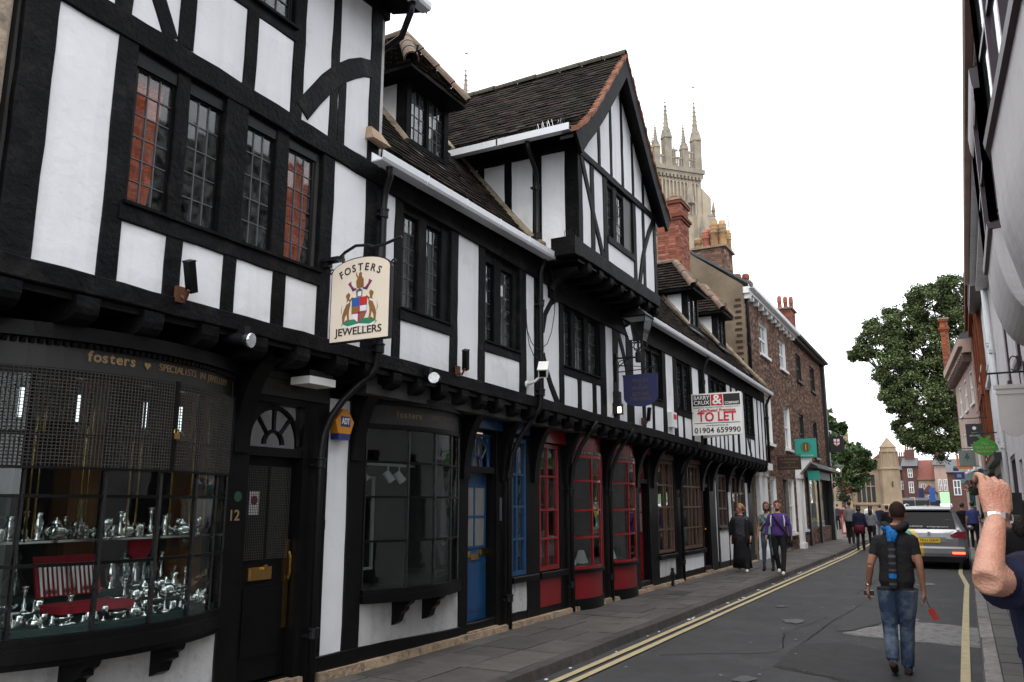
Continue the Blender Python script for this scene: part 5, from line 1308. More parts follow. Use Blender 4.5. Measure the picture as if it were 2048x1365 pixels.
part("cornice", MB().box(XC, XC + 0.2, CY0 - 0.1, 33.65, CZ - 0.22, CZ - 0.02), WHITE, Cb)
for k in range(11): part("cornice_bracket", MB().box(XC, XC + 0.17, 26.0 + k * 0.72, 26.12 + k * 0.72, CZ - 0.36, CZ - 0.22), WHITE, Cb)
gutter([(XC + 0.26, CY0 - 0.15, CZ - 0.1), (XC + 0.26, 33.65, CZ - 0.14)], Cb, UPVC, w=0.16, h=0.14)
gutter([(XC + 0.26, 33.7, CZ - 0.14), (XC + 0.26, 41.4, CZ - 0.18)], Cb, BLACKP, w=0.16, h=0.12)
part("black_eaves_board", MB().box(XC, XC + 0.2, 33.66, 41.3, CZ - 0.24, CZ - 0.03), BLACKP, Cb)
downpipe([(XC + 0.1, CY0 + 0.12, CZ - 0.2), (XC + 0.06, CY0 + 0.12, CZ - 0.4), (XC + 0.06, CY0 + 0.12, 5.0)], Cb, 0.05, [(XC + .06, CY0 + 0.12, 6.6)])
part("hopper_head", MB().prism([(XC, CY0 - 0.02, CZ - 0.18), (XC + 0.22, CY0 - 0.02, CZ - 0.18), (XC + 0.16, CY0 - 0.02, CZ - 0.38), (XC, CY0 - 0.02, CZ - 0.38)], (0, 0.26, 0)), WHITE, Cb)
downpipe([(XC + 0.06, 35.05, 3.2), (XC + 0.06, 35.05, 0.1)], Cb, 0.04)

# ------------------------------------------------------------------ chimney stacks
def stack(name, label, x0, x1, y0, y1, z0, z1, m, pots, cap=True, group=None):
    s = thing(name, label, "chimney", ((x0 + x1) / 2, (y0 + y1) / 2, z0), 0, group)
    part("stack_core", MB().box(x0 + .004, x1 - .004, y0 + .004, y1 - .004, z0, z1), MORT, s)
    h = z1 - z0
    for o, u, n, w in (((x0, y0, z0), (1, 0, 0), (0, -1, 0), x1 - x0), ((x1, y0, z0), (0, 1, 0), (1, 0, 0), y1 - y0), ((x1, y1, z0), (-1, 0, 0), (0, 1, 0), x1 - x0)):
        bricks_on(o, u, n, w, h, [], s, m)
    if cap:
        for k, (e, za, zc) in enumerate(((0.05, z1 - 0.62, z1 - 0.54), (0.09, z1 - 0.54, z1 - 0.46), (0.05, z1 - 0.46, z1 - 0.40), (0.06, z1 - 0.1, z1), )):
            part("oversail_course", MB().box(x0 - e, x1 + e, y0 - e, y1 + e, za, zc), m, s)
    part("capping", MB().box(x0 - 0.08, x1 + 0.08, y0 - 0.08, y1 + 0.08, z1, z1 + 0.07), MORTAR, s)
    for (px, py, ph, pr, pm) in pots:
        part("chimney_pot", MB().lathe([(pr, z1 + 0.05), (pr * 1.02, z1 + 0.1), (pr * 0.88, z1 + ph * 0.55), (pr * 1.08, z1 + ph * 0.58), (pr * 1.08, z1 + ph * 0.63), (pr * 0.9, z1 + ph * 0.65), (pr * 1.08, z1 + ph * 0.70), (pr * 1.08, z1 + ph * 0.75), (pr * 0.9, z1 + ph * 0.77), (pr * 1.05, z1 + ph * 0.83), (pr * 1.05, z1 + ph * 0.88), (pr * 0.85, z1 + ph * .9), (pr * .8, z1 + ph), (pr * 0.68, z1 + ph), (pr * 0.68, z1 + ph - 0.1)], 14, (px, py, 0)), pm, s, smooth=True)
    return s
stack("chimney_stack", "red brick chimney stack with one short red pot behind the timbered gable", -7.45, -6.72, 23.0, 23.85, 7.3, 10.72, BRICKR, [(-7.0, 23.4, 0.3, 0.13, POT_R)])
stack("chimney_stack", "brick chimney stack crowded with buff pots on top of the rendered gable", -7.15, -6.15, 25.9, 27.0, 9.0, 9.98, BRICK,
      [(-7.05, 26.1, 0.45, 0.13, POT_Y), (-6.78, 26.15, 0.72, 0.14, POT_R), (-6.5, 26.1, 0.95, 0.14, POT_Y), (-6.25, 26.2, 0.98, 0.14, POT_Y), (-6.4, 26.6, 0.9, 0.13, POT_Y), (-6.22, 26.75, 0.8, 0.13, POT_Y)], cap=False)
stack("chimney_stack", "low brick chimney stack with three tall thin red pots", -6.05, -5.5, 33.9, 34.9, 8.5, 9.5, BRICKR, [(-5.95, 34.1, 0.62, 0.09, POT_R), (-5.75, 34.3, 0.62, 0.09, POT_R), (-5.58, 34.6, 0.66, 0.09, POT_R)], cap=False)
stack("chimney_stack", "short stack of stubby red pots at the white hopper head", -6.3, -5.7, 27.2, 27.8, 8.5, 9.0, BRICK, [(-6.1, 27.4, 0.4, 0.12, POT_R), (-5.85, 27.5, 0.4, 0.12, POT_R)], cap=False)
ae = thing("aerial", "thin television aerial pole beside the buff chimney pots", "aerial", (-6.2, 27.0, 10))
part("pole", MB().tube([(-6.2, 27.0, 9.9), (-6.22, 27.0, 11.4)], 0.015, 6), IRON, ae)
part("boom", MB().tube([(-6.9, 27.0, 11.5), (-6.2, 27.0, 11.35)], 0.01, 6), IRON, ae)

# ------------------------------------------------------------------ minster tower far behind the roofs
LIME = mat("pale_limestone", (0.36, 0.305, 0.225), 0.95, 0.2, 0.35, 0.5, 3, col2=(0.27, 0.235, 0.19), c2scale=0.5, c2amt=0.4)
LIME_D = mat("grey_limestone", (0.265, 0.225, 0.17), 0.95, 0.25, 0.5, 0.4, 3, col2=(0.19, 0.17, 0.14), c2scale=0.6, c2amt=0.5)
def pinnacle_parts(t, x, y, zb_, h, r):
    sh = h * 0.42
    p = part("pinnacle", MB().box(x - r, x + r, y - r, y + r, zb_, zb_ + sh), LIME_D, t, local=True)
    part("pinnacle_gablet", MB().loft([[(x - r * 1.15, y - r * 1.15, zb_ + sh), (x + r * 1.15, y - r * 1.15, zb_ + sh), (x + r * 1.15, y + r * 1.15, zb_ + sh), (x - r * 1.15, y + r * 1.15, zb_ + sh)], [(x - r * .75, y - r * .75, zb_ + sh + h * 0.14), (x + r * .75, y - r * .75, zb_ + sh + h * .14), (x + r * .75, y + r * .75, zb_ + sh + h * .14), (x - r * .75, y + r * .75, zb_ + sh + h * .14)]]), LIME_D, p)
    part("pinnacle_spire", MB().lathe([(r * 0.85, zb_ + sh + h * 0.1), (r * 0.5, zb_ + sh + h * 0.3), (r * 0.12, zb_ + h * 0.97), (r * 0.3, zb_ + h * 0.975), (0.02, zb_ + h)], 8, (x, y, 0)), LIME_D, p)
    cm = MB()
    for k in range(7):
        f = k / 7; rr = r * (1.0 - 0.78 * f); zz = zb_ + sh + h * (0.10 + 0.46 * f)
        for dx, dy in ((1, 0), (-1, 0), (0, 1), (0, -1)):
            cm.ball((x + dx * rr, y + dy * rr, zz), r * 0.17, 5, 3)
    for dx, dy in ((1.5, 0), (-1.5, 0), (0, 1.5), (0, -1.5)): cm.ball((x + dx * r, y + dy * r, zb_ + sh), r * 0.25, 5, 3)
    part("crockets", cm, LIME_D, p, kind="stuff")
def make_tower(loc, rz, label):
    t = thing("church_tower", label, "tower", loc, rz, "towers of the great church")
    W = 14.0
    part("shaft", MB().box(-W, 0, 0, W, 0, 51.2), LIME, t, local=True)
    part("cornice", MB().box(-W - 0.5, 0.5, -0.5, W + 0.5, 51.2, 51.9).box(-W - 0.3, 0.3, -0.3, W + 0.3, 50.6, 51.2), LIME_D, t, local=True)
    for k in range(22): part("corbel", MB().box(-W + 0.35 + k * 0.63, -W + 0.7 + k * 0.63, -0.42, 0.0, 50.1, 50.6), LIME_D, t, local=True)
    # blind arcade panels under the parapet
    for k in range(20):
        x = -W + 0.8 + k * 0.63
        part("arcade_shaft", MB().box(x - 0.1, x + 0.1, -0.22, 0.0, 44.5, 49.6), LIME, t, local=True)
        part("arcade_head", MB().tube([(x + 0.315 + 0.26 * math.cos(a), -0.12, 49.2 + 0.4 * math.sin(a)) for a in [math.pi * i / 6 for i in range(7)]], 0.09, 5), LIME_D, t, local=True)
        part("arcade_panel", MB().box(x + 0.12, x + 0.51, -0.03, 0.02, 44.6, 49.2), LIME_D, t, local=True)
    for x in (-W + 0.2, -2.6): part("niche_canopy", MB().lathe([(0.2, 46.0), (0.7, 46.2), (0.55, 48.2), (0.1, 49.6)], 7, (x + 0.4, -0.2, 0)), LIME_D, t, local=True)
    part("belfry_window", MB().box(-W / 2 - 3.2, -W / 2 + 3.2, -0.06, 0.2, 28, 44), DARK, t, local=True)
    for k in range(5): part("mullion", MB().box(-W / 2 - 3.2 + k * 1.6 - 0.15, -W / 2 - 3.2 + k * 1.6 + 0.15, -0.3, 0, 28, 44), LIME, t, local=True)
    # corner buttresses with set-offs
    for bx in (-W, 0.0):
        s = 1 if bx == 0 else -1
        part("buttress", MB().box(bx, bx + s * 3.2, -0.2, 1.6, 0, 36).box(bx, bx + s * 2.5, -0.21, 1.59, 36, 44).box(bx, bx + s * 1.5, -0.2, 1.6, 44, 47.6).prism([(bx, -0.2, 47.6), (bx + s * 1.5, -0.2, 47.6), (bx, -0.2, 49.0)], (0, 1.8, 0)).prism([(bx + s * 1.5, -0.2, 44), (bx + s * 2.5, -0.2, 44), (bx + s * 1.5, -0.2, 45.2)], (0, 1.8, 0)), LIME, t, local=True)
        part("buttress", MB().box(bx - s * 1.6, bx - s * 0.1, -1.5, 0, 0, 40.0).box(bx - s * 1.5, bx - s * 0.2, -0.9, 0, 40, 44.4), LIME, t, local=True)
        part("buttress_spirelet", MB().lathe([(0.34, 44), (0.26, 45.6), (0.34, 45.7), (0.05, 47.6)], 6, (bx + s * 2.2, 0.3, 0)), LIME_D, t, local=True)
        part("buttress_spirelet", MB().lathe([(0.4, 39.8), (0.42, 41.5), (0.3, 41.7), (0.05, 44.6)], 6, (bx - s * 0.9, -1.3, 0)), LIME_D, t, local=True)
    # pierced battlements: rails and little mullions, then the pinnacles
    for (a, b, c, d) in ((-W, 0, 0, 0), (0, 0, 0, W), (-W, 0, W, W), (-W, -W, 0, W)):
        L = W; n = 14
        pm = MB()
        for k in range(n):
            for q in (0.0, 0.33, 0.66):
                f = (k + q) / n
                x, y = (a + (b - a) * f, c + (d - c) * f)
                tall = 1 if (k // 2) % 2 == 0 else 0
                pm.box(x - 0.09, x + 0.09, y - 0.09, y + 0.09, 51.9, 53.6 + tall * 1.2)
            f0, f1 = k / n, (k + 1) / n
            x0, y0, x1, y1 = a + (b - a) * f0, c + (d - c) * f0, a + (b - a) * f1, c + (d - c) * f1
            for z in ((53.3, 53.6), (54.5, 54.8)):
                if z[0] > 54 and (k // 2) % 2: continue
                pm.box(min(x0, x1) - 0.12, max(x0, x1) + 0.12, min(y0, y1) - 0.12, max(y0, y1) + 0.12, *z)
        part("battlement", pm, LIME_D, t, local=True)
    for (x, y, h, r) in ((0 - .4, .4, 11.6, 0.62), (-W + .4, .4, 11.6, 0.62), (-.4, W - .4, 11.6, .62), (-W + .4, W - .4, 11.6, .62), (-5.6, 0.3, 10.8, 0.6), (-10, 0.3, 7, 0.5), (-2.6, 0.3, 7.4, 0.5), (-7.5, 0.3, 6.6, .5), (-0.3, 7, 7, 0.5), (-7, W - .3, 7, .5)):
        pinnacle_parts(t, x, y, 51.9, h, r)
    part("lightning_rod", MB().tube([(-7.9, 2, 51), (-7.9, 2, 67.5)], 0.06, 5), LEAD, t, local=True)
    part("weathervane", MB().tube([(-0.4, .4, 63), (-0.4, .4, 66.2)], 0.05, 5).box(-0.65, -0.1, 0.37, 0.43, 65.9, 66.1), LEAD, t, local=True)
    return t
make_tower((-31.0, 118.0, 0), R(48), "pale stone church tower with crocketed pinnacles rising behind the brick chimney stack")
t2 = copy_tree(bpy.data.objects["church_tower"], (-57.2, 92.6, 0), R(48), "second church tower, only its pinnacle tips showing above the tiled gable roof")
# ------------------------------------------------------------------ right side of the street (facades face -X)
RGREY = mat("pale_grey_render", (0.62, 0.59, 0.585), 0.85, 0.06, 1.5, 0.15, 20, col2=(0.50, 0.475, 0.47), c2scale=1.1, c2amt=0.35, streak=0.14)
RWHITE = mat("cool_white_render", (0.70, 0.70, 0.705), 0.85, 0.05, 2, 0.15, 20, col2=(0.55, 0.55, 0.55), c2scale=1.2, c2amt=0.3, streak=0.14)
PLUM = mat("plum_gloss_paint", (0.035, 0.012, 0.024), 0.4, 0.25, 6)
ORBRICK = mat("orange_red_brick", (0.26, 0.075, 0.034), 0.9, 0.2, 6, attr=0.3, facevar=(0.17, 0.058, 0.034), spec=0.2)
PINKST = mat("pinkish_stucco", (0.38, 0.27, 0.22), 0.9, 0.15, 2)
TEAL = mat("teal_shop_paint", (0.012, 0.10, 0.13), 0.4, 0.1)
XR = 0.95
def rsash(y0, y1, z0, z1, X, parent, m):
    f = part("sash_window", MB().box(X - 0.03, X + 0.1, y0, y0 + 0.08, z0, z1).box(X - 0.03, X + 0.1, y1 - 0.08, y1, z0, z1).box(X - 0.029, X + 0.1, y0 + .08, y1 - .08, z0, z0 + 0.08).box(X - 0.029, X + 0.1, y0 + .08, y1 - .08, z1 - 0.08, z1).box(X - 0.0, X + 0.08, y0 + .08, y1 - .08, (z0 + z1) / 2 - 0.03, (z0 + z1) / 2 + 0.03).box(X + 0.01, X + 0.07, (y0 + y1) / 2 - .015, (y0 + y1) / 2 + .015, z0 + 0.08, z1 - 0.08), m, parent)
    for j in range(2):
        for i in range(2):
            a, b = (y0 + .08, (y0 + y1) / 2) if i == 0 else ((y0 + y1) / 2, y1 - .08)
            c, d = (z0 + .08, (z0 + z1) / 2) if j == 0 else ((z0 + z1) / 2, z1 - .08)
            put_pane((a + b) / 2, (c + d) / 2, b - a, d - c, X + 0.05, f, GLASS, 0.01)
    part("sill", MB().box(X - 0.12, X + 0.08, y0 - 0.06, y1 + 0.06, z0 - 0.08, z0), m, f)
    return f
def rwall(y0, y1, z1, holes, parent, m, X=XR): return wall_core(y0, y1, 0, z1, holes, X, X + 0.3, parent, m, "front_wall")
# R1: pale rendered house with two bowed oriels in plum paint
R1 = thing("rendered_house", "pale grey rendered house with two plum painted bay oriel windows over the pavement", "house", (2.5, 12, 0))
h1 = [(14.3, 15.3, 3.9, 5.9), (17.2, 18.2, 3.9, 5.9), (2.6, 4.4, 0.5, 2.7), (5.2, 6.9, 0.5, 2.7), (8.0, 8.9, 0.1, 2.5), (9.8, 12.2, 0.6, 2.7), (13.4, 15.6, 0.6, 2.7), (17, 17.9, 0.1, 2.5), (19, 21, 0.6, 2.7)]
rwall(1.0, 22.0, 7.1, h1, R1, RGREY)
for (a, b, c, d) in h1:
    if d > 3 or d > 2.6: rsash(a, b, c, d, XR + 0.05, R1, PLUM)
    else: part("door", MB().box(XR + 0.1, XR + 0.16, a, b, c, d).box(XR + 0.085, XR + 0.1, a + .12, b - .12, 0.35, 1.1).box(XR + 0.085, XR + 0.1, a + .12, b - .12, 1.3, 2.3), PLUM, R1)
part("room_interior", MB().box(XR + 1.5, XR + 1.6, 1.0, 22, 0, 7), ROOM, R1)
part("roof_slope", MB().hexa([(0.52, 0.8, 7.0), (0.52, 22.1, 6.95), (5.0, 22.1, 10.4), (5.0, 0.8, 10.4), (0.52, 0.8, 7.07), (0.52, 22.1, 7.02), (5.0, 22.1, 10.5), (5.0, 0.8, 10.5)]), TILE, R1)
part("eaves_soffit", MB().box(0.58, XR + 0.05, 0.9, 22.05, 6.86, 6.96).box(0.70, XR + 0.02, 0.9, 22.04, 6.72, 6.86), RWHITE, R1)
gutter([(0.52, 22.05, 6.90), (0.52, 1.0, 6.93)], R1, PINKST, w=0.1, h=0.07)
def oriel(plan, lights, z0, z1, zc):
    """canted bay on the upper wall: plan of (y, x) points, coved plaster underneath, sashes in plum paint"""
    def sheet(z_list):
        rows = []
        for z, s, e in z_list:
            rows.append([(XR - (XR - x) * s - (e if 0 < i < len(plan) - 1 else 0), y, z) for i, (y, x) in enumerate(plan)] + [(XR + 0.1, plan[-1][0], z), (XR + 0.1, plan[0][0], z)])
        return MB().loft(rows)
    o = part("bay_oriel", sheet([(zc + .95 * (1 - math.cos(w)), .02 + .98 * math.sin(w), 0) for w in [math.pi / 2 * k / 12 for k in range(13)]] + [(z0 - 0.1, 1.0, 0)]), RGREY, R1)
    part("oriel_sill", sheet([(z0 - 0.1, 1, 0.0), (z0 - 0.09, 1, 0.045), (z0 - 0.02, 1, 0.055), (z0, 1, 0.02)]), PLUM, o)
    part("oriel_head", sheet([(z1, 1, 0.02), (z1 + 0.1, 1, 0.04), (z1 + 0.28, 1, 0.05), (z1 + 0.3, 1, 0)]), PLUM, o)
    for (p, q), n in zip(zip(plan[:-1], plan[1:]), lights):
        L = math.dist(p, q)
        for k in range(n + 1):
            y, x = p[0] + (q[0] - p[0]) * k / n, p[1] + (q[1] - p[1]) * k / n
            part("oriel_mullion", MB().box(x - 0.025, x + 0.06, y - 0.05, y + 0.05, z0, z1), PLUM, o)
        for k in range(n):
            a = (p[0] + (q[0] - p[0]) * k / n, p[1] + (q[1] - p[1]) * k / n); b = (p[0] + (q[0] - p[0]) * (k + 1) / n, p[1] + (q[1] - p[1]) * (k + 1) / n)
            for (c, d) in ((z0 + 0.04, (z0 + z1) / 2 - .02), ((z0 + z1) / 2 + .02, z1 - 0.03)):
                pn = put_pane((a[0] + b[0]) / 2, (c + d) / 2, math.dist(a, b) - 0.06, d - c, (a[1] + b[1]) / 2 + 0.01, o, GLASS, 0); pn.rotation_euler = (0, 0, math.atan2(-(b[1] - a[1]), b[0] - a[0]))
            for c, d in ((z0, z0 + 0.06), ((z0 + z1) / 2 - .025, (z0 + z1) / 2 + .025), (z1 - 0.05, z1)):
                part("sash_rail", MB().hexa([(a[1] - .015, a[0], c), (b[1] - .015, b[0], c), (b[1] + .03, b[0], c), (a[1] + .03, a[0], c), (a[1] - .015, a[0], d), (b[1] - .015, b[0], d), (b[1] + .03, b[0], d), (a[1] + .03, a[0], d)]), PLUM, o)
oriel([(4.6, 0.93), (5.7, 0.615), (8.2, 0.505), (10.3, 0.80)], (1, 3, 2), 4.97, 6.5, 3.35)
oriel([(10.34, 0.80), (10.42, 0.565), (12.6, 0.565), (12.7, 0.93)], (1, 2, 1), 4.88, 6.5, 3.75)
downpipe([(XR - 0.06, 21.9, 6.8), (XR - 0.06, 21.9, 0.1)], R1, 0.05, [(XR - .06, 21.9, 5.2), (XR - .06, 21.9, 3.0)], m=RWHITE)
part("side_wall", MB().box(XR + 0.3, 5, 21.7, 22, 0, 7.5), RGREY, R1)
# R2: white rendered house
R2 = thing("white_house", "narrow white rendered house with a pale downpipe beyond the plum windowed house", "house", (2.5, 25.5, 0))
h2 = [(23.0, 24.2, 3.3, 4.9), (26.2, 27.4, 3.3, 4.9), (23.0, 24.2, 5.6, 6.9), (26.2, 27.4, 5.6, 6.9), (22.6, 25.4, 0.7, 2.5), (26.4, 27.4, 0.1, 2.5)]
rwall(22.0, 29.0, 7.75, h2, R2, RWHITE, XR + 0.03)
for (a, b, c, d) in h2[:5]: rsash(a, b, c, d, XR + 0.08, R2, RWHITE)
part("door", MB().box(XR + 0.12, XR + 0.18, 26.4, 27.4, 0.1, 2.5).box(XR + 0.105, XR + 0.12, 26.55, 27.25, 0.3, 1.1), TEAL, R2)
part("shop_fascia", MB().box(XR - 0.25, XR + 0.04, 22.3, 28.8, 2.75, 2.9).box(XR - 0.08, XR + 0.04, 22.3, 28.8, 2.5, 2.75), BLACKP, R2)
part("eaves", MB().box(XR - 0.28, XR + 0.05, 22.02, 29.1, 7.6, 7.8), BLACKP, R2)
part("roof_slope", MB().hexa([(XR - .3, 22, 7.8), (XR - .3, 29.1, 7.8), (5, 29.1, 10.9), (5, 22, 10.9), (XR - .3, 22, 7.88), (XR - .3, 29.1, 7.88), (5, 29.1, 11), (5, 22, 11)]), SLATE, R2)
part("hopper_head", MB().prism([(XR - 0.22, 22.5, 7.55), (XR + 0.03, 22.5, 7.55), (XR + 0.03, 22.5, 7.2), (XR - 0.12, 22.5, 7.2)], (0, 0.35, 0)), RWHITE, R2)
downpipe([(XR - 0.07, 22.7, 7.3), (XR - 0.07, 22.7, 0.1)], R2, 0.06, [(XR - .07, 22.7, 5.5), (XR - .07, 22.7, 3.2)], m=RWHITE)
part("room_interior", MB().box(XR + 1.2, XR + 1.3, 22, 29, 0, 7.7), ROOM, R2)
part("string_course", MB().box(XR - 0.06, XR + 0.04, 22.02, 28.98, 5.15, 5.28), RWHITE, R2)
# R3: orange red brick house
R3 = thing("orange_brick_house", "orange red brick house front with arched white windows and steep slate roof", "house", (2.5, 33, 0))
h3 = [(30.0, 31.2, 3.4, 5.2), (32.6, 33.8, 3.4, 5.2), (35.2, 36.4, 3.4, 5.2), (30.0, 31.2, 6.1, 7.7), (32.6, 33.8, 6.1, 7.7), (35.2, 36.4, 6.1, 7.7), (29.6, 32.0, 0.7, 2.6), (32.6, 33.6, 0.1, 2.6), (34.2, 36.8, 0.7, 2.6)]
rwall(29.0, 37.5, 8.9, h3, R3, MORT)
bricks_on((XR, 37.5, 0), (0, -1, 0), (-1, 0, 0), 8.5, 8.9, [(37.5 - b, 37.5 - a, c, d) for a, b, c, d in h3], R3, ORBRICK)
for (a, b, c, d) in h3: rsash(a, b, c, d, XR + 0.03, R3, WHITE if c > 1 else TEAL)
for y in (29.15, 31.9, 34.5, 37.3): part("pilaster_strip", MB().box(XR - 0.1, XR, y - 0.18, y + 0.18, 2.9, 8.8), ORBRICK, R3)
part("cornice", MB().box(XR - 0.3, XR, 29.0, 37.5, 8.6, 8.95).box(XR - 0.2, XR, 29.0, 37.5, 8.35, 8.6), ORBRICK, R3)
part("raking_cornice", MB().prism([(XR - 0.12, 31.6, 5.35), (XR - 0.12, 37.2, 5.35), (XR - 0.12, 34.4, 6.0)], (0.12, 0, 0)), ORBRICK, R3)
part("shop_fascia", MB().box(XR - 0.2, XR, 29.2, 37.4, 2.65, 3.0), mat("dark_green_fascia", (0.02, 0.035, 0.03), 0.5), R3)
tiles_on((XR - 0.3, 37.6, 8.95), (XR - 0.3, 29.0, 8.95), (2.9, 37.6, 11.6), (2.9, 29.0, 11.6), 40, 24, R3, SLATE)
part("roof_slope", MB().hexa([(XR - .3, 29, 8.85), (XR - .3, 37.6, 8.85), (2.9, 37.6, 11.5), (2.9, 29, 11.5), (XR - .3, 29, 8.94), (XR - .3, 37.6, 8.94), (2.9, 37.6, 11.59), (2.9, 29, 11.59)]), SLATE, R3)
part("room_interior", MB().box(XR + 1.2, XR + 1.3, 29, 37.5, 0, 8.8), ROOM, R3)
# R4: pinkish stuccoed house further on
R4 = thing("stucco_house", "pinkish stuccoed house with heavy bracketed eaves and a small slate roof", "house", (2.0, 43, 0))
h4 = [(38.4, 39.6, 3.2, 5.0), (41.2, 42.4, 3.2, 5.0), (44.0, 45.2, 3.2, 5.0), (38.4, 39.6, 5.8, 7.2), (41.2, 42.4, 5.8, 7.2), (44.0, 45.2, 5.8, 7.2), (38.2, 41, 0.6, 2.6), (42.5, 45.5, 0.6, 2.6)]
rwall(37.5, 47.0, 8.2, h4, R4, PINKST, XR - 0.15)
for (a, b, c, d) in h4: rsash(a, b, c, d, XR - 0.1, R4, WHITE if c > 1 else TEAL)
part("cornice", MB().box(XR - 0.6, XR, 37.5, 47.1, 8.0, 8.3).box(XR - 0.45, XR, 37.5, 47.1, 7.75, 8.0), PINKST, R4)
for k in range(14): part("eaves_bracket", MB().box(XR - 0.5, XR - 0.15, 37.7 + k * 0.7, 37.85 + k * 0.7, 7.4, 7.75), mat("brown_eaves_paint", (0.09, 0.05, 0.035), 0.7) if k == 0 else MATS["brown_eaves_paint"], R4)
part("roof_slope", MB().hexa([(XR - .6, 37.5, 8.3), (XR - .6, 47.2, 8.3), (3, 47.2, 10.6), (3, 37.5, 10.6), (XR - .6, 37.5, 8.38), (XR - .6, 47.2, 8.38), (3, 47.2, 10.7), (3, 37.5, 10.7)]), SLATE, R4)
part("shop_fascia", MB().box(XR - 0.35, XR - 0.15, 37.6, 46.9, 2.7, 3.05), TEAL, R4)
part("room_interior", MB().box(XR + 1.0, XR + 1.1, 37.6, 46.9, 0, 8), ROOM, R4)
part("end_wall", MB().box(XR - 0.15, 5, 46.7, 47.0, 0, 8.2), PINKST, R4)
pv_, an_ = Vector((0.8, 37.5, 0)), R(4.2)      # the house line turns with the street here
R4.location = pv_ + Matrix.Rotation(an_, 3, 'Z') @ (Vector((2.0, 43, 0)) - pv_); R4.rotation_euler = (0, 0, an_)
stack("chimney_stack", "slender orange brick chimney with banded top standing before the large tree", -0.30, 0.06, 46.6, 47.1, 8.2, 11.0, ORBRICK, [], cap=True)

# ------------------------------------------------------------------ hanging signs on the right
def hang_bracket(p, x0, x1, y, z, scroll=True):
    mb = MB().tube([(x0, y, z), (x1, y, z)], 0.016, 6)
    part("bracket_arm", mb, IRON, p)
    part("wall_plate", MB().box(x0 - 0.02, x0 + 0.02, y - 0.04, y + 0.04, z - 0.15, z + 0.15), IRON, p)
    if scroll:
        part("bracket_scroll", MB().tube([(x0 - (x0 - x1) * (0.25 + 0.12 * math.cos(a)), y, z + 0.13 + 0.11 * math.sin(a)) for a in [k * 0.5 for k in range(12)]], 0.010, 5), IRON, p)
s = thing("hanging_sign", "cream round-bottomed hanging sign board on an iron scroll bracket by the plum oriels", "sign", (0.75, 14, 2.6))
hang_bracket(s, XR, 0.45, 14.0, 3.62)
prof = [(0.56, 3.38), (0.95 - 0.02, 3.38)] + [(0.745 + 0.185 * math.cos(a), 2.9 + 0.22 * math.sin(a)) for a in [-math.pi * k / 10 for k in range(11)]]
SIGNCR = mat("cream_board", (0.56, 0.52, 0.49), 0.6, 0.05)
part("board", MB().prism([(x, 13.98, z) for x, z in prof], (0, 0.04, 0)), SIGNCR, s)
part("board_top", MB().box(0.53, 0.945, 13.96, 14.04, 3.38, 3.44).box(0.55, 0.935, 13.965, 14.035, 3.30, 3.34), SIGNCR, s)
part("hanger", MB().tube([(0.6, 14, 3.44), (0.6, 14, 3.62)], 0.008, 5).tube([(0.88, 14, 3.44), (0.88, 14, 3.62)], 0.008, 5), IRON, s)

s = thing("hanging_sign", "green apple shaped bookshop sign with two leaves hanging over the right pavement", "sign", (0.58, 24, 2.9))
APG = mat("apple_green", (0.05, 0.26, 0.035), 0.5, 0.05)
pr = [(0.58 + 0.28 * math.cos(a), 3.12 + 0.22 * math.sin(a) * (1 - 0.12 * abs(math.cos(a)))) for a in [2 * math.pi * k / 28 for k in range(28)]]
part("board", MB().prism([(x, 23.985, z) for x, z in pr], (0, 0.03, 0)), APG, s)
for sgn in (-1, 1):
    part("apple_leaf", MB().prism([(0.585, 23.987, 3.29), (0.585 + sgn * 0.03, 23.987, 3.37), (0.585 + sgn * 0.10, 23.987, 3.415), (0.585 + sgn * 0.15, 23.987, 3.40), (0.585 + sgn * 0.11, 23.987, 3.33), (0.585 + sgn * 0.06, 23.987, 3.30)], (0, 0.026, 0)), APG, s)
GREENL = mat("pale_leaf_letters", (0.35, 0.40, 0.12), 0.6)
for tx, z, w in (("The", 3.21, 0.15), ("little apple", 3.12, 0.42), ("bookshop", 3.02, 0.38)):
    lettering(tx, 0.10, GREENL, s, Matrix.Translation((0.58, 23.982, z)), width=w)
hang_bracket(s, XR, 0.35, 24.0, 3.48, False)
s = thing("hanging_sign", "dark square sign with a small white emblem hanging under a long iron bar", "sign", (0.5, 30, 3.5))
part("board", MB().box(0.24, 0.72, 29.98, 30.02, 3.5, 4.22), mat("sign_black", (0.018, 0.018, 0.02), 0.5), s)
part("emblem", MB().lathe([(0.03, 0), (0.055, 0), (0.055, 0.002), (0.03, 0.002)], 14, (0.48, 29.975, 4.08), 'y').box(0.44, 0.475, 29.974, 29.978, 4.05, 4.11), WHITE, s)
for tx, z, w in (("YORK", 3.92, 0.18), ("BREWERY", 3.84, 0.30), ("BAR", 3.62, 0.12), ("THE YORK", 3.55, 0.3)):
    lettering(tx, 0.075, SPR, s, Matrix.Translation((0.48, 29.976, z)), width=w)
hang_bracket(s, XR, 0.0, 30.0, 4.4)
s = thing("hanging_sign", "grey board with a small tree emblem edged by an orange strip", "sign", (0.2, 32, 2.9))
part("board", MB().box(-0.04, 0.46, 31.98, 32.02, 2.98, 3.5), mat("sage_grey_sign", (0.17, 0.20, 0.19), 0.6, 0.04), s)
TREEG = mat("dark_green_print", (0.05, 0.09, 0.08), 0.7)
part("tree_emblem", MB().prism([(0.21, 31.975, 3.44), (0.30, 31.975, 3.22), (0.12, 31.975, 3.22)], (0, 0.003, 0)).box(0.20, 0.22, 31.975, 31.978, 3.14, 3.22), TREEG, s)
part("orange_edge", MB().box(-0.12, -0.05, 31.99, 32.03, 2.88, 3.36).box(-0.05, 0.36, 31.99, 32.03, 2.88, 2.95), mat("orange_strip", (0.70, 0.20, 0.02), 0.5), s)
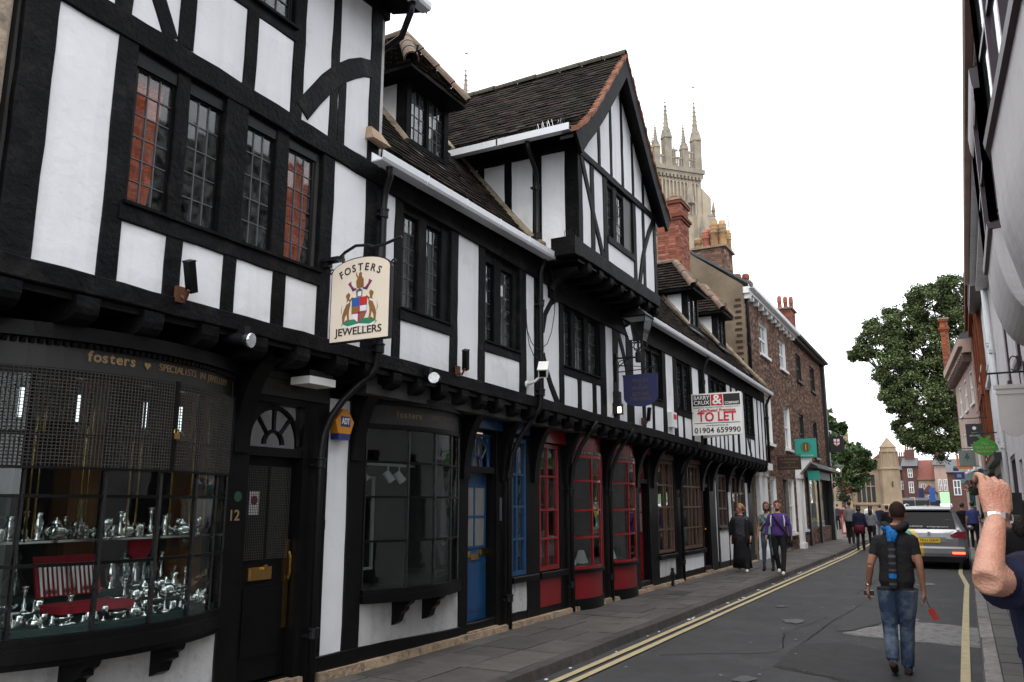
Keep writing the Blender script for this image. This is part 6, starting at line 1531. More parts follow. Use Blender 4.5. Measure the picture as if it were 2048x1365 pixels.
hang_bracket(s, XR, -0.06, 32.0, 3.56, False)
s = thing("hanging_sign", "small dark blue hanging sign below the orange edged board", "sign", (-0.1, 39, 2.6))
part("board", MB().box(-0.28, 0.1, 38.98, 39.02, 2.72, 3.0).box(-0.3, -0.1, 38.97, 39.03, 3.05, 3.2), mat("navy_sign", (0.03, 0.045, 0.16), 0.5), s)
part("print", MB().box(-0.18, -0.02, 38.974, 38.978, 2.78, 2.92), mat("pale_blue_print", (0.25, 0.28, 0.45), 0.6), s)
hang_bracket(s, XR - 0.15, -0.28, 39.0, 3.24, False)
# hanging flower basket
fb = thing("flower_basket", "hanging basket of pink and red flowers beside the teal shopfront", "basket", (0.33, 30.8, 2.0))
part("basket", MB().lathe([(0.02, 1.98), (0.14, 2.02), (0.2, 2.15), (0.2, 2.18)], 12, (0.33, 30.8, 0)), mat("basket_moss", (0.05, 0.04, 0.02), 0.95), fb)
PET = [mat("pink_petals", (0.42, 0.05, 0.16), 0.7), mat("crimson_petals", (0.30, 0.01, 0.03), 0.7), mat("yellow_petals", (0.55, 0.35, 0.03), 0.7)]
LEAFB = mat("basket_leaf", (0.035, 0.07, 0.02), 0.8)
fm = MB(); fm2 = [MB(), MB(), MB()]
def quadleaf(mb, c, s):
    n = Vector((rnd(-1, 1), rnd(-1, 1), rnd(-0.2, 1))).normalized(); a = n.orthogonal().normalized() * s; b = n.cross(a).normalized() * s * 0.7
    c = Vector(c); o = len(mb.v); mb.v += [tuple(c - a), tuple(c + b), tuple(c + a), tuple(c - b)]; mb.f.append((o, o + 1, o + 2, o + 3))
for k in range(260):
    a, r, z = rnd(0, 6.28), rnd(0.05, 0.27), rnd(-0.12, 0.28)
    quadleaf(fm, (0.33 + r * math.cos(a), 30.8 + r * math.sin(a), 2.2 + z * (1.1 - r)), 0.035)
for k in range(150):
    a, r, z = rnd(0, 6.28), rnd(0.1, 0.29), rnd(-0.1, 0.3)
    quadleaf(fm2[k % 2 if k % 7 else 2], (0.33 + r * math.cos(a), 30.8 + r * math.sin(a), 2.22 + z * (1.1 - r)), 0.03)
part("leaves", fm, LEAFB, fb, kind="stuff")
for q, m in zip(fm2, PET): part("petals", q, m, fb, kind="stuff")
part("chains", MB().tube([(0.2, 30.8, 2.17), (0.33, 30.8, 2.75), (0.46, 30.8, 2.17)], 0.005, 5).tube([(0.33, 30.8, 2.75), (XR, 30.8, 2.78)], 0.012, 5), IRON, fb)
# ------------------------------------------------------------------ signs and fixtures on the left
# jeweller's hanging sign, arched top, with a painted coat of arms
SY = 5.59; SX0, SX1, SZ0, SZ1 = -4.88, -4.235, 3.135, 3.79
s = thing("hanging_sign", "cream arched jeweller's sign with a painted coat of arms on an iron bracket", "sign", (-4.56, SY, 3.1))
def archprof(g, n=14):
    xm, hw = (SX0 + SX1) / 2, (SX1 - SX0) / 2
    return [(SX0 - g, SZ0 - g), (SX1 + g, SZ0 - g)] + [(xm + (hw + g) * math.cos(math.pi * k / n), SZ1 - 0.02 + (0.115 + g) * math.sin(math.pi * k / n)) for k in range(n + 1)]
part("frame", MB().prism([(x, SY - 0.016, z) for x, z in archprof(0.012)], (0, 0.04, 0)), IRON, s)
part("board", MB().prism([(x, SY - 0.022, z) for x, z in archprof(0.0)], (0, 0.02, 0)), CREAM, s)
INK = mat("sign_ink", (0.012, 0.012, 0.012), 0.6)
fy = SY - 0.024
def arc_text(txt, size, xc, zc, rad, span, m, parent, y):
    n = len(txt)
    for i, ch in enumerate(txt):
        a = -span / 2 + span * (i + .5) / n
        M = Matrix.Translation((xc + rad * math.sin(a), y, zc + rad * math.cos(a))) @ Matrix.Rotation(a, 4, 'Y')
        lettering(ch, size, m, parent, M, name="letter", bold=0.001)
arc_text("FOSTERS", 0.095, -4.557, 3.34, 0.455, 1.12, INK, s, fy)
lettering("JEWELLERS", 0.095, INK, s, Matrix.Translation((-4.557, fy, 3.215)), width=0.52, bold=0.001)
cx, cz = -4.555, 3.47
PB = mat("heraldic_blue", (0.02, 0.09, 0.36), 0.6); PR = mat("heraldic_red", (0.52, 0.02, 0.015), 0.6); PBR = mat("heraldic_tan", (0.24, 0.115, 0.03), 0.6); PG = mat("heraldic_green", (0.02, 0.20, 0.10), 0.6); PW = mat("heraldic_white", (0.75, 0.75, 0.74), 0.6); PD = mat("heraldic_navy", (0.03, 0.03, 0.14), 0.6)
def flat(nm, pts, m, d=0.0): part(nm, MB().prism([(cx + x, fy - 0.001 - d, cz + z) for x, z in pts], (0, 0.0012, 0)), m, s)
def rot(pts, mir): return [(-x, z) for x, z in pts][::-1] if mir else pts
flat("shield", [(-0.085, 0.05), (-0.085, -0.08), (-0.06, -0.14), (0, -0.185), (0.06, -0.14), (0.085, -0.08), (0.085, 0.05)], PB)
flat("shield_quarter", [(0.004, 0.05), (0.004, -0.025), (0.085, -0.025), (0.085, 0.05)], PR, .001)
flat("shield_quarter", [(-0.083, -0.03), (-0.083, -0.09), (-0.01, -0.09), (-0.01, -0.03)], PBR, .001)
flat("shield_quarter", [(0.01, -0.03), (0.01, -0.08), (0.083, -0.08), (0.083, -0.03)], PW, .001)
flat("shield_quarter", [(-0.075, -0.10), (-0.06, -0.14), (-0.012, -0.175), (-0.012, -0.10)], PW, .001)
flat("shield_quarter", [(0.012, -0.10), (0.012, -0.175), (0.058, -0.14), (0.075, -0.10)], PBR, .001)
flat("shield_band", [(-0.007, -0.028), (-0.007, -0.18), (0.007, -0.18), (0.007, -0.028)], PR, .002)
flat("shield_band", [(-0.085, -0.088), (-0.083, -0.098), (0.083, -0.098), (0.085, -0.088)], PR, .002)
flat("mound", [(-0.20, -0.185), (-0.14, -0.145), (0, -0.15), (0.14, -0.145), (0.20, -0.185), (0.16, -0.215), (-0.16, -0.215)], PG, -0.0004)
flat("scroll", [(-0.19, -0.18), (-0.12, -0.205), (0, -0.19), (0.12, -0.205), (0.19, -0.18), (0.17, -0.212), (0.1, -0.228), (0, -0.212), (-0.1, -0.228), (-0.17, -0.212)], PW, .001)
flat("helmet", [(-0.035, 0.055), (-0.04, 0.11), (0, 0.135), (0.03, 0.11), (0.03, 0.055)], LEAD)
flat("helmet_bars", [(-0.02, 0.06), (-0.02, 0.10), (0.02, 0.105), (0.02, 0.06)], PW, .001)
flat("crest_figure", [(-0.035, 0.135), (-0.045, 0.20), (-0.03, 0.225), (-0.05, 0.26), (-0.045, 0.29), (-0.035, 0.26), (-0.02, 0.235), (-0.015, 0.27), (0, 0.285), (0.018, 0.27), (0.018, 0.24), (0.04, 0.21), (0.042, 0.135)], PBR)
for mir in (False, True):
    flat("mantling", rot([(-0.03, 0.125), (-0.08, 0.11), (-0.105, 0.15), (-0.135, 0.185), (-0.10, 0.205), (-0.085, 0.175), (-0.06, 0.145)], mir), PD)
    flat("mantling_fold", rot([(-0.06, 0.12), (-0.095, 0.15), (-0.12, 0.18), (-0.11, 0.19), (-0.085, 0.155), (-0.06, 0.135)], mir), PR, .001)
    flat("mantling_fold", rot([(-0.05, 0.13), (-0.09, 0.165), (-0.10, 0.195), (-0.09, 0.195), (-0.07, 0.16)], mir), PW, .0015)
    # rearing supporter: head, chest, belly, haunch, legs, tail
    flat("supporter", rot([(-0.10, -0.01), (-0.115, 0.05), (-0.105, 0.085), (-0.125, 0.105), (-0.155, 0.08), (-0.15, 0.06), (-0.14, 0.04), (-0.15, -0.01), (-0.175, -0.06), (-0.19, -0.11), (-0.185, -0.175), (-0.165, -0.175), (-0.16, -0.12), (-0.14, -0.09), (-0.125, -0.165), (-0.105, -0.165), (-0.115, -0.10), (-0.115, -0.06)], mir), PBR)
    flat("supporter_foreleg", rot([(-0.115, 0.03), (-0.08, 0.06), (-0.075, 0.05), (-0.11, 0.005)], mir), PBR, .001)
    flat("supporter_tail", rot([(-0.185, -0.10), (-0.205, -0.06), (-0.195, 0.0), (-0.2, -0.06)], mir), INK)
    flat("supporter_collar", rot([(-0.148, 0.012), (-0.115, 0.03), (-0.112, 0.012), (-0.148, -0.005)], mir), PW, .001)
part("bracket_arm", MB().tube([(-5.0, SY, 3.885), (-4.86, SY, 3.90), (-4.76, SY, 3.97), (-4.64, SY, 4.015), (-4.5, SY, 4.0), (-4.42, SY, 3.97), (-4.30, SY, 3.985), (-4.13, SY, 4.02)], 0.014, 6), IRON, s)
part("bracket_plate", MB().box(-5.0, -4.93, SY - 0.03, SY + 0.03, 3.85, 3.93).box(-4.99, -4.80, SY - 0.05, SY + 0.05, 3.90, 3.93), IRON, s)
for x in (-4.78, -4.36): part("hanger", MB().tube([(x, SY, 3.96 if x > -4.5 else 3.95), (x, SY, 3.86)], 0.012, 6), IRON, s)
for x, sg in ((SX0, -1), (SX1, 1)):
    part("scroll_ornament", MB().tube([(x + sg * (0.03 - 0.028 * math.cos(a) * (1 - k / 16)), SY, 3.83 - 0.03 + 0.03 * math.sin(a) * (1 - k / 16)) for k, a in enumerate([j * 0.6 for j in range(12)])], 0.008, 5), IRON, s)

# lantern on its wall bracket with the tailor's shield sign below
LY = 12.9
l = thing("wall_lantern", "black four-sided glass street lantern on an iron bracket above the tailor's sign", "lamp", (-4.55, LY, 4.2))
lc = -4.58
top, bot, zt, zbm = 0.21, 0.115, 4.80, 4.40
cs = [(-1, -1), (1, -1), (1, 1), (-1, 1)]
fr = MB()
for i in range(4):
    a, b = cs[i], cs[(i + 1) % 4]
    fr.tube([(lc + a[0] * bot, LY + a[1] * bot, zbm), (lc + a[0] * top, LY + a[1] * top, zt)], 0.009, 5)
    fr.tube([(lc + a[0] * top, LY + a[1] * top, zt), (lc + b[0] * top, LY + b[1] * top, zt)], 0.012, 5)
    fr.tube([(lc + a[0] * bot, LY + a[1] * bot, zbm), (lc + b[0] * bot, LY + b[1] * bot, zbm)], 0.012, 5)
part("lantern_frame", fr, IRON, l)
LG = glass("lantern_glass", (0.78, 0.80, 0.80), 1.2, 0.03)
for i in range(4):
    a, b = cs[i], cs[(i + 1) % 4]
    part("lantern_pane", MB().add([(lc + a[0] * bot, LY + a[1] * bot, zbm), (lc + b[0] * bot, LY + b[1] * bot, zbm), (lc + b[0] * top, LY + b[1] * top, zt), (lc + a[0] * top, LY + a[1] * top, zt)], [(0, 1, 2, 3)]), LG, l)
part("lantern_roof", MB().loft([[(lc + x * 0.23, LY + y * 0.23, zt + 0.005) for x, y in cs], [(lc + x * 0.12, LY + y * 0.12, zt + 0.12) for x, y in cs], [(lc + x * 0.05, LY + y * 0.05, zt + 0.15) for x, y in cs], [(lc + x * 0.04, LY + y * 0.04, zt + 0.22) for x, y in cs]]), IRON, l)
part("reflector", MB().loft([[(lc + x * 0.18, LY + y * 0.18, zt - 0.02) for x, y in cs], [(lc + x * 0.1, LY + y * 0.1, zt + 0.0) for x, y in cs]]), WHITE, l)
part("lamp_stem", MB().tube([(lc, LY, 4.42), (lc, LY, 4.22)], 0.02, 8).lathe([(0.04, 4.04), (0.055, 4.06), (0.055, 4.2), (0.04, 4.22)], 10, (lc, LY, 0)), IRON, l)
for a in (0, 1, 2, 3):
    dx, dy = cs[a]
    part("stem_scroll", MB().tube([(lc + dx * r_, LY + dy * r_, z_) for r_, z_ in ((0.09, 4.39), (0.12, 4.34), (0.10, 4.28), (0.05, 4.29), (0.04, 4.25), (0.015, 4.22))], 0.008, 5), IRON, l)
part("bracket_arm", MB().tube([(-5.0, LY, 4.14), (lc, LY, 4.13)], 0.016, 6).tube([(-4.97, LY, 3.95), (-4.9, LY, 4.02), (-4.8, LY, 4.10), (-4.74, LY, 4.13)], 0.009, 5).tube([(-4.97 + 0.07 * math.cos(a) + 0.1, LY, 4.05 + 0.05 * math.sin(a)) for a in [k * 0.6 for k in range(11)]], 0.007, 5), IRON, l)
part("bracket_post", MB().box(-5.0, -4.955, LY - 0.035, LY + 0.035, 3.5, 4.22), IRON, l)
s = thing("hanging_sign", "dark blue shield shaped tailor's sign with faded gold lettering", "sign", (-4.56, LY, 3.3))
NAVY = mat("navy_sign_blue", (0.012, 0.016, 0.075), 0.6, 0.1)
mx = -4.56
sh = [(-0.315, 3.84), (-0.30, 3.80), (-0.295, 3.45)] + [(0.295 * math.cos(math.pi + math.pi * k / 12), 3.45 + 0.15 * math.sin(math.pi + math.pi * k / 12)) for k in range(1, 12)] + [(0.295, 3.45), (0.30, 3.80), (0.315, 3.84)]
part("board", MB().prism([(mx + x, LY - 0.015, z) for x, z in sh], (0, 0.03, 0)), NAVY, s)
GOLDF = mat("faded_gold", (0.085, 0.058, 0.036), 0.7)
for tx, z, w in (("MULLEN", 3.73, 0.27), ("&", 3.665, 0.03), ("MULLEN", 3.605, 0.27), ("BESPOKE", 3.50, 0.29), ("TAILORING", 3.42, 0.37)):
    lettering(tx, 0.085, GOLDF, s, Matrix.Translation((mx, LY - 0.017, z)), width=w)
part("bracket_arm", MB().tube([(-4.97, LY, 3.90), (-4.26, LY, 3.93)], 0.009, 6).tube([(-4.97, LY, 4.02), (-4.26, LY, 3.93)], 0.006, 5), IRON, s)
for x in (-4.8, -4.32): part("hanger", MB().tube([(x, LY, 3.92), (x, LY, 3.83)], 0.006, 5), IRON, s)
# floodlight and black clutter under the lantern
f = thing("floodlight", "small lit floodlight under the lantern bracket beside the blue shield sign", "lamp", (-4.9, 12.82, 3.1))
part("housing", MB().box(-5.0, -4.88, 12.72, 12.92, 3.18, 3.36).box(-5.0, -4.9, 12.76, 12.9, 3.36, 3.56).tube([(-4.97, 12.82, 3.56), (-4.97, 12.82, 3.72)], 0.035, 8), IRON, f)
part("lens", MB().box(-4.90, -4.84, 12.70, 12.714, 3.19, 3.29), emit("lit_lens", (1.0, 0.9, 0.72), 1.3), f)

# estate agent's V board
TY = 17.35
s = thing("letting_board", "white TO LET board with red and black lettering on the timbered wall", "sign", (-4.5, TY, 3.1))
TB = mat("board_white", (0.74, 0.73, 0.70), 0.5, 0.04)
bx0, bx1, bz0, bz1 = -4.99, -3.92, 3.15, 4.04
part("board", MB().box(bx0, bx1, TY - 0.015, TY, bz0, bz1), TB, s)
part("rear_board", MB().hexa([(bx1, TY + 0.01, bz0), (bx1 - 0.01, TY + 0.02, bz0), (bx0, TY + 0.82, bz0), (bx0, TY + 0.80, bz0), (bx1, TY + .01, bz1), (bx1 - .01, TY + .02, bz1), (bx0, TY + 0.82, bz1), (bx0, TY + 0.80, bz1)]), TB, s)
BR = mat("letting_red", (0.50, 0.012, 0.02), 0.5, 0.05)
ty = TY - 0.016
xc = (bx0 + bx1) / 2
part("black_block", MB().box(bx0 + 0.03, bx0 + 0.41, ty - 0.002, ty, 3.77, 4.01), INK, s)
part("red_block", MB().box(bx0 + 0.425, bx0 + 0.675, ty - 0.002, ty, 3.77, 4.01), BR, s)
part("black_block", MB().box(bx0 + 0.69, bx1 - 0.03, ty - 0.002, ty, 3.77, 4.01), INK, s)
def tl(tx, size, m, x, z, w, bold=0.0): lettering(tx, size, m, s, Matrix.Translation((x, ty - 0.003, z)), width=w, bold=bold)
tl("BARRY", 0.12, PW, bx0 + 0.22, 3.945, 0.34, 0.001); tl("CRUX", 0.12, PW, bx0 + 0.22, 3.838, 0.34, 0.001); tl("&", 0.29, PW, bx0 + 0.55, 3.89, 0.2, 0.004); tl("COMPANY", 0.075, PW, bx0 + 0.865, 3.815, 0.3, 0.001)
tl("SURVEYORS VALUERS & PROPERTY CONSULTANTS", 0.034, LEAD, xc, 3.735, 0.98)
tl("Cafe/Retail Premises", 0.085, BR, xc, 3.67, 0.80, 0.002); tl("TO LET", 0.27, BR, xc, 3.525, 0.82, 0.006)
part("rule", MB().box(bx0 + 0.05, bx1 - 0.05, ty - 0.002, ty, 3.395, 3.408), INK, s)
tl("www.barrycrux.co.uk", 0.05, INK, xc, 3.355, 0.48); tl("01904 659990", 0.16, INK, xc, 3.245, 0.98, 0.002)
# alarm boxes
s = thing("alarm_box", "orange and blue hexagonal burglar alarm box beside the door", "alarm", (-5.4, 6.36, 2.34))
AOR = mat("alarm_orange", (0.62, 0.24, 0.015), 0.45, 0.05); ABL = mat("alarm_blue", (0.02, 0.03, 0.16), 0.45)
hexp = [(6.40, 2.64), (6.50, 2.52), (6.45, 2.40), (6.27, 2.40), (6.22, 2.52), (6.33, 2.64)]
part("case", MB().prism([(XG + 0.02, y, z) for y, z in hexp], (0.10, 0, 0)), AOR, s)
part("lamp_base", MB().box(XG + 0.02, XG + 0.12, 6.275, 6.445, 2.34, 2.40), ABL, s)
part("badge", MB().box(XG + 0.12, XG + 0.123, 6.30, 6.44, 2.47, 2.57), ABL, s)
lettering("ADT", 0.085, WHITE, s, face_street(XG + 0.124, 6.37, 2.52), width=0.12, bold=0.002)
s = thing("alarm_box", "small white burglar alarm box on the plaster of the upper wall", "alarm", (-4.97, 15.8, 3.1))
part("case", MB().box(-4.99, -4.90, 15.66, 15.96, 3.20, 3.50), WHITE, s)
part("badge", MB().box(-4.90, -4.897, 15.74, 15.93, 3.36, 3.46), BR, s)
# security camera
s = thing("security_camera", "white box security camera on a bracket below the first floor windows", "camera", (-4.9, 9.72, 3.2))
M = Matrix.Translation((-4.76, 9.66, 3.46)) @ Matrix.Rotation(R(22), 4, 'Z') @ Matrix.Rotation(R(28), 4, 'X')
mb = MB().box(-0.06, 0.06, -0.15, 0.15, -0.055, 0.06).box(-0.068, 0.068, -0.18, 0.16, 0.06, 0.072)
mb.v = [tuple(M @ Vector(p)) for p in mb.v]
part("housing", mb, TB, s)
mb = MB().box(-0.045, 0.045, -0.156, -0.148, -0.04, 0.045); mb.v = [tuple(M @ Vector(p)) for p in mb.v]
part("front_glass", mb, TIMBER_D, s)
part("arm", MB().tube([(-4.98, 9.60, 3.28), (-4.87, 9.62, 3.31), (-4.77, 9.66, 3.40)], [0.03, 0.018, 0.02], 8), TB, s, smooth=True)
part("base", MB().lathe([(0.05, -4.995), (0.05, -4.975), (0.03, -4.96)], 12, (0, 9.60, 3.28), 'x'), TB, s)
# spotlights on the jetty
def spot(label, y, z, ang, body_len=0.2):
    s = thing("spotlight", label, "lamp", (-4.95, y, z))
    d = Vector((math.sin(ang[0]) * math.cos(ang[1]), math.cos(ang[0]) * math.cos(ang[1]), math.sin(ang[1])))
    c = Vector((-4.86, y, z))
    part("body", MB().tube([c - d * body_len, c - d * 0.06, c], [0.05, 0.045, 0.065], 12), IRON, s, smooth=True)
    part("reflector", MB().tube([c, c + d * 0.012], [0.062, 0.058], 14), mat("spot_glass_" + str(round(y)), (0.8, 0.82, 0.84), 0.15, 0.3, 30, metal=0.9), s)
    part("bracket", MB().box(-5.0, -4.9, y - 0.03, y + 0.03, z + 0.03, z + 0.12), IRON, s)
spot("round silver spotlight under the jetty over the bow window and door", 4.62, 2.99, (R(75), R(-8)), 0.34)
spot("round silver spotlight above the second jeweller's bow window", 7.22, 3.04, (R(155), R(-5)))
for y, z, lab in ((4.0, 3.36, "black tube floodlight tilted on the stud below the orange curtained window"), (7.86, 3.33, "black tube floodlight tilted below the second leaded window"), (14.15, 3.3, "black tube floodlight tilted beside the blue shield sign")):
    s = thing("floodlight", lab, "lamp", (-4.95, y, z - 0.15))
    M = Matrix.Translation((-4.86, y, z)) @ Matrix.Rotation(R(24), 4, 'X') @ Matrix.Rotation(R(14), 4, 'Y')
    mb = MB().box(-0.03, 0.03, -0.032, 0.032, -0.12, 0.12).box(-0.034, 0.034, -0.036, 0.036, 0.11, 0.122); mb.v = [tuple(M @ Vector(p)) for p in mb.v]
    part("body", mb, TIMBER_D, s)
    part("bracket", MB().tube([(-4.98, y + 0.02, z - 0.12), (-4.92, y + 0.02, z - 0.16), (-4.87, y, z - 0.1)], 0.014, 6).box(-5.0, -4.96, y - 0.03, y + 0.05, z - 0.18, z - 0.06), mat("rusty_bracket_" + str(round(y)), (0.10, 0.035, 0.015), 0.8), s)
s = thing("bulkhead_light", "white lensed bulkhead light fixed under the jetty above the black door", "lamp", (-5.2, 5.75, 2.8))
part("base", MB().box(-5.32, -5.12, 5.60, 5.92, 2.86, 2.92), IRON, s)
part("lens", MB().box(-5.33, -5.10, 5.58, 5.93, 2.79, 2.86), TB, s)
# projecting signs on the brick house
s = thing("hanging_sign", "square turquoise sign with a brown coffee cup emblem on the brick house", "sign", (-5.0, 32.4, 3.3))
TQ = mat("turquoise_sign", (0.025, 0.30, 0.24), 0.5, 0.04)
part("board", MB().box(-5.42, -4.66, 32.38, 32.42, 3.42, 4.12), TQ, s)
part("emblem", MB().lathe([(0.0, 0), (0.2, 0), (0.2, 0.004), (0, 0.004)], 18, (-5.04, 32.375, 3.8), 'y'), PG, s)
part("emblem_cup", MB().box(-5.13, -4.95, 32.366, 32.372, 3.66, 3.94), mat("brown_print", (0.12, 0.04, 0.02), 0.6), s)
part("emblem_bar", MB().box(-5.06, -5.02, 32.362, 32.366, 3.68, 3.9), AOR, s)
lettering("COFFEE CULTURE", 0.06, TB, s, Matrix.Translation((-5.04, 32.374, 3.49)), width=0.5)
part("bracket_arm", MB().tube([(-5.5, 32.4, 4.14), (-4.66, 32.4, 4.14)], 0.015, 6), IRON, s)
s = thing("hanging_sign", "dark brown coffee house sign with gold script on the brick house", "sign", (-5.0, 29.0, 2.8))
part("board", MB().box(-5.46, -4.70, 28.98, 29.02, 2.84, 3.3), mat("dark_brown_sign", (0.03, 0.014, 0.01), 0.5), s)
for tx, z, w in (("La Cremeria", 3.20, 0.58), ("Coffee House", 3.09, 0.42), ("&", 3.0, 0.03), ("Ice Cream Parlour", 2.92, 0.58)):
    lettering(tx, 0.10 if z > 3.15 else 0.075, GOLDP, s, Matrix.Translation((-5.08, 28.977, z)), width=w)
part("bracket_arm", MB().tube([(-5.5, 29, 3.33), (-4.70, 29, 3.33)], 0.012, 6), IRON, s)
s = thing("hanging_sign", "small green shop sign beneath the turquoise one on the brick house", "sign", (-5.0, 34.6, 2.7))
part("board", MB().box(-5.38, -4.95, 34.58, 34.62, 2.62, 3.0), TQ, s)
part("bracket_arm", MB().tube([(-5.5, 34.6, 3.02), (-4.95, 34.6, 3.02)], 0.012, 6), IRON, s)
s = thing("hanging_sign", "small dark pub sign with a white and red crest at the brick corner", "sign", (-5.0, 41.5, 4.3))
part("board", MB().box(-5.35, -4.75, 41.48, 41.52, 4.1, 4.85), INK, s)
part("crest", MB().prism([(-5.18, 41.47, 4.72), (-4.92, 41.47, 4.72), (-4.92, 41.47, 4.5), (-5.05, 41.47, 4.38), (-5.18, 41.47, 4.5)], (0, 0.006, 0)), PW, s)
part("crest_cross", MB().box(-5.07, -5.03, 41.464, 41.469, 4.4, 4.72).box(-5.18, -4.92, 41.465, 41.469, 4.55, 4.6), PR, s)
part("bracket_arm", MB().tube([(-5.45, 41.5, 4.88), (-4.75, 41.5, 4.88)], 0.015, 6), IRON, s)
s = thing("wall_lantern", "lit round lantern at the corner of the brick house", "lamp", (-5.1, 41.4, 3.0))
part("glass_bowl", MB().lathe([(0.12, 2.95), (0.17, 3.3), (0.17, 3.36)], 12, (-5.08, 41.4, 0)), LG, s)
part("bulb", MB().ball((-5.08, 41.4, 3.24), 0.09, 10, 6), emit("lantern_glow", (1.0, 0.72, 0.32), 3.0), s)
part("hood", MB().lathe([(0.26, 3.36), (0.22, 3.46), (0.06, 3.52), (0.03, 3.64)], 12, (-5.08, 41.4, 0)), LEAD, s)
part("bracket_arm", MB().tube([(-5.45, 41.3, 3.6), (-5.08, 41.4, 3.64)], 0.02, 6), IRON, s)
# ------------------------------------------------------------------ people: one continuous body mesh each, hair and loose clothing as children
SKIN = mat("skin", (0.44, 0.225, 0.155), 0.55, 0.14, 30, 0.35, 140, col2=(0.42, 0.165, 0.11), c2scale=9, c2amt=0.4, speckle=0.05)
SKIN_T = mat("tanned_skin", (0.31, 0.145, 0.088), 0.55, 0.12, 12, 0.15, 120)
CLOTH = {}
def cloth(nm, col, **k):
    if nm not in CLOTH: CLOTH[nm] = mat(nm, col, 0.9, k.pop("var", 0.2), k.pop("scale", 6), k.pop("bump", 0.8), k.pop("bscale", 14), spec=0.2, **k)
    return CLOTH[nm]
HAIR_D = mat("dark_hair", (0.018, 0.011, 0.008), 0.5, 0.3, 30, 0.8, 60); HAIR_B = mat("blonde_hair", (0.24, 0.13, 0.05), 0.6, 0.35, 30, 0.8, 60); HAIR_R = mat("reddish_brown_hair", (0.05, 0.02, 0.014), 0.6, 0.3, 30, 0.8, 60)
EYE = mat("eye_dark", (0.02, 0.015, 0.012), 0.3); LIP = mat("lip", (0.28, 0.09, 0.07), 0.6)

def J_default():
    return dict(pelvis=(0, 0, .93), chest=(0, 0, 1.28), neck=(0, -.01, 1.47), head=(0, .015, 1.625),
                hipL=(-.09, 0, .90), hipR=(.09, 0, .90), kneeL=(-.095, .02, .50), kneeR=(.095, .02, .50), ankL=(-.10, -.01, .09), ankR=(.10, -.01, .09),
                shL=(-.165, -.01, 1.385), shR=(.165, -.01, 1.385), elL=(-.225, -.03, 1.12), elR=(.225, -.03, 1.12), wrL=(-.25, .04, .88), wrR=(.25, .04, .88))

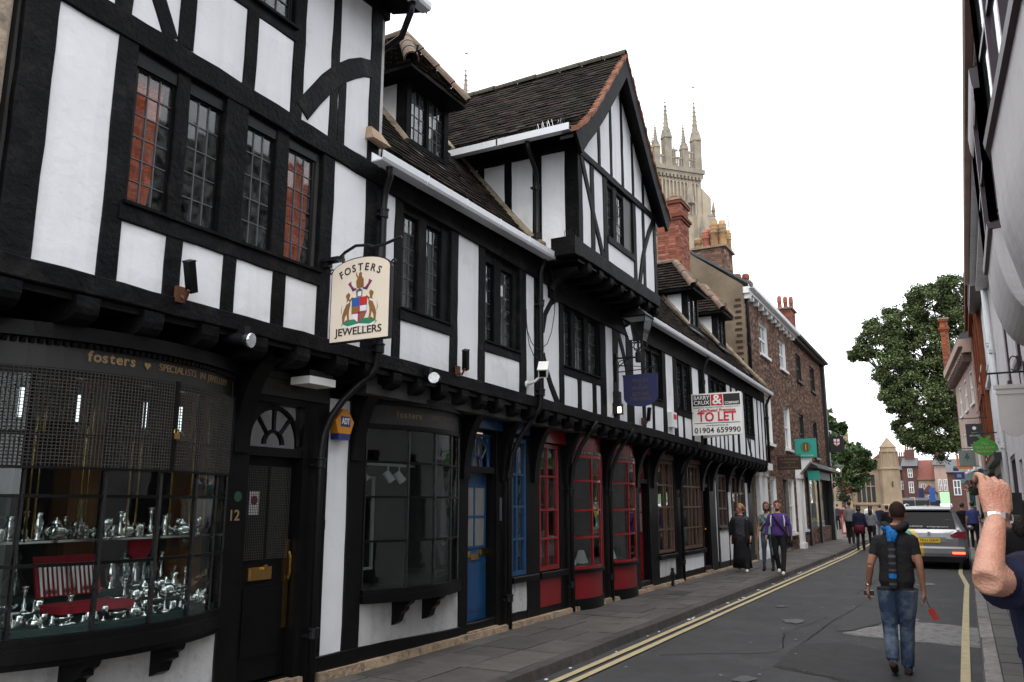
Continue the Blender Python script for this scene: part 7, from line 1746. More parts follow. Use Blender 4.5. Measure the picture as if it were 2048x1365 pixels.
def person(label, loc, rz, J=None, h=1.75, skin=None, top=None, bottom=None, shoes=None, sleeve=0.75, loose=1.0, legr=1.0, vox=0.012, hair=None, hairstyle="short", shirt_z=0.92, turn=0.0, group=None, face=True, armr=1.0, girth=1.0, fingers=None, shoe_len=0.255, body_only=False):
    j = J_default()
    if J: j.update(J)
    k = h / 1.75
    j = {a: Vector(v) * k for a, v in j.items()}
    p = thing("person", label, "person", loc, rz, group)
    mb = MB(); bones = []
    def limb(pts, rs, region, n=10):
        mb.tube(pts, rs, n)
        for a, b, r0, r1 in zip(pts[:-1], pts[1:], rs[:-1], rs[1:]): bones.append((Vector(a), Vector(b), r0, r1, region))
    # torso: lofted ellipses from hips to neck along the spine
    pel, che, nec, hd = j["pelvis"], j["chest"], j["neck"], j["head"]
    spec = [(-.10, .10, .085), (-.05, .150, .108), (0.02, .165, .118), (.12, .156, .112), (.2, .154, .108), (.30, .166, .115), (.40, .176, .112), (.465, .165, .092), (.505, .11, .072), (.54, .062, .06), (.60, .054, .058)]
    sh = (j["shR"] - j["shL"]); sa = math.atan2(sh.y, sh.x)
    rings = []
    for dz, rx, ry in spec:
        t = (dz + 0.10) / 0.70
        z = dz * k
        c = pel + Vector((0, 0, z)) + (Vector((nec.x - pel.x, nec.y - pel.y, 0)) * max(0, min(1, dz / 0.54)))
        c.z = pel.z + (nec.z - pel.z) * dz / 0.54
        a0 = sa * max(0, min(1, dz / 0.4))
        rr = girth * loose if 0 <= dz < .47 else 1.0
        rings.append([(c.x + k * (rx * rr * math.cos(w) * math.cos(a0) - ry * rr * math.sin(w) * math.sin(a0)), c.y + k * (rx * rr * math.cos(w) * math.sin(a0) + ry * rr * math.sin(w) * math.cos(a0)), c.z) for w in [2 * math.pi * i / 18 for i in range(18)]])
    mb.loft(rings)
    bones.append((pel, nec, .15 * k, .12 * k, "torso"))
    limb([nec - Vector((0, 0, .03)), hd - Vector((0, 0.01, .06))], [.056 * k, .052 * k], "neck")
    # head: cranium, jaw, nose, ears
    fx, fy = -math.sin(turn), math.cos(turn)
    def hp(x, y, z): return hd + Vector((x * fy + y * fx, -x * -fx * -1 * -1 + y * fy if False else x * -fx * -1 * -1 + y * fy, z)) * k
    def hp(x, y, z):      # head-local (right, forward, up) to body-local
        return hd + Vector((x * math.cos(turn) - y * math.sin(turn), x * math.sin(turn) + y * math.cos(turn), z)) * k
    mb.ball(hp(0, -.008, .025), (.076 * k, .095 * k, .098 * k), 14, 9)
    mb.ball(hp(0, .028, -.052), (.056 * k, .058 * k, .062 * k), 12, 7)
    mb.ball(hp(0, .045, -.09), (.032 * k, .03 * k, .025 * k), 8, 5)
    mb.tube([hp(0, .082, .025), hp(0, .105, -.02), hp(0, .085, -.032)], [.008 * k, .015 * k, .008 * k], 6)
    for s in (-1, 1): mb.ball(hp(s * .077, -.01, -.005), (.014 * k, .022 * k, .032 * k), 6, 4)
    bones.append((hp(0, 0, .03), hp(0, .03, -.06), .09 * k, .06 * k, "head"))
    for S in "LR":
        hip, kn, an = j["hip" + S], j["knee" + S], j["ank" + S]
        m1 = hip.lerp(kn, .5); m2 = kn.lerp(an, .35)
        lr = legr * k
        limb([hip, m1, kn, m2, an], [.092 * lr, .078 * lr, .058 * lr, .056 * lr, (.036 if legr <= 1.0 else .05) * lr], "leg")
        d = Vector((0, 1, 0))
        if J and ("toe" + S) in J: d = Vector(J["toe" + S]).normalized()
        heel = an + Vector((0, 0, -.055 * k)) - d * .055 * k; toe = heel + d * shoe_len * k
        if an.z > .13 * k: toe.z -= (an.z - .09 * k) * 1.0
        toe.z = max(toe.z, .022 * k); heel.z = max(heel.z, .03 * k)
        limb([an, an + Vector((0, 0, -.03 * k))], [.04 * k, .042 * k], "foot")
        limb([heel, heel.lerp(toe, .35) + Vector((0, 0, .012)), heel.lerp(toe, .75), toe], [.036 * k, .042 * k, .04 * k, .024 * k], "foot")
        s_, e_, w_ = j["sh" + S], j["el" + S], j["wr" + S]
        ar = armr * k
        mb.ball(s_ + Vector((0, 0, -.004)), .052 * ar, 10, 7)
        limb([s_, s_.lerp(e_, .5), e_], [.056 * ar * loose, .048 * ar * (loose if sleeve > .6 else 1), .040 * ar], "arm1")
        limb([e_, e_.lerp(w_, .3), w_], [.038 * ar, .039 * ar, .027 * ar], "arm2")
        # hand: palm and five fingers
        hdv = (w_ - e_).normalized() if not (J and ("hd" + S) in J) else Vector(J["hd" + S]).normalized()
        side = hdv.cross(Vector((1, 0, 0))).normalized() if abs(hdv.x) < .9 else Vector((0, 1, 0))
        inn = side.cross(hdv).normalized() * (1 if S == "L" else -1)   # towards the thigh
        if inn.x * (1 if S == "L" else -1) < 0: inn = -inn
        if not body_only:
            pc = w_ + hdv * .045 * k
            for t in (-1, 0, 1): limb([w_ + side * t * .012 * k, pc + side * t * .026 * k, w_ + hdv * .085 * k + side * t * .028 * k], [.018 * k, .019 * k, .015 * k], "hand", 7)
            for i, (t, L) in enumerate(((-1.35, .06), (-.45, .075), (.45, .08), (1.35, .07))):
                b0 = w_ + hdv * .088 * k + side * t * .021 * k
                b1 = b0 + hdv * L * .5 * k + inn * .012 * k; b2 = b1 + hdv * L * .4 * k + inn * .03 * k
                limb([b0, b1, b2], [.0095 * k, .009 * k, .0075 * k], "hand", 6)
            t0 = w_ + hdv * .03 * k + side * .03 * k; limb([t0, t0 + hdv * .035 * k + side * .022 * k + inn * .01 * k, t0 + hdv * .065 * k + side * .022 * k + inn * .025 * k], [.013 * k, .011 * k, .009 * k], "hand", 6)
    tmp = bpy.data.objects.new("body_tmp", mk("body_tmp", mb, SKIN)); COL.objects.link(tmp)
    md = tmp.modifiers.new("r", 'REMESH'); md.mode = 'VOXEL'; md.voxel_size = vox
    ms = tmp.modifiers.new("s", 'SMOOTH'); ms.factor = 0.5; ms.iterations = 5 if vox < .015 else 2
    me = bpy.data.meshes.new_from_object(tmp.evaluated_get(bpy.context.evaluated_depsgraph_get()))
    bpy.data.objects.remove(tmp)
    me.materials.clear()
    for m in (skin or SKIN, top or CLOTH.get("plain"), bottom or CLOTH.get("plain"), shoes or CLOTH.get("plain")): me.materials.append(m)
    idx = []
    for f in me.polygons:
        c = f.center; best = None
        for a, b, r0, r1, reg in bones:
            ab = b - a; L2 = ab.length_squared
            t = 0 if L2 < 1e-9 else max(0, min(1, (c - a).dot(ab) / L2))
            d = (c - (a + ab * t)).length / (r0 + (r1 - r0) * t)
            if best is None or d < best[0]: best = (d, reg, t, a, b)
        reg, t = best[1], best[2]
        if reg == "torso": m = (1 if c.z < nec.z - .012 * k else 0) if c.z > (pel.z + (shirt_z - .93) * k) else 2
        elif reg == "leg": m = 2 if c.z < pel.z + (shirt_z - .93) * k else 1
        elif reg == "foot": m = 3
        elif reg == "arm1":
            S = "L" if (best[3] - j["shL"]).length + (best[4] - j["elL"]).length < (best[3] - j["shR"]).length + (best[4] - j["elR"]).length else "R"
            A_, B_ = j["sh" + S], j["el" + S]; u = (c - A_).dot(B_ - A_) / (B_ - A_).length_squared
            m = 1 if u < sleeve else 0
        elif reg == "arm2":
            S = "L" if (best[4] - j["wrL"]).length < (best[4] - j["wrR"]).length + 1e-6 and abs(c.x - j["wrL"].x) + abs(c.x - j["elL"].x) < abs(c.x - j["wrR"].x) + abs(c.x - j["elR"].x) else "R"
            A_, B_ = j["el" + S], j["wr" + S]; u = (c - A_).dot(B_ - A_) / (B_ - A_).length_squared
            m = 1 if sleeve > 1 and u < sleeve - 1 else 0
        elif reg == "neck": m = 1 if c.z < nec.z - .012 * k else 0
        else: m = 0
        idx.append(m)
    me.polygons.foreach_set("material_index", idx)
    me.polygons.foreach_set("use_smooth", [True] * len(idx))
    b = part("body", me, None, p, local=True)
    if face:
        for s in (-1, 1):
            part("eye", MB().ball(hp(s * .031, .078, .018), (.011 * k, .006 * k, .0065 * k), 8, 5), EYE, p, local=True)
            part("eyebrow", MB().tube([hp(s * .015, .088, .036), hp(s * .045, .076, .038)], .005 * k, 5), hair or HAIR_D, p, local=True)
        part("mouth", MB().tube([hp(-.022, .083, -.062), hp(0, .09, -.06), hp(.022, .083, -.062)], .006 * k, 5), LIP, p, local=True)
    if hair:
        hm = MB(); n, m_ = 20, 12
        hb = MB().ball((0, 0, 0), 1.0, n, m_)
        vs = []
        for v in hb.v:
            q = Vector(v); wv = 1.0 + 0.05 * mnoise.noise(q * 4)
            vs.append(hp(q.x * .087 * wv, q.y * .108 * wv - .014, q.z * .112 * wv + .03))
        fs = []
        low = {"short": -.25, "bob": -1.0, "long": -1.0}[hairstyle]
        for f in hb.f:
            c = sum((Vector(hb.v[i]) for i in f), Vector()) / len(f)
            front = c.y > .28
            if front and c.z < .52: continue
            if c.z < low - (0.25 if c.y < -.4 else 0): continue
            if abs(c.x) > .78 and c.z < -.05 and hairstyle == "short": continue
            fs.append(f)
        hm.add(vs, fs)
        part("hair", hm, hair, p, smooth=True, local=True)
        if hairstyle == "long":
            part("hair_length", MB().tube([hp(0, -.06, .03), hp(0, -.095, -.08), hp(0, -.10, -.2), hp(0, -.09, -.34)], [.06 * k, .085 * k, .08 * k, .03 * k], 10), hair, p, smooth=True, local=True)
        if hairstyle == "bob":
            part("hair_length", MB().tube([hp(0, -.03, .0), hp(0, -.06, -.06), hp(0, -.06, -.12)], [.085 * k, .095 * k, .07 * k], 12, sx=1.0), hair, p, smooth=True, local=True)
    return p, hp

BLK = cloth("black_cloth", (0.012, 0.012, 0.014)); DNM = cloth("faded_denim", (0.026, 0.042, 0.078), col2=(0.105, 0.135, 0.18), c2scale=3.2, c2amt=0.5); DDN = cloth("dark_denim", (0.03, 0.042, 0.065), col2=(0.07, 0.09, 0.12), c2scale=4, c2amt=0.4)
NVY = cloth("navy_cloth", (0.012, 0.014, 0.035)); PUR = cloth("purple_jersey", (0.062, 0.032, 0.15)); GRY = cloth("grey_marl", (0.16, 0.165, 0.18)); CHA = cloth("charcoal_cloth", (0.04, 0.038, 0.045))
WSH = cloth("white_canvas", (0.55, 0.54, 0.52)); BRS = cloth("brown_boot", (0.035, 0.022, 0.017)); MAR = cloth("maroon_cloth", (0.10, 0.012, 0.022)); BLU = cloth("mid_blue_cloth", (0.05, 0.07, 0.22)); PRT = cloth("printed_tee", (0.20, 0.26, 0.25), col2=(0.03, 0.03, 0.035), c2scale=9, c2amt=0.45)

# --- man in the road, seen from behind, walking up the street
P1, hp1 = person("man with striped scarf and faded jeans walking up the road, seen from behind", (-0.70, 9.7, 0), 0.0,
    dict(head=(.065, .03, 1.635), neck=(.03, .0, 1.48), chest=(.015, 0, 1.28), pelvis=(0, 0, .93), shL=(-.155, 0, 1.375), shR=(.185, 0, 1.385), elL=(-.24, -.06, 1.11), wrL=(-.285, .03, .88), elR=(.235, -.04, 1.12), wrR=(.245, .02, .86),
         hipL=(-.085, 0, .88), hipR=(.085, 0, .88), kneeL=(-.10, -.02, .48), ankL=(-.09, -.14, .17), kneeR=(.06, .05, .49), ankR=(.03, .08, .09), toeL=(0, .9, -.45), toeR=(0, 1, 0)),
    h=1.72, skin=SKIN_T, top=cloth("black_tshirt", (0.017, 0.0165, 0.018)), bottom=DNM, shoes=BRS, sleeve=.62, loose=1.08, legr=1.32, vox=0.009, shoe_len=.285, hair=cloth("dark_brown_crop", (0.022, 0.011, 0.008)), shirt_z=.86, girth=1.0, armr=1.0)
SCB = cloth("bright_blue_scarf", (0.02, 0.17, 0.50), bump=1.0, bscale=60); SCK = cloth("black_grey_scarf", (0.02, 0.02, 0.022))
def scarf_tail():
    mb = MB(); rows = []; mi = []
    n = 26
    for i in range(n + 1):
        t = i / n; z = 1.455 - .60 * t; y = -.142 - .016 * math.sin(t * 3.0) - (0.02 if z < 1.2 else 0.0); x = -.005 - .02 * t
        w = .037 if t > .15 else .045
        rows.append([(x - w, y, z), (x - w * .3, y - .014, z), (x + w * .4, y - .01, z), (x + w, y, z), (x + w, y + .012, z), (x - w, y + .012, z)])
    mb.loft(rows)
    for i in range(n):
        c = 1 if i < 5 or 19 <= i < 21 else (2 if i % 3 == 2 and i > 6 else 0)
        mi += [c] * 6
    mb.mi = mi + [0, 0]
    return mb
STR = cloth("grey_stripe", (0.06, 0.065, 0.075))
part("scarf_tail", scarf_tail(), [SCK, SCB, STR], P1, local=True, smooth=True)
part("scarf_collar", MB().tube([(.03 + .105 * math.cos(a) , -.005 + .10 * math.sin(a), 1.475 + .03 * math.cos(a * 2) - .02 * math.sin(a)) for a in [math.pi * 2 * i / 20 for i in range(20)]], .036, 8), SCK, P1, local=True, smooth=True)
part("scarf_fold", MB().tube([(-.085, .02, 1.465), (-.07, -.06, 1.475), (-.02, -.105, 1.465), (.02, -.125, 1.41), (.005, -.145, 1.33)], [.024, .034, .040, .04, .028], 8), SCB, P1, local=True, smooth=True)
part("bracelet", MB().lathe([(.03, -.012), (.034, 0), (.03, .012)], 14, (-.282, .025, .885)), SILVER, P1, local=True)
ph = thing("mobile_phone", "phone held in the left hand of the man with the striped scarf", "phone", (-1.02, 9.76, .76))
part("case", MB().box(-1.03, -0.93, 9.735, 9.755, 0.765, 0.82), mat("phone_black", (0.015, 0.015, 0.018), 0.2), ph)
part("bezel", MB().box(-1.032, -0.928, 9.733, 9.739, 0.760, 0.768), SILVER, ph)
rb = thing("red_case", "small red case dangling on a strap from the scarfed man's right hand", "case", (-0.39, 9.72, .55))
mb = MB().box(-.03, .03, -.012, .012, -.055, .05).box(-.022, .022, -.014, .014, .05, .06); M = Matrix.Translation((-0.385, 9.72, .615)) @ Matrix.Rotation(R(-25), 4, 'Y'); mb.v = [tuple(M @ Vector(q)) for q in mb.v]
part("body", mb, mat("glossy_red_case", (0.32, 0.012, 0.012), 0.25), rb)
part("strap", MB().tube([(-0.41, 9.72, .67), (-0.435, 9.72, .74), (-0.445, 9.73, .80)], .004, 5), IRON, rb)

# --- three people coming down the left pavement
P2, hp2 = person("blonde woman in an open black jacket and long black trousers glancing at the shops", (-4.88, 20.75, .1), R(186),
    dict(kneeL=(-.11, .06, .50), ankL=(-.13, .10, .09), kneeR=(.10, .0, .5), ankR=(.10, -.10, .11), elL=(-.25, -.02, 1.12), elR=(.25, -.02, 1.12)),
    h=1.62, top=CHA, bottom=BLK, shoes=WSH, sleeve=.1, hair=HAIR_B, hairstyle="short", legr=1.5, vox=.014, turn=R(-62), loose=1.1, girth=1.12)
part("jacket", MB().loft([[(rx * math.cos(a), ry * math.sin(a) - .005, z) for a in [R(125) + R(290) * i / 20 for i in range(21)]] + [((rx - .02) * math.cos(a), (ry - .02) * math.sin(a) - .005, z) for a in [R(125) + R(290) * (20 - i) / 20 for i in range(21)]] for z, rx, ry in ((.66, .245, .19), (.82, .225, .17), (1.0, .205, .155), (1.15, .205, .15), (1.24, .19, .135), (1.30, .14, .10), (1.345, .085, .075))], cap=True), BLK, P2, local=True, smooth=True)
for s in (-1, 1): part("jacket_sleeve", MB().tube([(s * .15, -.01, 1.27), (s * .205, -.02, 1.16), (s * .24, -.025, 1.03), (s * .238, .02, .86)], [.066, .064, .056, .047], 10), BLK, P2, local=True, smooth=True)
part("trouser_hem", MB().loft([[(rx * math.cos(a), ry * math.sin(a), z) for a in [2 * math.pi * i / 20 for i in range(20)]] for z, rx, ry in ((.10, .235, .16), (.4, .21, .14), (.7, .19, .14), (.86, .175, .13))]), BLK, P2, local=True, smooth=True)
part("hair_bun", MB().tube([hp2(0, -.09, .03), hp2(0, -.14, -.01), hp2(.0, -.15, -.08)], [.03, .04, .02], 8), HAIR_B, P2, local=True, smooth=True)
P3, hp3 = person("dark haired bearded man in a printed grey t-shirt carrying a plastic bag", (-4.40, 21.5, .1), R(183),
    dict(kneeL=(-.10, .04, .50), ankL=(-.10, .02, .09), kneeR=(.10, .06, .5), ankR=(.11, .12, .09)),
    h=1.66, skin=SKIN_T, top=PRT, bottom=DDN, shoes=BLK, sleeve=.6, hair=HAIR_D, hairstyle="bob", vox=.014, loose=1.08)
part("beard", MB().ball(hp3(0, .05, -.075), (.052, .045, .045), 10, 6), HAIR_D, P3, local=True, smooth=True)
part("bag_strap", MB().tube([(-.14, .05, 1.36), (-.06, .125, 1.25), (.05, .14, 1.1), (.15, .12, .95)], .015, 6), BLK, P3, local=True)
pb = thing("plastic_bag", "pale carrier bag hanging at the t-shirted man's side", "bag", (-4.17, 21.38, .4))
part("sack", MB().loft([[(-4.17 + rx * math.cos(a), 21.38 + ry * math.sin(a), z) for a in [2 * math.pi * i / 12 for i in range(12)]] for z, rx, ry in ((.42, .05, .04), (.48, .12, .07), (.62, .13, .08), (.75, .09, .05), (.85, .03, .02))]), mat("pale_plastic", (0.30, 0.31, 0.32), 0.4), pb, smooth=True)
P4, hp4 = person("man in a purple top with a white striped bag strap looking up at the buildings", (-3.93, 20.45, .1), R(187),
    dict(kneeL=(-.10, .07, .52), ankL=(-.07, .16, .09), kneeR=(.09, .0, .5), ankR=(.04, -.12, .13), head=(0, -.005, 1.625), elR=(.27, -.03, 1.13), wrR=(.29, .03, .89), elL=(-.27, -.03, 1.13), wrL=(-.29, .03, .89)),
    h=1.69, top=PUR, bottom=BLK, shoes=WSH, sleeve=1.9, hair=cloth("short_brown_hair", (0.05, 0.025, 0.016)), vox=.013, loose=1.14, legr=1.12, armr=1.2)
part("beard", MB().ball(hp4(0, .045, -.08), (.05, .042, .035), 10, 6), CLOTH["short_brown_hair"], P4, local=True, smooth=True)
part("bag_strap", MB().tube([(.13, .06, 1.38), (.05, .135, 1.26), (-.06, .15, 1.1), (-.15, .13, .98), (-.2, .08, .88)], .02, 6), BLK, P4, local=True)
for s in (-1, 1): part("white_stripe", MB().tube([(s * .135, .085, 1.36), (s * .155, .115, 1.24), (s * .15, .13, 1.1)], [.01, .017, .01], 6), WSH, P4, local=True)
bg = thing("shoulder_bag", "black shoulder bag at the hip of the man in purple", "bag", (-3.66, 20.5, .75))
part("pouch", MB().box(-3.74, -3.64, 20.42, 20.62, .72, .98).box(-3.735, -3.635, 20.40, 20.425, .82, .99), BLK, bg)

# --- people further up the street
walkA = dict(kneeL=(-.09, .10, .51), ankL=(-.09, .14, .09), kneeR=(.09, -.02, .50), ankR=(.09, -.22, .15))
walkB = dict(kneeR=(.09, .10, .51), ankR=(.09, .14, .09), kneeL=(-.09, -.02, .50), ankL=(-.09, -.22, .15))
person("man in a grey t-shirt and black trousers walking away along the left pavement", (-4.22, 37.0, .1), 0.05, walkA, 1.74, SKIN_T, GRY, BLK, BRS, .6, 1.1, 1.1, .02, HAIR_D, face=False)
person("person in a dark top with a maroon jumper tied round the waist", (-3.52, 33.6, .02), 0.02, walkB, 1.66, SKIN, NVY, BLK, BLK, 1.9, 1.12, 1.1, .02, HAIR_D, "bob", face=False)
jm = bpy.data.objects[[o.name for o in bpy.data.objects if o.get("label", "").startswith("person in a dark top with a maroon")][0]]
part("tied_jumper", MB().loft([[(rx * math.cos(a), ry * math.sin(a), z) for a in [2 * math.pi * i / 14 for i in range(14)]] for z, rx, ry in ((.62, .19, .15), (.85, .175, .14), (.93, .17, .13))]), MAR, jm, local=True, smooth=True)
pw, hw = person("woman with very long black hair and a pale grey top carrying a dark handbag", (-3.30, 35.6, .02), 0.0, walkA, 1.64, SKIN, GRY, BLK, BLK, 1.9, 1.08, 1.05, .02, HAIR_D, "long", face=False)
hb_ = thing("handbag", "dark handbag on the arm of the long haired woman", "bag", (-3.62, 35.5, .75))
part("pouch", MB().ball((-3.62, 35.5, .92), (.2, .11, .13), 10, 6), BLK, hb_, smooth=True)
part("strap", MB().tube([(-3.78, 35.5, 1.0), (-3.62, 35.5, 1.32), (-3.46, 35.5, 1.0)], .012, 5), BLK, hb_)
pts = [(-3.0, 39.5, "person in a black jacket walking just past the long haired woman", BLK, BLK, HAIR_D), (-2.7, 43.0, "person in a pink top beyond the group on the left pavement", cloth("salmon_cloth", (0.45, 0.12, 0.11)), BLK, HAIR_D),
       (-3.9, 47.0, "person in a navy coat far up the street before the church", NVY, DDN, HAIR_D), (-4.9, 52.0, "person in a white shirt far up the street before the church", WSH, DDN, HAIR_B), (-6.6, 55.0, "person in a maroon coat far off near the church wall", MAR, BLK, HAIR_D),
       (-2.2, 58.0, "person in blue far off in the open square", BLU, BLK, HAIR_D), (-7.6, 60.0, "person in charcoal far off under the street trees", CHA, BLK, HAIR_D)]
for i, (x, y, lab, t_, b_, hr) in enumerate(pts):
    person(lab, (x, y, .01), rnd(-.3, .3), walkA if i % 2 else walkB, rnd(1.6, 1.75), SKIN, t_, b_, BLK, 1.9, 1.1, 1.1, .026, hr, face=False)
person("person in an olive jacket leaning by a bicycle at the brick corner", (-5.15, 44.5, .01), R(200), dict(wrR=(.2, .25, 1.0), elR=(.25, .05, 1.1)), 1.72, SKIN, cloth("olive_cloth", (0.05, 0.055, 0.035)), BLK, BLK, 1.9, 1.12, 1.1, .022, HAIR_D, "bob", face=False)
person("man in a mid blue shirt walking away on the right pavement", (0.22, 36.0, .1), 0.0, walkA, 1.7, SKIN, BLU, BLK, BLK, .7, 1.1, 1.1, .02, HAIR_D, face=False)
person("man in a black jacket walking beside the one in a blue shirt", (-0.12, 38.0, .02), 0.0, walkB, 1.74, SKIN, BLK, cloth("khaki_cloth", (0.09, 0.075, 0.05)), BLK, 1.9, 1.15, 1.1, .02, HAIR_D, face=False)

# --- photographer at the right edge: raised left arm with a steel watch, camera in hand
P5, hp5 = person("man in a navy t-shirt raising a camera, steel watch on his wrist", (0.296, 2.887, .1), YAW,
    dict(pelvis=(0, 0, .93), neck=(0, 0, 1.50), head=(0, .03, 1.66), shL=(-.20, -.02, 1.375), elL=(-.394, -.185, 1.385), wrL=(-.268, -.045, 1.548), shR=(.2, -.01, 1.41), elR=(.34, .05, 1.22), wrR=(.16, .22, 1.5), hdL=(.3, .45, .84), hdR=(-.3, .3, .9)),
    h=1.80, skin=SKIN, top=NVY, bottom=DDN, shoes=BRS, sleeve=.70, vox=.008, hair=HAIR_R, loose=1.1, girth=1.2, armr=.93, body_only=True)
part("shirt_sleeve", MB().tube([Vector(q) * (1.80 / 1.75) for q in ((-.10, .01, 1.38), (-.20, -.02, 1.375), (-.26, -.07, 1.372), (-.312, -.112, 1.37))], [.078, .074, .068, .066], 18), NVY, P5, local=True, smooth=True)
kk = 1.80 / 1.75
def pv(x, y, z): return (x, y, z)
# left hand: palm, four fingers folded over the camera, thumb beneath
hl = MB()
W0 = Vector((-.268, -.045, 1.548)) * kk
hm_ = []
up_ = Vector((.16, .22, .96)).normalized(); fo_ = (Vector((.02, 1, -.2)) - up_ * Vector((.02, 1, -.2)).dot(up_)).normalized(); sd_ = fo_.cross(up_).normalized()
rows = []
for t, w, th in ((-.04, .032, .026), (-.01, .033, .025), (.012, .038, .023), (.035, .044, .022), (.06, .046, .020), (.078, .045, .018), (.09, .041, .014)):
    c = W0 + up_ * t
    rows.append([c + sd_ * w * math.cos(a) + fo_ * th * math.sin(a) for a in [2 * math.pi * i / 16 for i in range(16)]])
hl.loft(rows)
for i, (sx, l1, l2, bend_) in enumerate(((-.031, .034, .022, .25), (-.0095, .040, .026, .62), (.0125, .041, .026, .62), (.033, .036, .024, .75))):
    b0 = W0 + sd_ * sx + up_ * .076
    b1 = b0 + up_ * l1 * (1 - bend_ * .35) + fo_ * l1 * bend_; b2 = b1 + fo_ * l2 * .95 + up_ * (.01 if i == 0 else -.004); b3 = b2 + fo_ * .018 - up_ * .014
    hl.tube([b0 - up_ * .012, b0 + up_ * .006, b1, b2, b3], [.0115, .0112, .0108, .0095, .008], 8)
t0 = W0 + up_ * .02 + sd_ * .034 + fo_ * .008
hl.tube([t0, t0 + up_ * .03 + sd_ * .014 + fo_ * .02, t0 + up_ * .05 + sd_ * .008 + fo_ * .045], [.015, .013, .010], 8)
tmp = bpy.data.objects.new("hand_tmp", mk("hand_tmp", hl, SKIN)); COL.objects.link(tmp)
md = tmp.modifiers.new("r", 'REMESH'); md.mode = 'VOXEL'; md.voxel_size = .0032
ms = tmp.modifiers.new("s", 'SMOOTH'); ms.factor = .5; ms.iterations = 3
hme = bpy.data.meshes.new_from_object(tmp.evaluated_get(bpy.context.evaluated_depsgraph_get())); bpy.data.objects.remove(tmp)
hme.materials.clear(); hme.materials.append(SKIN); hme.polygons.foreach_set("use_smooth", [True] * len(hme.polygons))
part("hand", hme, None, P5, local=True)
wt = MB(); ax = up_
for i in range(22):
    a = 2 * math.pi * i / 22; a2 = a + .25
    c = W0 - up_ * .012
    def wp(ang, r, d): return c + sd_ * (.037 + r) * math.cos(ang) + fo_ * (.031 + r) * math.sin(ang) + up_ * d
    wt.hexa([wp(a, .001, -.0085), wp(a2, .001, -.0085), wp(a2, .004, -.0085), wp(a, .004, -.0085), wp(a, .001, .0085), wp(a2, .001, .0085), wp(a2, .004, .0085), wp(a, .004, .0085)])
part("watch_strap", wt, SILVER, P5, local=True, kind="stuff")
cmr = thing("camera", "compact camera held up by the man with the steel watch", "camera", tuple(Vector((0.296, 2.887, .1)) + Matrix.Rotation(YAW, 3, 'Z') @ (W0 + up_ * .045 + fo_ * .045 + sd_ * .04) - Vector((0, 0, .03))), YAW)
part("body", MB().box(-.05, .05, -.018, .018, 0, .062), IRON, cmr, local=True)
part("lens", MB().lathe([(.022, .018), (.022, .038), (.018, .04)], 14, (-.005, 0, .03), 'y'), IRON, cmr, local=True)
# --- woman further along the right pavement, hidden but for a heeled shoe
P6, hp6 = person("woman in black with a heeled shoe on the right pavement behind the photographer", (0.52, 10.75, .1), R(-12),
    dict(kneeL=(-.09, -.01, .52), ankL=(-.11, -.16, .16), toeL=(.25, .8, -.5), kneeR=(.08, .08, .5), ankR=(.08, .14, .12)), 1.66, SKIN, BLK, BLK, BLK, 1.9, 1.05, .95, .013, HAIR_D, "long", face=True)
part("shoe_heel", MB().tube([(-.12, -.225, .12), (-.115, -.235, .03)], [.018, .006], 8), BLK, P6, local=True)
# ------------------------------------------------------------------ silver people carrier with green and yellow livery, seen from behind
def livery():
    m, nt, N, L, b = _nodes("silver_livery_paint")
    tc = N.new("ShaderNodeTexCoord"); sx = N.new("ShaderNodeSeparateXYZ"); L.new(tc.outputs["Object"], sx.inputs[0])
    # printed stripe: edge x depends on height (slanting band left of the middle)
    def mth(op, a, b_=None):
        n = N.new("ShaderNodeMath"); n.operation = op
        for i, v in enumerate((a, b_)):
            if v is None: continue
            if isinstance(v, (int, float)): n.inputs[i].default_value = v
            else: L.new(v, n.inputs[i])
        return n.outputs[0]
    zz = mth('SUBTRACT', sx.outputs["Z"], 0.66)
    sl = mth('MULTIPLY', mth('MAXIMUM', zz, 0.0), -0.5)
    edge = mth('ADD', sl, -0.16)
    g = mth('LESS_THAN', sx.outputs["X"], mth('SUBTRACT', edge, 0.12)); yv = mth('LESS_THAN', sx.outputs["X"], edge)
    m1 = N.new("ShaderNodeMixRGB"); m1.inputs[1].default_value = (0.19, 0.19, 0.20, 1); m1.inputs[2].default_value = (0.45, 0.30, 0.02, 1); L.new(yv, m1.inputs[0])
    m2 = N.new("ShaderNodeMixRGB"); m2.inputs[2].default_value = (0.008, 0.17, 0.085, 1); L.new(m1.outputs[0], m2.inputs[1]); L.new(g, m2.inputs[0])
    L.new(m2.outputs[0], b.inputs["Base Color"]); b.inputs["Roughness"].default_value = 0.32; b.inputs["Coat Weight"].default_value = 0.25; b.inputs["Coat Roughness"].default_value = 0.06
    mm = mth('MULTIPLY', mth('SUBTRACT', 1.0, yv), 0.35); L.new(mm, b.inputs["Metallic"])
    return m
LIV = livery()
CARG = glass("car_glass", (0.04, 0.045, 0.05), 0.4, 0.02); RUB = mat("tyre_rubber", (0.018, 0.018, 0.019), 0.8); BLKP = mat("black_plastic", (0.015, 0.015, 0.016), 0.55)
RLENS = mat("red_lamp_lens", (0.16, 0.006, 0.012), 0.12, 0.2, 20, coat=0.6)
car = thing("parked_car", "silver people carrier with green and yellow livery stopped in the road ahead", "car", (-0.93, 25.3, 0))
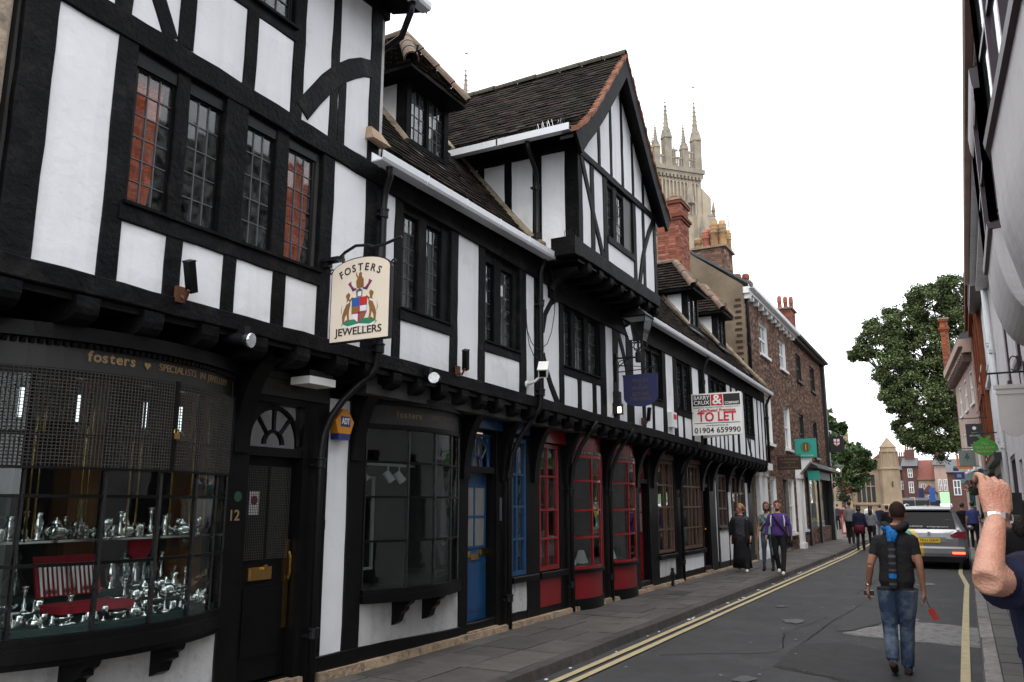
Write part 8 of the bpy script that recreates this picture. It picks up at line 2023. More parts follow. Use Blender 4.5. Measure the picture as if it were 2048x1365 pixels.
# local: x right, y forward (rear bumper at y=0), z up; lengthwise sections (y, half width, z floor, z belt, z roof, roof half width)
secs = [(0.00, .70, .42, .90, .92, .60), (0.03, .84, .30, .95, .98, .72), (.10, .885, .26, 1.0, 1.06, .75), (.20, .895, .24, 1.02, 1.30, .66), (.34, .90, .24, 1.03, 1.55, .60), (.55, .90, .23, 1.03, 1.615, .59), (1.4, .90, .22, 1.02, 1.65, .60), (2.3, .90, .22, 1.0, 1.63, .59), (2.9, .90, .22, .98, 1.42, .60), (3.35, .89, .22, .96, 1.06, .66), (3.8, .87, .24, .90, .97, .64), (4.2, .80, .26, .78, .86, .58), (4.38, .62, .34, .66, .70, .48)]
def carsec(y, w, zf, zb_, zr, rw):
    pts = [(-w * .86, zf), (-w * .97, zf + .08), (-w, zf + .30), (-w * .995, zb_ * .82), (-w * .965, zb_)]
    pts += [(-(w * .965 + (rw - w * .965) * .5), (zb_ + zr) / 2 + .01), (-rw, zr - .045), (-rw * .82, zr), (0, zr + (.018 if y > .5 else 0))]
    full = pts + [(-x, z) for x, z in pts[-2::-1]]
    return [(x, y, z) for x, z in full]
part("body_shell", MB().loft([carsec(*s_) for s_ in secs]), LIV, car, local=True, smooth=True)
def onrear(x, z):          # y of the tailgate surface at height z (inclined above the belt)
    return -0.012 if z < .9 else (-0.012 + (z - .9) * .0 + max(0, (z - 1.0)) * .50)
rw_ = [(-.66, 1.05), (.66, 1.05), (.585, 1.50), (.50, 1.535), (-.50, 1.535), (-.585, 1.50)]
def rear_y(z): return .115 + max(0, z - 1.06) * .47
part("rear_window", MB().add([(x, rear_y(z) - .03, z) for x, z in rw_] + [(x, rear_y(z) + .0, z) for x, z in rw_], [(0, 1, 2, 3, 4, 5), (0, 6, 7, 1), (1, 7, 8, 2), (2, 8, 9, 3), (3, 9, 10, 4), (4, 10, 11, 5), (5, 11, 6, 0)]), CARG, car, local=True)
part("roof_spoiler", MB().hexa([(-.58, .24, 1.545), (.58, .24, 1.545), (.56, .5, 1.61), (-.56, .5, 1.61), (-.58, .235, 1.575), (.58, .235, 1.575), (.56, .5, 1.645), (-.56, .5, 1.645)]), LIV, car, local=True)
part("tailgate", MB().loft([[(x, y, z) for x, y in ((-w, d + .03), (-w * .9, d), (0, d - .012), (w * .9, d), (w, d + .03))] + [(w, d + .1, z), (-w, d + .1, z)] for z, w, d in ((.60, .74, -.015), (.72, .76, -.02), (.80, .76, -.022), (.95, .76, .02), (1.04, .73, .075))]), LIV, car, local=True, smooth=False)
part("bumper", MB().loft([[(x, y, z) for x, y in ((-w, d + .16), (-w * .93, d + .02), (0, d - .02), (w * .93, d + .02), (w, d + .16))] + [(w, d + .3, z), (-w, d + .3, z)] for z, w, d in ((.34, .86, -.03), (.42, .885, -.05), (.55, .885, -.052), (.60, .87, -.03))]), LIV, car, local=True)
part("bumper_skirt", MB().loft([[(x, y, z) for x, y in ((-w, .12), (-w * .9, d), (w * .9, d), (w, .12), (w, .4), (-w, .4))] for z, w, d in ((.20, .80, .03), (.34, .85, -.02))]), BLKP, car, local=True)
for s in (-1, 1):
    pts = [(.50, .90), (.58, .83), (.86, .815), (.885, .84), (.87, 1.0), (.66, .985)]
    part("tail_lamp", MB().add([(s * x, (-.045 if x < .8 else .0) + max(0, z - .9) * .3, z) for x, z in pts] + [(s * x, .12, z) for x, z in pts], [(0, 1, 2, 3, 4, 5) if s < 0 else (5, 4, 3, 2, 1, 0)] + [(i, (i + 1) % 6, 6 + (i + 1) % 6, 6 + i) for i in range(6)]), RLENS, car, local=True)
    part("roof_rail", MB().tube([(s * .56, .55, 1.60), (s * .565, .62, 1.675), (s * .57, 1.5, 1.705), (s * .565, 2.5, 1.68), (s * .56, 2.65, 1.62)], .02, 8), UPVC, car, local=True, smooth=True)
    part("door_mirror", MB().ball((s * 1.0, 2.75, 1.03), (.09, .06, .07), 10, 6), LIV, car, local=True, smooth=True)
    sw = [(.62, 1.08), (1.35, 1.08), (1.35, 1.50), (.75, 1.47)]; sw2 = [(1.45, 1.07), (2.6, 1.05), (2.25, 1.47), (1.45, 1.50)]
    for q in (sw, sw2): part("side_window", MB().add([(s * (.885 - (z - 1.03) * .56 + .012), y, z) for y, z in q] + [(s * (.885 - (z - 1.03) * .56 - .02), y, z) for y, z in q], [(0, 1, 2, 3), (7, 6, 5, 4)]), CARG, car, local=True)
    for y in (.78, 3.45):
        w_ = part("wheel", MB().lathe([(.20, s * .74), (.31, s * .735), (.325, s * .77), (.325, s * .87), (.31, s * .895), (.20, s * .90)], 22, (0, y, .325), 'x'), RUB, car, local=True, smooth=True)
        part("hub", MB().lathe([(.02, s * .905), (.12, s * .90), (.21, s * .895), (.21, s * .85)], 18, (0, y, .325), 'x'), UPVC, w_)
part("fog_lamp", MB().box(.52, .82, -.062, -.03, .415, .465), emit("fog_lamp_lit", (1.0, 0.10, 0.04), 1.6), car, local=True)
part("reflector", MB().box(-.82, -.52, -.062, -.03, .415, .465), RLENS, car, local=True)
part("plate_recess", MB().box(-.40, .40, -.036, -.02, .71, .84), LIV, car, local=True)
NP = part("number_plate", MB().box(-.26, .26, -.052, -.036, .70, .815), mat("yellow_plate", (0.68, 0.42, 0.02), 0.45), car, local=True)
tm = text_mesh("PK61 OAW", 0.10, 0.44, 0.001, 0.001); tm.transform(Matrix.Translation((0, -.0535, .757))); tm.materials.clear(); tm.materials.append(INK)
part("lettering", tm, None, NP)
part("badge", MB().lathe([(0, -.030), (.052, -.030), (.055, -.022), (.055, 0)], 20, (0, 0, .93), 'y'), mat("chrome_badge", (0.5, 0.5, 0.52), 0.15, 0.1, metal=1.0), car, local=True)
tm = text_mesh("V", 0.06, 0.05, 0.001, 0.002); tm.transform(Matrix.Translation((0, -.032, .945))); tm.materials.clear(); tm.materials.append(INK); part("emblem", tm, None, car, local=True)
tm = text_mesh("W", 0.05, 0.07, 0.001, 0.002); tm.transform(Matrix.Translation((0, -.032, .912))); tm.materials.clear(); tm.materials.append(INK); part("emblem", tm, None, car, local=True)
part("wiper", MB().tube([(0, .075, 1.06), (-.05, .10, 1.10), (-.32, .12, 1.13)], .010, 5), BLKP, car, local=True)
for tx_, x_, w_ in (("01904", -.40, .13), ("629", -.28, .08), ("929", -.18, .08), ("www.bpproperty.co.uk", .22, .52)):
    tm = text_mesh(tx_, 0.055, w_, 0.001, 0.0); tm.transform(Matrix.Translation((x_, .092, 1.115))); tm.materials.clear(); tm.materials.append(WHITE); part("window_lettering", tm, None, car, local=True)
part("aerial", MB().tube([(0, .75, 1.63), (0, .62, 1.73)], .006, 5), BLKP, car, local=True)
part("underbody", MB().box(-.80, .80, .25, 4.1, .17, .3), BLKP, car, local=True)
# lit tariff panel on a post beyond the car
s = thing("lit_street_sign", "small green and white illuminated sign panel on a post beyond the silver car", "sign", (-0.55, 31.0, 0))
part("post", MB().tube([(-0.55, 31.0, 0.0), (-0.55, 31.0, 1.7)], 0.03, 8), LEAD, s)
part("panel", MB().box(-0.70, -0.42, 30.98, 31.04, 1.72, 2.1), emit("green_panel", (0.42, 0.75, 0.42), 0.35), s)
part("lamp_strip", MB().box(-0.72, -0.38, 30.97, 31.05, 1.62, 1.72), emit("white_strip", (0.9, 0.95, 1.0), 1.0), s)
# motorbike parked on the right pavement
mbk = thing("motorbike", "dark motorbike parked on the right pavement past the raised arm", "motorbike", (0.72, 15.0, 0.1))
def ringw(y): 
    w_ = part("wheel", MB().tube([(0.72, y + .28 * math.cos(a), .40 + .28 * math.sin(a)) for a in [2 * math.pi * i / 22 for i in range(23)]], .05, 8, cap=False), RUB, mbk, smooth=True)
    part("rim", MB().tube([(0.72, y + .225 * math.cos(a), .40 + .225 * math.sin(a)) for a in [2 * math.pi * i / 22 for i in range(23)]], .016, 6, cap=False), SILVER, w_)
    part("spokes", MB().box(.712, .728, y - .2, y + .2, .39, .41).box(.712, .728, y - .01, y + .01, .2, .6), LEAD, w_)
ringw(14.45); ringw(15.75)
part("engine", MB().box(.60, .84, 14.85, 15.35, .32, .68), LEAD, mbk)
part("fuel_tank", MB().ball((.72, 15.25, .88), (.15, .30, .13), 12, 7), BLKP, mbk, smooth=True)
part("seat", MB().ball((.72, 14.72, .86), (.14, .36, .07), 12, 6), BLKP, mbk, smooth=True)
part("fork", MB().tube([(.72, 15.75, .4), (.72, 15.5, 1.05)], .035, 8), SILVER, mbk)
part("handlebar", MB().tube([(.40, 15.35, 1.12), (.6, 15.48, 1.08), (.84, 15.48, 1.08), (1.04, 15.35, 1.12)], .016, 6), BLKP, mbk)
part("tail_lamp", MB().box(.67, .77, 14.32, 14.37, .78, .86), RLENS, mbk)
part("exhaust", MB().tube([(.88, 15.2, .36), (.9, 14.7, .34), (.92, 14.25, .42)], [.03, .045, .05], 8), SILVER, mbk, smooth=True)
# A-board and bicycle at the far corner
s = thing("a_board", "small red and white A-board standing on the pavement before the church", "sign", (-6.0, 52, 0))
part("panel", MB().hexa([(-6.4, 51.75, 0), (-5.7, 51.75, 0), (-5.7, 51.8, 0), (-6.4, 51.8, 0), (-6.4, 51.98, 1.1), (-5.7, 51.98, 1.1), (-5.7, 52.02, 1.1), (-6.4, 52.02, 1.1)]), REDW, s)
part("print", MB().hexa([(-6.32, 51.735, .1), (-5.78, 51.735, .1), (-5.78, 51.745, .1), (-6.32, 51.745, .1), (-6.32, 51.92, .95), (-5.78, 51.92, .95), (-5.78, 51.93, .95), (-6.32, 51.93, .95)]), PINKST, s)
part("back_panel", MB().hexa([(-6.4, 52.25, 0), (-5.7, 52.25, 0), (-5.7, 52.3, 0), (-6.4, 52.3, 0), (-6.4, 52.03, 1.1), (-5.7, 52.03, 1.1), (-5.7, 52.06, 1.1), (-6.4, 52.06, 1.1)]), REDW, s)
bk = thing("bicycle", "dark bicycle leaning at the far corner of the brick house", "bicycle", (-5.0, 45.3, 0))
for y in (44.9, 45.9): part("wheel", MB().tube([(-5.0, y + .32 * math.cos(a), .35 + .32 * math.sin(a)) for a in [2 * math.pi * i / 20 for i in range(21)]], .02, 6, cap=False), RUB, bk)
part("frame", MB().tube([(-5, 44.9, .35), (-5, 45.25, .38), (-5, 45.15, .85), (-5, 45.7, .85), (-5, 45.25, .38)], .018, 6).tube([(-5, 45.9, .35), (-5, 45.7, .95)], .016, 6), BLKP, bk)
part("saddle", MB().ball((-5, 45.13, .95), (.07, .13, .04), 8, 5), BLKP, bk)
part("handlebar", MB().tube([(-5.25, 45.66, 1.0), (-5, 45.7, .97), (-4.75, 45.66, 1.0)], .014, 6), SILVER, bk)
# ------------------------------------------------------------------ trees, church and houses at the end of the street
LEAF = mat("plane_leaf", (0.060, 0.086, 0.030), 0.6, 0.3, 0.8, attr=0.45, facevar=(0.115, 0.15, 0.05), spec=0.3)
LEAF2 = mat("ivy_green_leaf", (0.045, 0.085, 0.026), 0.6, 0.3, 0.8, attr=0.4, facevar=(0.085, 0.13, 0.035), spec=0.3)
BARK = mat("grey_bark", (0.07, 0.058, 0.045), 0.95, 0.3, 3, 0.8, 8)
def leaf_tree(label, base, lobes, lean, nleaf, ls, leafm, trunk_r, top_z, cat="tree"):
    t = thing("street_tree", label, cat, base)
    b = Vector(base)
    crown_c = sum((Vector(l[0]) for l in lobes), Vector()) / len(lobes)
    fork = b.lerp(Vector((crown_c.x, crown_c.y, crown_c.z)), .45)
    part("trunk", MB().tube([b, b.lerp(fork, .5) + Vector((.1, .05, 0)), fork], [trunk_r, trunk_r * .8, trunk_r * .65], 12), BARK, t, smooth=True)
    twigs = []
    for i, (c, r) in enumerate(lobes):
        c = Vector(c)
        mid = fork.lerp(c, .55) + Vector((rnd(-.4, .4), rnd(-.4, .4), rnd(0, .5)))
        part("limb", MB().tube([fork, mid, c], [trunk_r * .42, trunk_r * .25, trunk_r * .1], 8), BARK, t, smooth=True)
        tb = MB()
        for k in range(7):
            d = Vector((rnd(-1, 1), rnd(-1, 1), rnd(-.6, 1))).normalized()
            e = c + Vector((d.x * r[0], d.y * r[1], d.z * r[2])) * rnd(.55, .9)
            st = mid.lerp(c, rnd(.3, 1)); tb.tube([st, st.lerp(e, .5) + Vector((0, 0, .15)), e], [trunk_r * .09, trunk_r * .06, .012], 5)
            twigs.append((e, r))
        part("branches", tb, BARK, t, kind="stuff")
    lm = MB(); lm.r = []
    clumps = []
    for (c, r) in lobes:
        for k in range(44):
            d = Vector((rnd(-1, 1), rnd(-1, 1), rnd(-1, 1)))
            if d.length > 1 or d.length < .45: d = d.normalized() * rnd(.55, 1.0)
            clumps.append((Vector(c) + Vector((d.x * r[0], d.y * r[1], d.z * r[2])), rnd(.35, .75) * min(r) * .42))
    for k in range(nleaf):
        c, r = clumps[k % len(clumps)]
        d = Vector((random.gauss(0, .55), random.gauss(0, .55), random.gauss(0, .42))) * r
        q = c + d
        n = Vector((rnd(-.8, .8), rnd(-.8, .8), rnd(.1, 1))).normalized(); a = n.orthogonal().normalized(); a = (a * math.cos(k) + n.cross(a) * math.sin(k)).normalized() * ls * rnd(.7, 1.3); b_ = n.cross(a).normalized() * a.length * .62
        o = len(lm.v)
        lm.v += [tuple(q - a), tuple(q + b_ - n * .03), tuple(q + a), tuple(q - b_ - n * .03)]
        lm.f.append((o, o + 1, o + 2, o + 3)); lm.r.append(rnd(0, 1))
    part("crown", lm, leafm, t, kind="stuff")
    return t
leaf_tree("large spreading plane tree rising behind the houses on the right", (2.6, 57, 0),
    [((-3.6, 56, 12.2), (1.4, 1.8, 1.2)), ((-2.4, 57, 12.9), (1.5, 2.2, 1.3)), ((-0.6, 57, 13.8), (1.9, 2.4, 1.6)), ((.9, 57, 14.6), (1.6, 2.4, 1.5)), ((-3.3, 56, 10.2), (1.4, 2, 1.4)), ((-1.6, 57, 10.9), (2.0, 2.4, 1.7)), ((.6, 57, 11.4), (2.2, 2.4, 2.2)), ((-2.9, 56, 8.2), (1.2, 2.0, 1.1)), ((-1.6, 56, 8.2), (1.7, 2.2, 1.7)), ((.4, 57, 8.2), (2, 2.2, 2.0)), ((-4.9, 55, 11.0), (.75, 1.0, .5)), ((-2.4, 56, 6.1), (1.2, 1.4, 1.0)), ((-.8, 57, 5.8), (1.6, 1.6, 1.5)), ((2.4, 58, 12.5), (2, 2, 2)), ((1.2, 56, 5.4), (1.4, 1.4, 1.8)), ((-.3, 57, 15.0), (.8, .9, .5))], 0, 112000, .095, LEAF, .4, 16)
leaf_tree("smaller green tree in front of the church wall beyond the brick house", (-7.6, 62, 0),
    [((-7.4, 61, 5.4), (1.1, 1.4, 1.0)), ((-6.3, 61, 4.9), (.9, 1.2, .9)), ((-7.9, 61, 3.9), (1.1, 1.3, 1.1)), ((-6.6, 60.5, 3.7), (1.2, 1.2, .9)), ((-5.5, 61, 4.3), (.55, .7, .5)), ((-8.1, 62, 7.2), (.6, .8, 1.2)), ((-7.3, 62, 6.9), (.5, .5, .5)), ((-6.9, 61, 2.9), (.9, .9, .5))], 0, 26000, .09, LEAF2, .2, 7)
# geranium basket under the far lantern
fb2 = thing("flower_basket", "hanging basket of red geraniums below the corner lantern", "basket", (-5.0, 42.0, 2.0))
q1, q2 = MB(), MB()
for k in range(320): quadleaf(q1, (-4.95 + rnd(-.35, .35), 42.0 + rnd(-.3, .3), 2.25 + rnd(-.4, .4)), .05)
for k in range(24): quadleaf(q2, (-4.9 + rnd(-.35, .4), 41.8 + rnd(-.3, .2), 2.35 + rnd(-.35, .4)), .06)
part("leaves", q1, LEAFB, fb2, kind="stuff"); part("petals", q2, PET[1], fb2, kind="stuff")
part("basket", MB().lathe([(.04, 1.8), (.2, 1.9), (.26, 2.1)], 10, (-4.95, 42.0, 0)), MATS["basket_moss"], fb2)
part("chains", MB().tube([(-5.15, 42, 2.1), (-4.95, 42, 2.9), (-4.75, 42, 2.1)], .006, 5).tube([(-4.95, 42, 2.9), (-5.45, 41.3, 2.95)], .012, 5), IRON, fb2)
# ------------------------------------------------------------------ stone church across the square
SAND = mat("honey_sandstone", (0.27, 0.20, 0.13), 0.95, 0.2, 0.9, 0.4, 6, col2=(0.22, 0.165, 0.11), c2scale=0.8, c2amt=0.45)
SANDD = mat("sandstone_trim", (0.25, 0.19, 0.125), 0.95, 0.2, 1.2)
ch = thing("stone_church", "honey coloured stone church with stepped battlements, traceried window and octagonal turret", "church", (-11, 88, 0))
YF = 85.0
part("wall", MB().box(-26, -9.6, YF, YF + 9, 0, 7.6), SAND, ch)
wl_ = MB()
for a, b in ((-9.6, -8.95), (-7.25, -6.3)): wl_.box(a, b, YF, YF + 1, 0, 5.9)
wl_.box(-8.95, -7.25, YF, YF + 1, 0, 1.85).box(-8.95, -7.25, YF, YF + 1, 4.4, 5.9)
part("aisle_wall", wl_, SAND, ch)
part("aisle_roof", MB().box(-9.6, -6.3, YF + 1, YF + 9, 0, 5.8), SANDD, ch)
part("window_glass", MB().box(-8.95, -7.25, YF + .5, YF + .55, 1.85, 4.4), mat("dark_leaded_glass", (0.02, 0.022, 0.025), 0.25, 0.4, 6), ch)
for k in range(5): part("window_mullion", MB().box(-8.95 + k * .425 - .045, -8.95 + k * .425 + .045, YF + .3, YF + .5, 1.85, 4.4), SAND, ch)
part("window_transom", MB().box(-8.95, -7.25, YF + .32, YF + .48, 3.3, 3.4), SAND, ch)
part("string_course", MB().box(-9.7, -6.2, YF - .12, YF, 1.62, 1.78), SANDD, ch); part("string_course", MB().box(-9.7, -6.2, YF - .12, YF, 4.9, 5.0), SANDD, ch)
for k in range(5): part("stepped_battlement", MB().box(-9.3 + k * .38, -9.02 + k * .38, YF - .1, YF + .5, 5.8, 7.42 - k * .27).box(-9.3 + k * .38, -8.92 + k * .38, YF, YF + .4, 5.8, 7.18 - k * .27), SAND, ch)
part("corner_pier", MB().box(-9.75, -9.3, YF - .4, YF + .4, 0, 8.2), SAND, ch)
part("pinnacle", MB().lathe([(.24, 8.2), (.2, 8.5), (.27, 8.55), (.12, 9.0), (.04, 9.4), (.1, 9.43), (.02, 9.6)], 6, (-9.5, YF, 0)), SANDD, ch)
TX = -5.9
part("turret", MB().lathe([(.98, 0), (.98, 1.6), (.88, 1.7), (.86, 4.8), (.95, 4.85), (.95, 5.0), (.76, 5.05), (.72, 6.4), (.82, 6.43), (.82, 6.55), (.72, 6.58), (.70, 6.85), (.76, 6.9), (.36, 7.4), (.02, 7.85)], 8, (TX, YF - .2, 0)), SAND, ch)
for k in range(8):
    a = math.pi * 2 * k / 8
    part("turret_shaft", MB().tube([(TX + .78 * math.cos(a), YF - .2 + .78 * math.sin(a), 5.0), (TX + .74 * math.cos(a), YF - .2 + .74 * math.sin(a), 6.45)], .06, 5), SANDD, ch)
part("turret_slit", MB().box(TX + .18, TX + .28, YF - 1.12, YF - .95, 3.3, 3.75), DARK, ch)
part("red_roof", MB().prism([(-7.6, YF + 2, 5.9), (-5.9, YF + 2, 5.9), (-5.9, YF + 2, 6.9), (-6.3, YF + 2, 6.9)], (0, 5, 0)), mat("red_pantile", (0.16, 0.052, 0.036), 0.9, 0.2, 2), ch)
# ------------------------------------------------------------------ houses closing the view
PANT = MATS["red_pantile"]
FBR = mat("far_red_brick", (0.095, 0.043, 0.035), 0.9, 0.2, 2); FCR = mat("far_cream_render", (0.40, 0.34, 0.26), 0.9, 0.1, 2)
def far_house(label, x0, x1, y, h, wm, rm, roof_h, wins, chim=0, gable=False, y1=None):
    d = 8
    o = thing("town_house", label, "house", ((x0 + x1) / 2, y, 0), 0, "houses closing the street")
    part("wall", MB().box(x0, x1, y, y + d, 0, h), wm, o)
    if gable: part("roof", MB().prism([(x0 - .2, y - .2, h), (x1 + .2, y - .2, h), ((x0 + x1) / 2, y - .2, h + roof_h)], (0, d, 0)), rm, o)
    else: part("roof", MB().prism([(x0 - .1, y - .3, h), (x0 - .1, y + d, h), (x0 - .1, y + d / 2, h + roof_h)], (x1 - x0 + .2, 0, 0)), rm, o)
    for (a, b, c, e) in wins:
        f = part("window", MB().box(a, b, y - .06, y + .05, c, c + .08).box(a, b, y - .06, y + .05, e - .08, e).box(a, a + .08, y - .061, y + .05, c, e).box(b - .08, b, y - .061, y + .05, c, e).box((a + b) / 2 - .04, (a + b) / 2 + .04, y - .055, y + .05, c, e).box(a, b, y - .056, y + .05, (c + e) / 2 - .04, (c + e) / 2 + .04), RWHITE, o)
        part("pane", MB().box(a + .08, b - .08, y - .02, y - .01, c + .08, e - .08), mat("far_pane", (0.09, 0.10, 0.11), 0.2) if "far_pane" not in MATS else MATS["far_pane"], f)
    for k in range(chim):
        cx_ = x0 + (x1 - x0) * (k + .5) / max(1, chim)
        c_ = part("chimney", MB().box(cx_ - .55, cx_ + .55, y + 3, y + 4.2, h + .5, h + roof_h + 1.0), FBR, o)
        for q in range(4): part("chimney_pot", MB().lathe([(.1, h + roof_h + 1.0), (.08, h + roof_h + 1.6)], 8, (cx_ - .4 + q * .26, y + 3.6, 0)), POT_R, c_)
    return o
far_house("narrow far house with a row of chimney pots by the turret", -7.4, -6.45, 118, 6.0, FBR, SLATE, .9, [(-7.2, -6.7, 3.5, 4.6), (-7.2, -6.7, 1.0, 2.4)], 1)
far_house("tall dark red brick far house with three storeys of white windows", -6.5, -4.85, 114, 6.3, FBR, SLATE, 1.2, [(-5.9, -5.35, 4.9, 6.0), (-5.9, -5.35, 3.0, 4.4), (-5.9, -5.35, 1.0, 2.5)], 1)
far_house("cream far house under a big red pantiled roof", -4.8, -2.9, 114, 4.6, FCR, PANT, 2.6, [(-4.5, -4.0, 3.0, 4.1)], 0)
far_house("low far house with a small pantiled gable and pale front", -4.1, -2.9, 108, 3.0, FCR, PANT, .9, [(-3.7, -3.2, 1.9, 2.7)], 0, True)
far_house("timbered far house with black and white front behind the silver car", -2.9, -1.4, 112, 6.3, PINKST, SLATE, 1.0, [(-2.6, -2.2, 3.2, 4.6), (-2.0, -1.6, 3.2, 4.6)], 1)
far_house("dark red brick far house at the foot of the plane tree", -1.4, 3.6, 100, 5.0, FBR, SLATE, 1.6, [(-.9, -.2, 2.6, 4.2)], 0)
for i, (x, y, c) in enumerate(((-3.1, 104, "blue"), (-4.3, 107, "navy"))):
    b_ = solo("shop_banner", MB().box(x - .28, x + .28, y - .03, y + .03, 1.9 + i * .2, 3.5), MATS["heraldic_blue"] if i == 0 else NAVY, ("bright blue shop banner far up the street", "dark navy shop banner far up the street by the cream house")[i], "banner")
hd_ = thing("dark_blocks", "dark row of plain awnings at the foot of the far houses", "blocks", (-4.5, 104, 0))  # plain solids that only darken the strip below the far houses
for k in range(4): part("sloped_block", MB().prism([(-6.4 + k * 1.5, 104, 1.2), (-6.4 + k * 1.5, 104, 2.1), (-6.4 + k * 1.5, 105.5, 2.4), (-6.4 + k * 1.5, 105.5, 1.2)], (1.4, 0, 0)), BLKP, hd_)
for k in range(4): part("low_block", MB().box(-6.4 + k * 1.5, -5.0 + k * 1.5, 104.1, 105.4, 0.0, 1.2), DARK, hd_)
# ------------------------------------------------------------------ what stands in the jeweller's window
def on_bow(y, back): return bow(YC, HF, SG, XG, y) - back
st = thing("display_steps", "green felt covered stepped display stand in the jeweller's window", "display stand", (-5.4, 4, 0.8))
for back, z0, z1, nm in ((0.03, 0.84, 0.93, "front_step"), (0.24, 0.84, 1.0, "middle_step"), (0.46, 0.84, 1.09, "rear_step")):
    part(nm, bow_sheet(YC, HF, SG, XG, z0, z1, -back - 0.21, -back, 18, YC - HF + .05, YC + HF - .05), GREENFELT, st)
sf = thing("glass_shelf", "glass display shelf carrying silverware behind the bow window", "shelf", (-5.6, 4, 1.5))
part("shelf_plate", MB().box(-5.78, -5.42, 2.98, 4.98, 1.465, 1.475), glass("shelf_glass", (0.7, 0.8, 0.78), 1.5, 0.02), sf)
part("shelf_edge", MB().box(-5.424, -5.416, 2.98, 4.98, 1.462, 1.478), SILVER, sf)
for k, (y, x) in enumerate(((3.05, -5.45), (3.32, -5.42), (3.42, -5.5), (3.70, -5.44), (3.80, -5.52), (4.08, -5.44), (4.2, -5.5), (4.46, -5.45), (4.68, -5.48), (4.84, -5.5))):
    solo("brass_rod", MB().tube([(x, y, 1.472), (x, y, 2.5)], 0.008, 8), BRASS, "thin upright brass rod standing in the jeweller's window display", "rod", "brass rods in the window", smooth=True)
solo("wooden_column", MB().box(-6.15, -5.95, 3.95, 4.2, 0.8, 2.7).box(-6.17, -5.93, 3.93, 4.22, 0.8, 0.9), WOODB, "polished brown wooden column inside the jeweller's shop behind the rods", "column")
solo("wooden_column", MB().box(-5.9, -5.7, 4.82, 5.02, 0.8, 2.7).box(-5.92, -5.68, 4.80, 5.04, 0.8, 0.9), WOODB, "polished brown wooden side panel at the door end of the jeweller's window", "column")
cl_ = thing("longcase_clock", "dark longcase clock with arched hood standing inside the jeweller's shop", "clock", (-6.7, 4.5, .8))
part("trunk", MB().box(-6.8, -6.6, 4.35, 4.65, .8, 2.0), WOODB, cl_); part("hood", MB().box(-6.82, -6.58, 4.32, 4.68, 2.0, 2.4), WOODB, cl_)
part("dial", MB().lathe([(0, 0), (.12, 0), (.12, .005), (0, .006)], 18, (-6.578, 4.5, 2.2), 'x'), CREAM, cl_)
LB = emit("window_lamp_tube", (0.9, 0.95, 1.0), 0.9)
for y in (3.30, 3.72, 4.28, 4.62, 4.8):
    h_ = thing("pendant_lamp", "slim glass pendant lamp hanging behind the wire guard of the bow window", "lamp", (-5.6, y, 2.2), 0, "pendant lamps in the window")
    part("tube", MB().tube([(-5.6, y, 2.5), (-5.6, y, 2.30)], .014, 8), LB, h_)
    part("shade", MB().lathe([(.018, 2.31), (.04, 2.27), (.045, 2.25), (.02, 2.245)], 12, (-5.6, y, 0)), CRYSTAL, h_, smooth=True)
# lathe profiles (radius, height) of silver and crystal pieces
PROF = dict(
    candlestick=[(.05, 0), (.052, .008), (.03, .02), (.012, .035), (.018, .06), (.01, .08), (.009, .14), (.018, .155), (.01, .165), (.022, .18), (.022, .186), (.01, .187)],
    goblet=[(.034, 0), (.034, .004), (.008, .012), (.007, .05), (.02, .06), (.034, .085), (.036, .12), (.033, .12), (.03, .085)],
    teapot=[(.04, 0), (.055, .012), (.072, .04), (.07, .065), (.045, .09), (.03, .098), (.034, .102), (.012, .118), (.012, .13), (.004, .135)],
    decanter=[(.055, 0), (.062, .01), (.068, .05), (.06, .09), (.03, .13), (.018, .16), (.022, .20), (.014, .205), (.028, .225), (.03, .245), (.012, .265)],
    bowl=[(.03, 0), (.03, .006), (.012, .015), (.03, .025), (.06, .045), (.072, .065), (.069, .066), (.05, .04)],
    vase=[(.03, 0), (.032, .006), (.016, .02), (.028, .06), (.034, .10), (.02, .14), (.03, .165), (.027, .165)],
    cruet=[(.018, 0), (.022, .01), (.02, .04), (.01, .055), (.014, .065), (.006, .075)],
    mug=[(.036, 0), (.038, .004), (.036, .05), (.038, .09), (.034, .09), (.032, .01)])
ADJ = dict(candlestick="tall turned silver candlestick", goblet="small footed silver goblet", teapot="round bodied silver teapot", decanter="cut crystal decanter with stopper", bowl="shallow footed silver bowl", vase="slender waisted silver vase", cruet="tiny silver cruet pot", mug="straight sided silver mug")
SM = {}
for n_, pf in PROF.items():
    SM[n_] = mk(n_, MB().lathe(pf, 18), CRYSTAL if n_ == "decanter" else SILVER, smooth=True)
spout = mk("spout", MB().tube([(.06, 0, .04), (.10, 0, .06), (.115, 0, .095)], [.016, .010, .007], 8), SILVER, True)
handl = mk("handle", MB().tube([(-.06, 0, .08), (-.105, 0, .085), (-.11, 0, .05), (-.065, 0, .03)], .006, 7), SILVER, True)
handm = mk("handle", MB().tube([(.034, 0, .075), (.062, 0, .07), (.062, 0, .03), (.034, 0, .02)], .005, 7), SILVER, True)
def ware(kind, x, y, z, where, s=1.0):
    lab = "%s %s" % (ADJ[kind], where); grp = "%s pieces %s" % (kind, where)
    if kind in ("teapot", "mug"):
        o = thing(kind, lab, kind, (x, y, z), rnd(0, 6.28), grp); o.scale = (s, s, s)
        part("vessel", SM[kind], None, o, local=True)
        if kind == "teapot": part("spout", spout, None, o, local=True); part("handle", handl, None, o, local=True)
        else: part("handle", handm, None, o, local=True)
    else:
        o = bpy.data.objects.new(kind, SM[kind]); COL.objects.link(o); o.location = (x, y, z); o.rotation_euler = (0, 0, rnd(0, 6)); o.scale = (s, s, s)
        o["label"] = lab; o["category"] = kind; o["group"] = grp
random.seed(11)
kinds1 = ["cruet", "goblet", "bowl", "cruet", "mug", "teapot", "goblet", "cruet", "bowl", "candlestick", "cruet", "mug"]
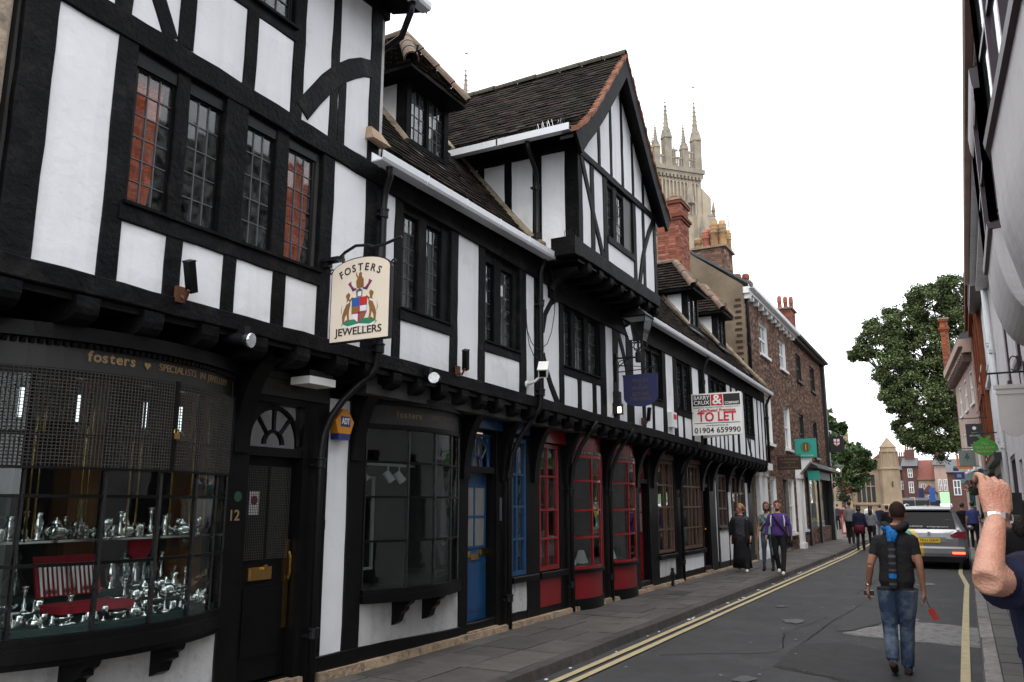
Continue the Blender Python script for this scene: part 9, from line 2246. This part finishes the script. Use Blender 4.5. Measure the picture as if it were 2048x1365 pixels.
y = 3.10; i = 0
while y < 4.95:                                   # front step: small pieces
    ware(kinds1[i % 12], on_bow(y, .10 + rnd(0, .06)), y, .931, "on the front step of the window display", rnd(.65, 1.0)); y += rnd(.05, .075); i += 1
kinds2 = ["goblet", "teapot", "vase", "bowl", "candlestick", "mug", "teapot", "goblet"]
y = 3.12; i = 0
while y < 4.9:                                   # middle step
    if not 3.55 < y < 4.05: ware(kinds2[i % 8], on_bow(y, .33 + rnd(-.03, .03)), y, 1.001, "on the middle step of the window display", rnd(.95, 1.2)); 
    y += rnd(.075, .10); i += 1
for y, kd, s_ in ((3.25, "decanter", 1.0), (3.5, "decanter", 1.15), (4.2, "vase", 1.25), (4.32, "decanter", 1.05), (4.45, "candlestick", 1.25), (4.55, "decanter", .95), (4.66, "vase", 1.2), (4.78, "candlestick", 1.3), (4.86, "candlestick", 1.2)):
    ware(kd, on_bow(y, .56), y, 1.091, "on the rear step of the window display", s_)
i = 0
for y in (3.06, 3.16, 3.26, 3.38, 3.50, 3.62, 3.74, 3.86, 3.96, 4.06, 4.16, 4.28, 4.4, 4.52, 4.62, 4.72, 4.82, 4.9):
    ware(["candlestick", "teapot", "mug", "candlestick", "vase", "teapot", "decanter", "bowl", "goblet"][i % 9], -5.55 + rnd(-.08, .08), y, 1.476, "on the glass shelf of the window display", rnd(.95, 1.2)); i += 1
y = 3.06; i = 0
while y < 4.92:
    ware(["goblet", "cruet", "mug", "vase", "cruet", "bowl", "candlestick"][i % 7], -5.70 + rnd(-.05, .04), y, 1.476, "at the back of the glass shelf", rnd(.8, 1.15)); y += rnd(.09, .14); i += 1
for y, kd, s_ in ((3.12, "vase", 1.1), (3.38, "candlestick", 1.3), (4.12, "candlestick", 1.2), (4.26, "goblet", 1.3), (4.39, "vase", 1.3), (4.5, "vase", 1.1), (4.61, "candlestick", 1.3), (4.72, "decanter", 1.1)):
    ware(kd, on_bow(y, .63), y, 1.091, "at the very back of the window display", s_)
# red velvet canteen of cutlery
cc = thing("cutlery_canteen", "open red velvet case of upright silver knives in the jeweller's window", "cutlery case", (-5.62, 3.8, 1.0))
part("lid", MB().hexa([(-5.60, 3.55, 1.09), (-5.58, 3.55, 1.09), (-5.58, 4.03, 1.09), (-5.60, 4.03, 1.09), (-5.68, 3.55, 1.36), (-5.66, 3.55, 1.36), (-5.66, 4.03, 1.36), (-5.68, 4.03, 1.36)]), REDVEL, cc)
part("tray", MB().box(-5.58, -5.30, 3.55, 4.1, 1.0, 1.05), REDVEL, cc)
for k in range(13):
    y = 3.58 + k * .034
    part("knife", MB().hexa([(-5.575, y - .007, 1.10), (-5.570, y - .007, 1.10), (-5.570, y + .007, 1.10), (-5.575, y + .007, 1.10), (-5.635, y - .01, 1.31), (-5.63, y - .01, 1.31), (-5.63, y + .01, 1.31), (-5.635, y + .01, 1.31)]), SILVER if k % 4 else WHITE, cc)
cl2 = thing("mantel_clock", "round red rimmed dial clock among the silver on the jeweller's display", "clock", (-5.62, 4.32, 1.2))
part("rim", MB().lathe([(.075, 0), (.10, .0), (.10, .02), (.075, .02)], 22, (-5.60, 4.33, 1.40), 'x'), REDVEL, cl2)
part("dial", MB().lathe([(0, 0), (.078, 0), (.078, .006), (0, .007)], 22, (-5.602, 4.33, 1.40), 'x'), PW, cl2)
for y, z in ((3.16, 1.02), (3.34, .96)):
    solo("price_card", MB().hexa([(on_bow(y, .2), y - .03, z), (on_bow(y, .2) + .004, y - .03, z), (on_bow(y, .2) + .004, y + .03, z), (on_bow(y, .2), y + .03, z), (on_bow(y, .2) - .02, y - .03, z + .07), (on_bow(y, .2) - .016, y - .03, z + .07), (on_bow(y, .2) - .016, y + .03, z + .07), (on_bow(y, .2) - .02, y + .03, z + .07)]), TB, "small white display card propped in the jeweller's window", "card", "white display cards")
pk = thing("table_lamp", "brass lamp with round shade inside the jeweller's shop", "lamp", (-6.3, 3.3, 1.6))
part("shade", MB().ball((-6.3, 3.28, 1.95), (.07, .09, .06), 12, 8), BRASS, pk, smooth=True); part("stem", MB().tube([(-6.3, 3.28, 1.2), (-6.3, 3.28, 1.95)], .012, 6), BRASS, pk)
wb = thing("shop_shelving", "pale framed wall cabinet inside the jeweller's shop", "cabinet", (-7.3, 3.6, .8))
part("carcass", MB().box(-7.4, -7.35, 2.8, 4.2, .8, 2.4).box(-7.35, -7.1, 2.8, 2.84, .8, 2.4).box(-7.35, -7.1, 3.48, 3.52, .8, 2.4).box(-7.35, -7.1, 4.16, 4.2, .8, 2.4), FR, wb)
for z in (1.2, 1.6, 2.0, 2.38): part("shelf", MB().box(-7.35, -7.1, 2.84, 4.16, z, z + .02), FR, wb)
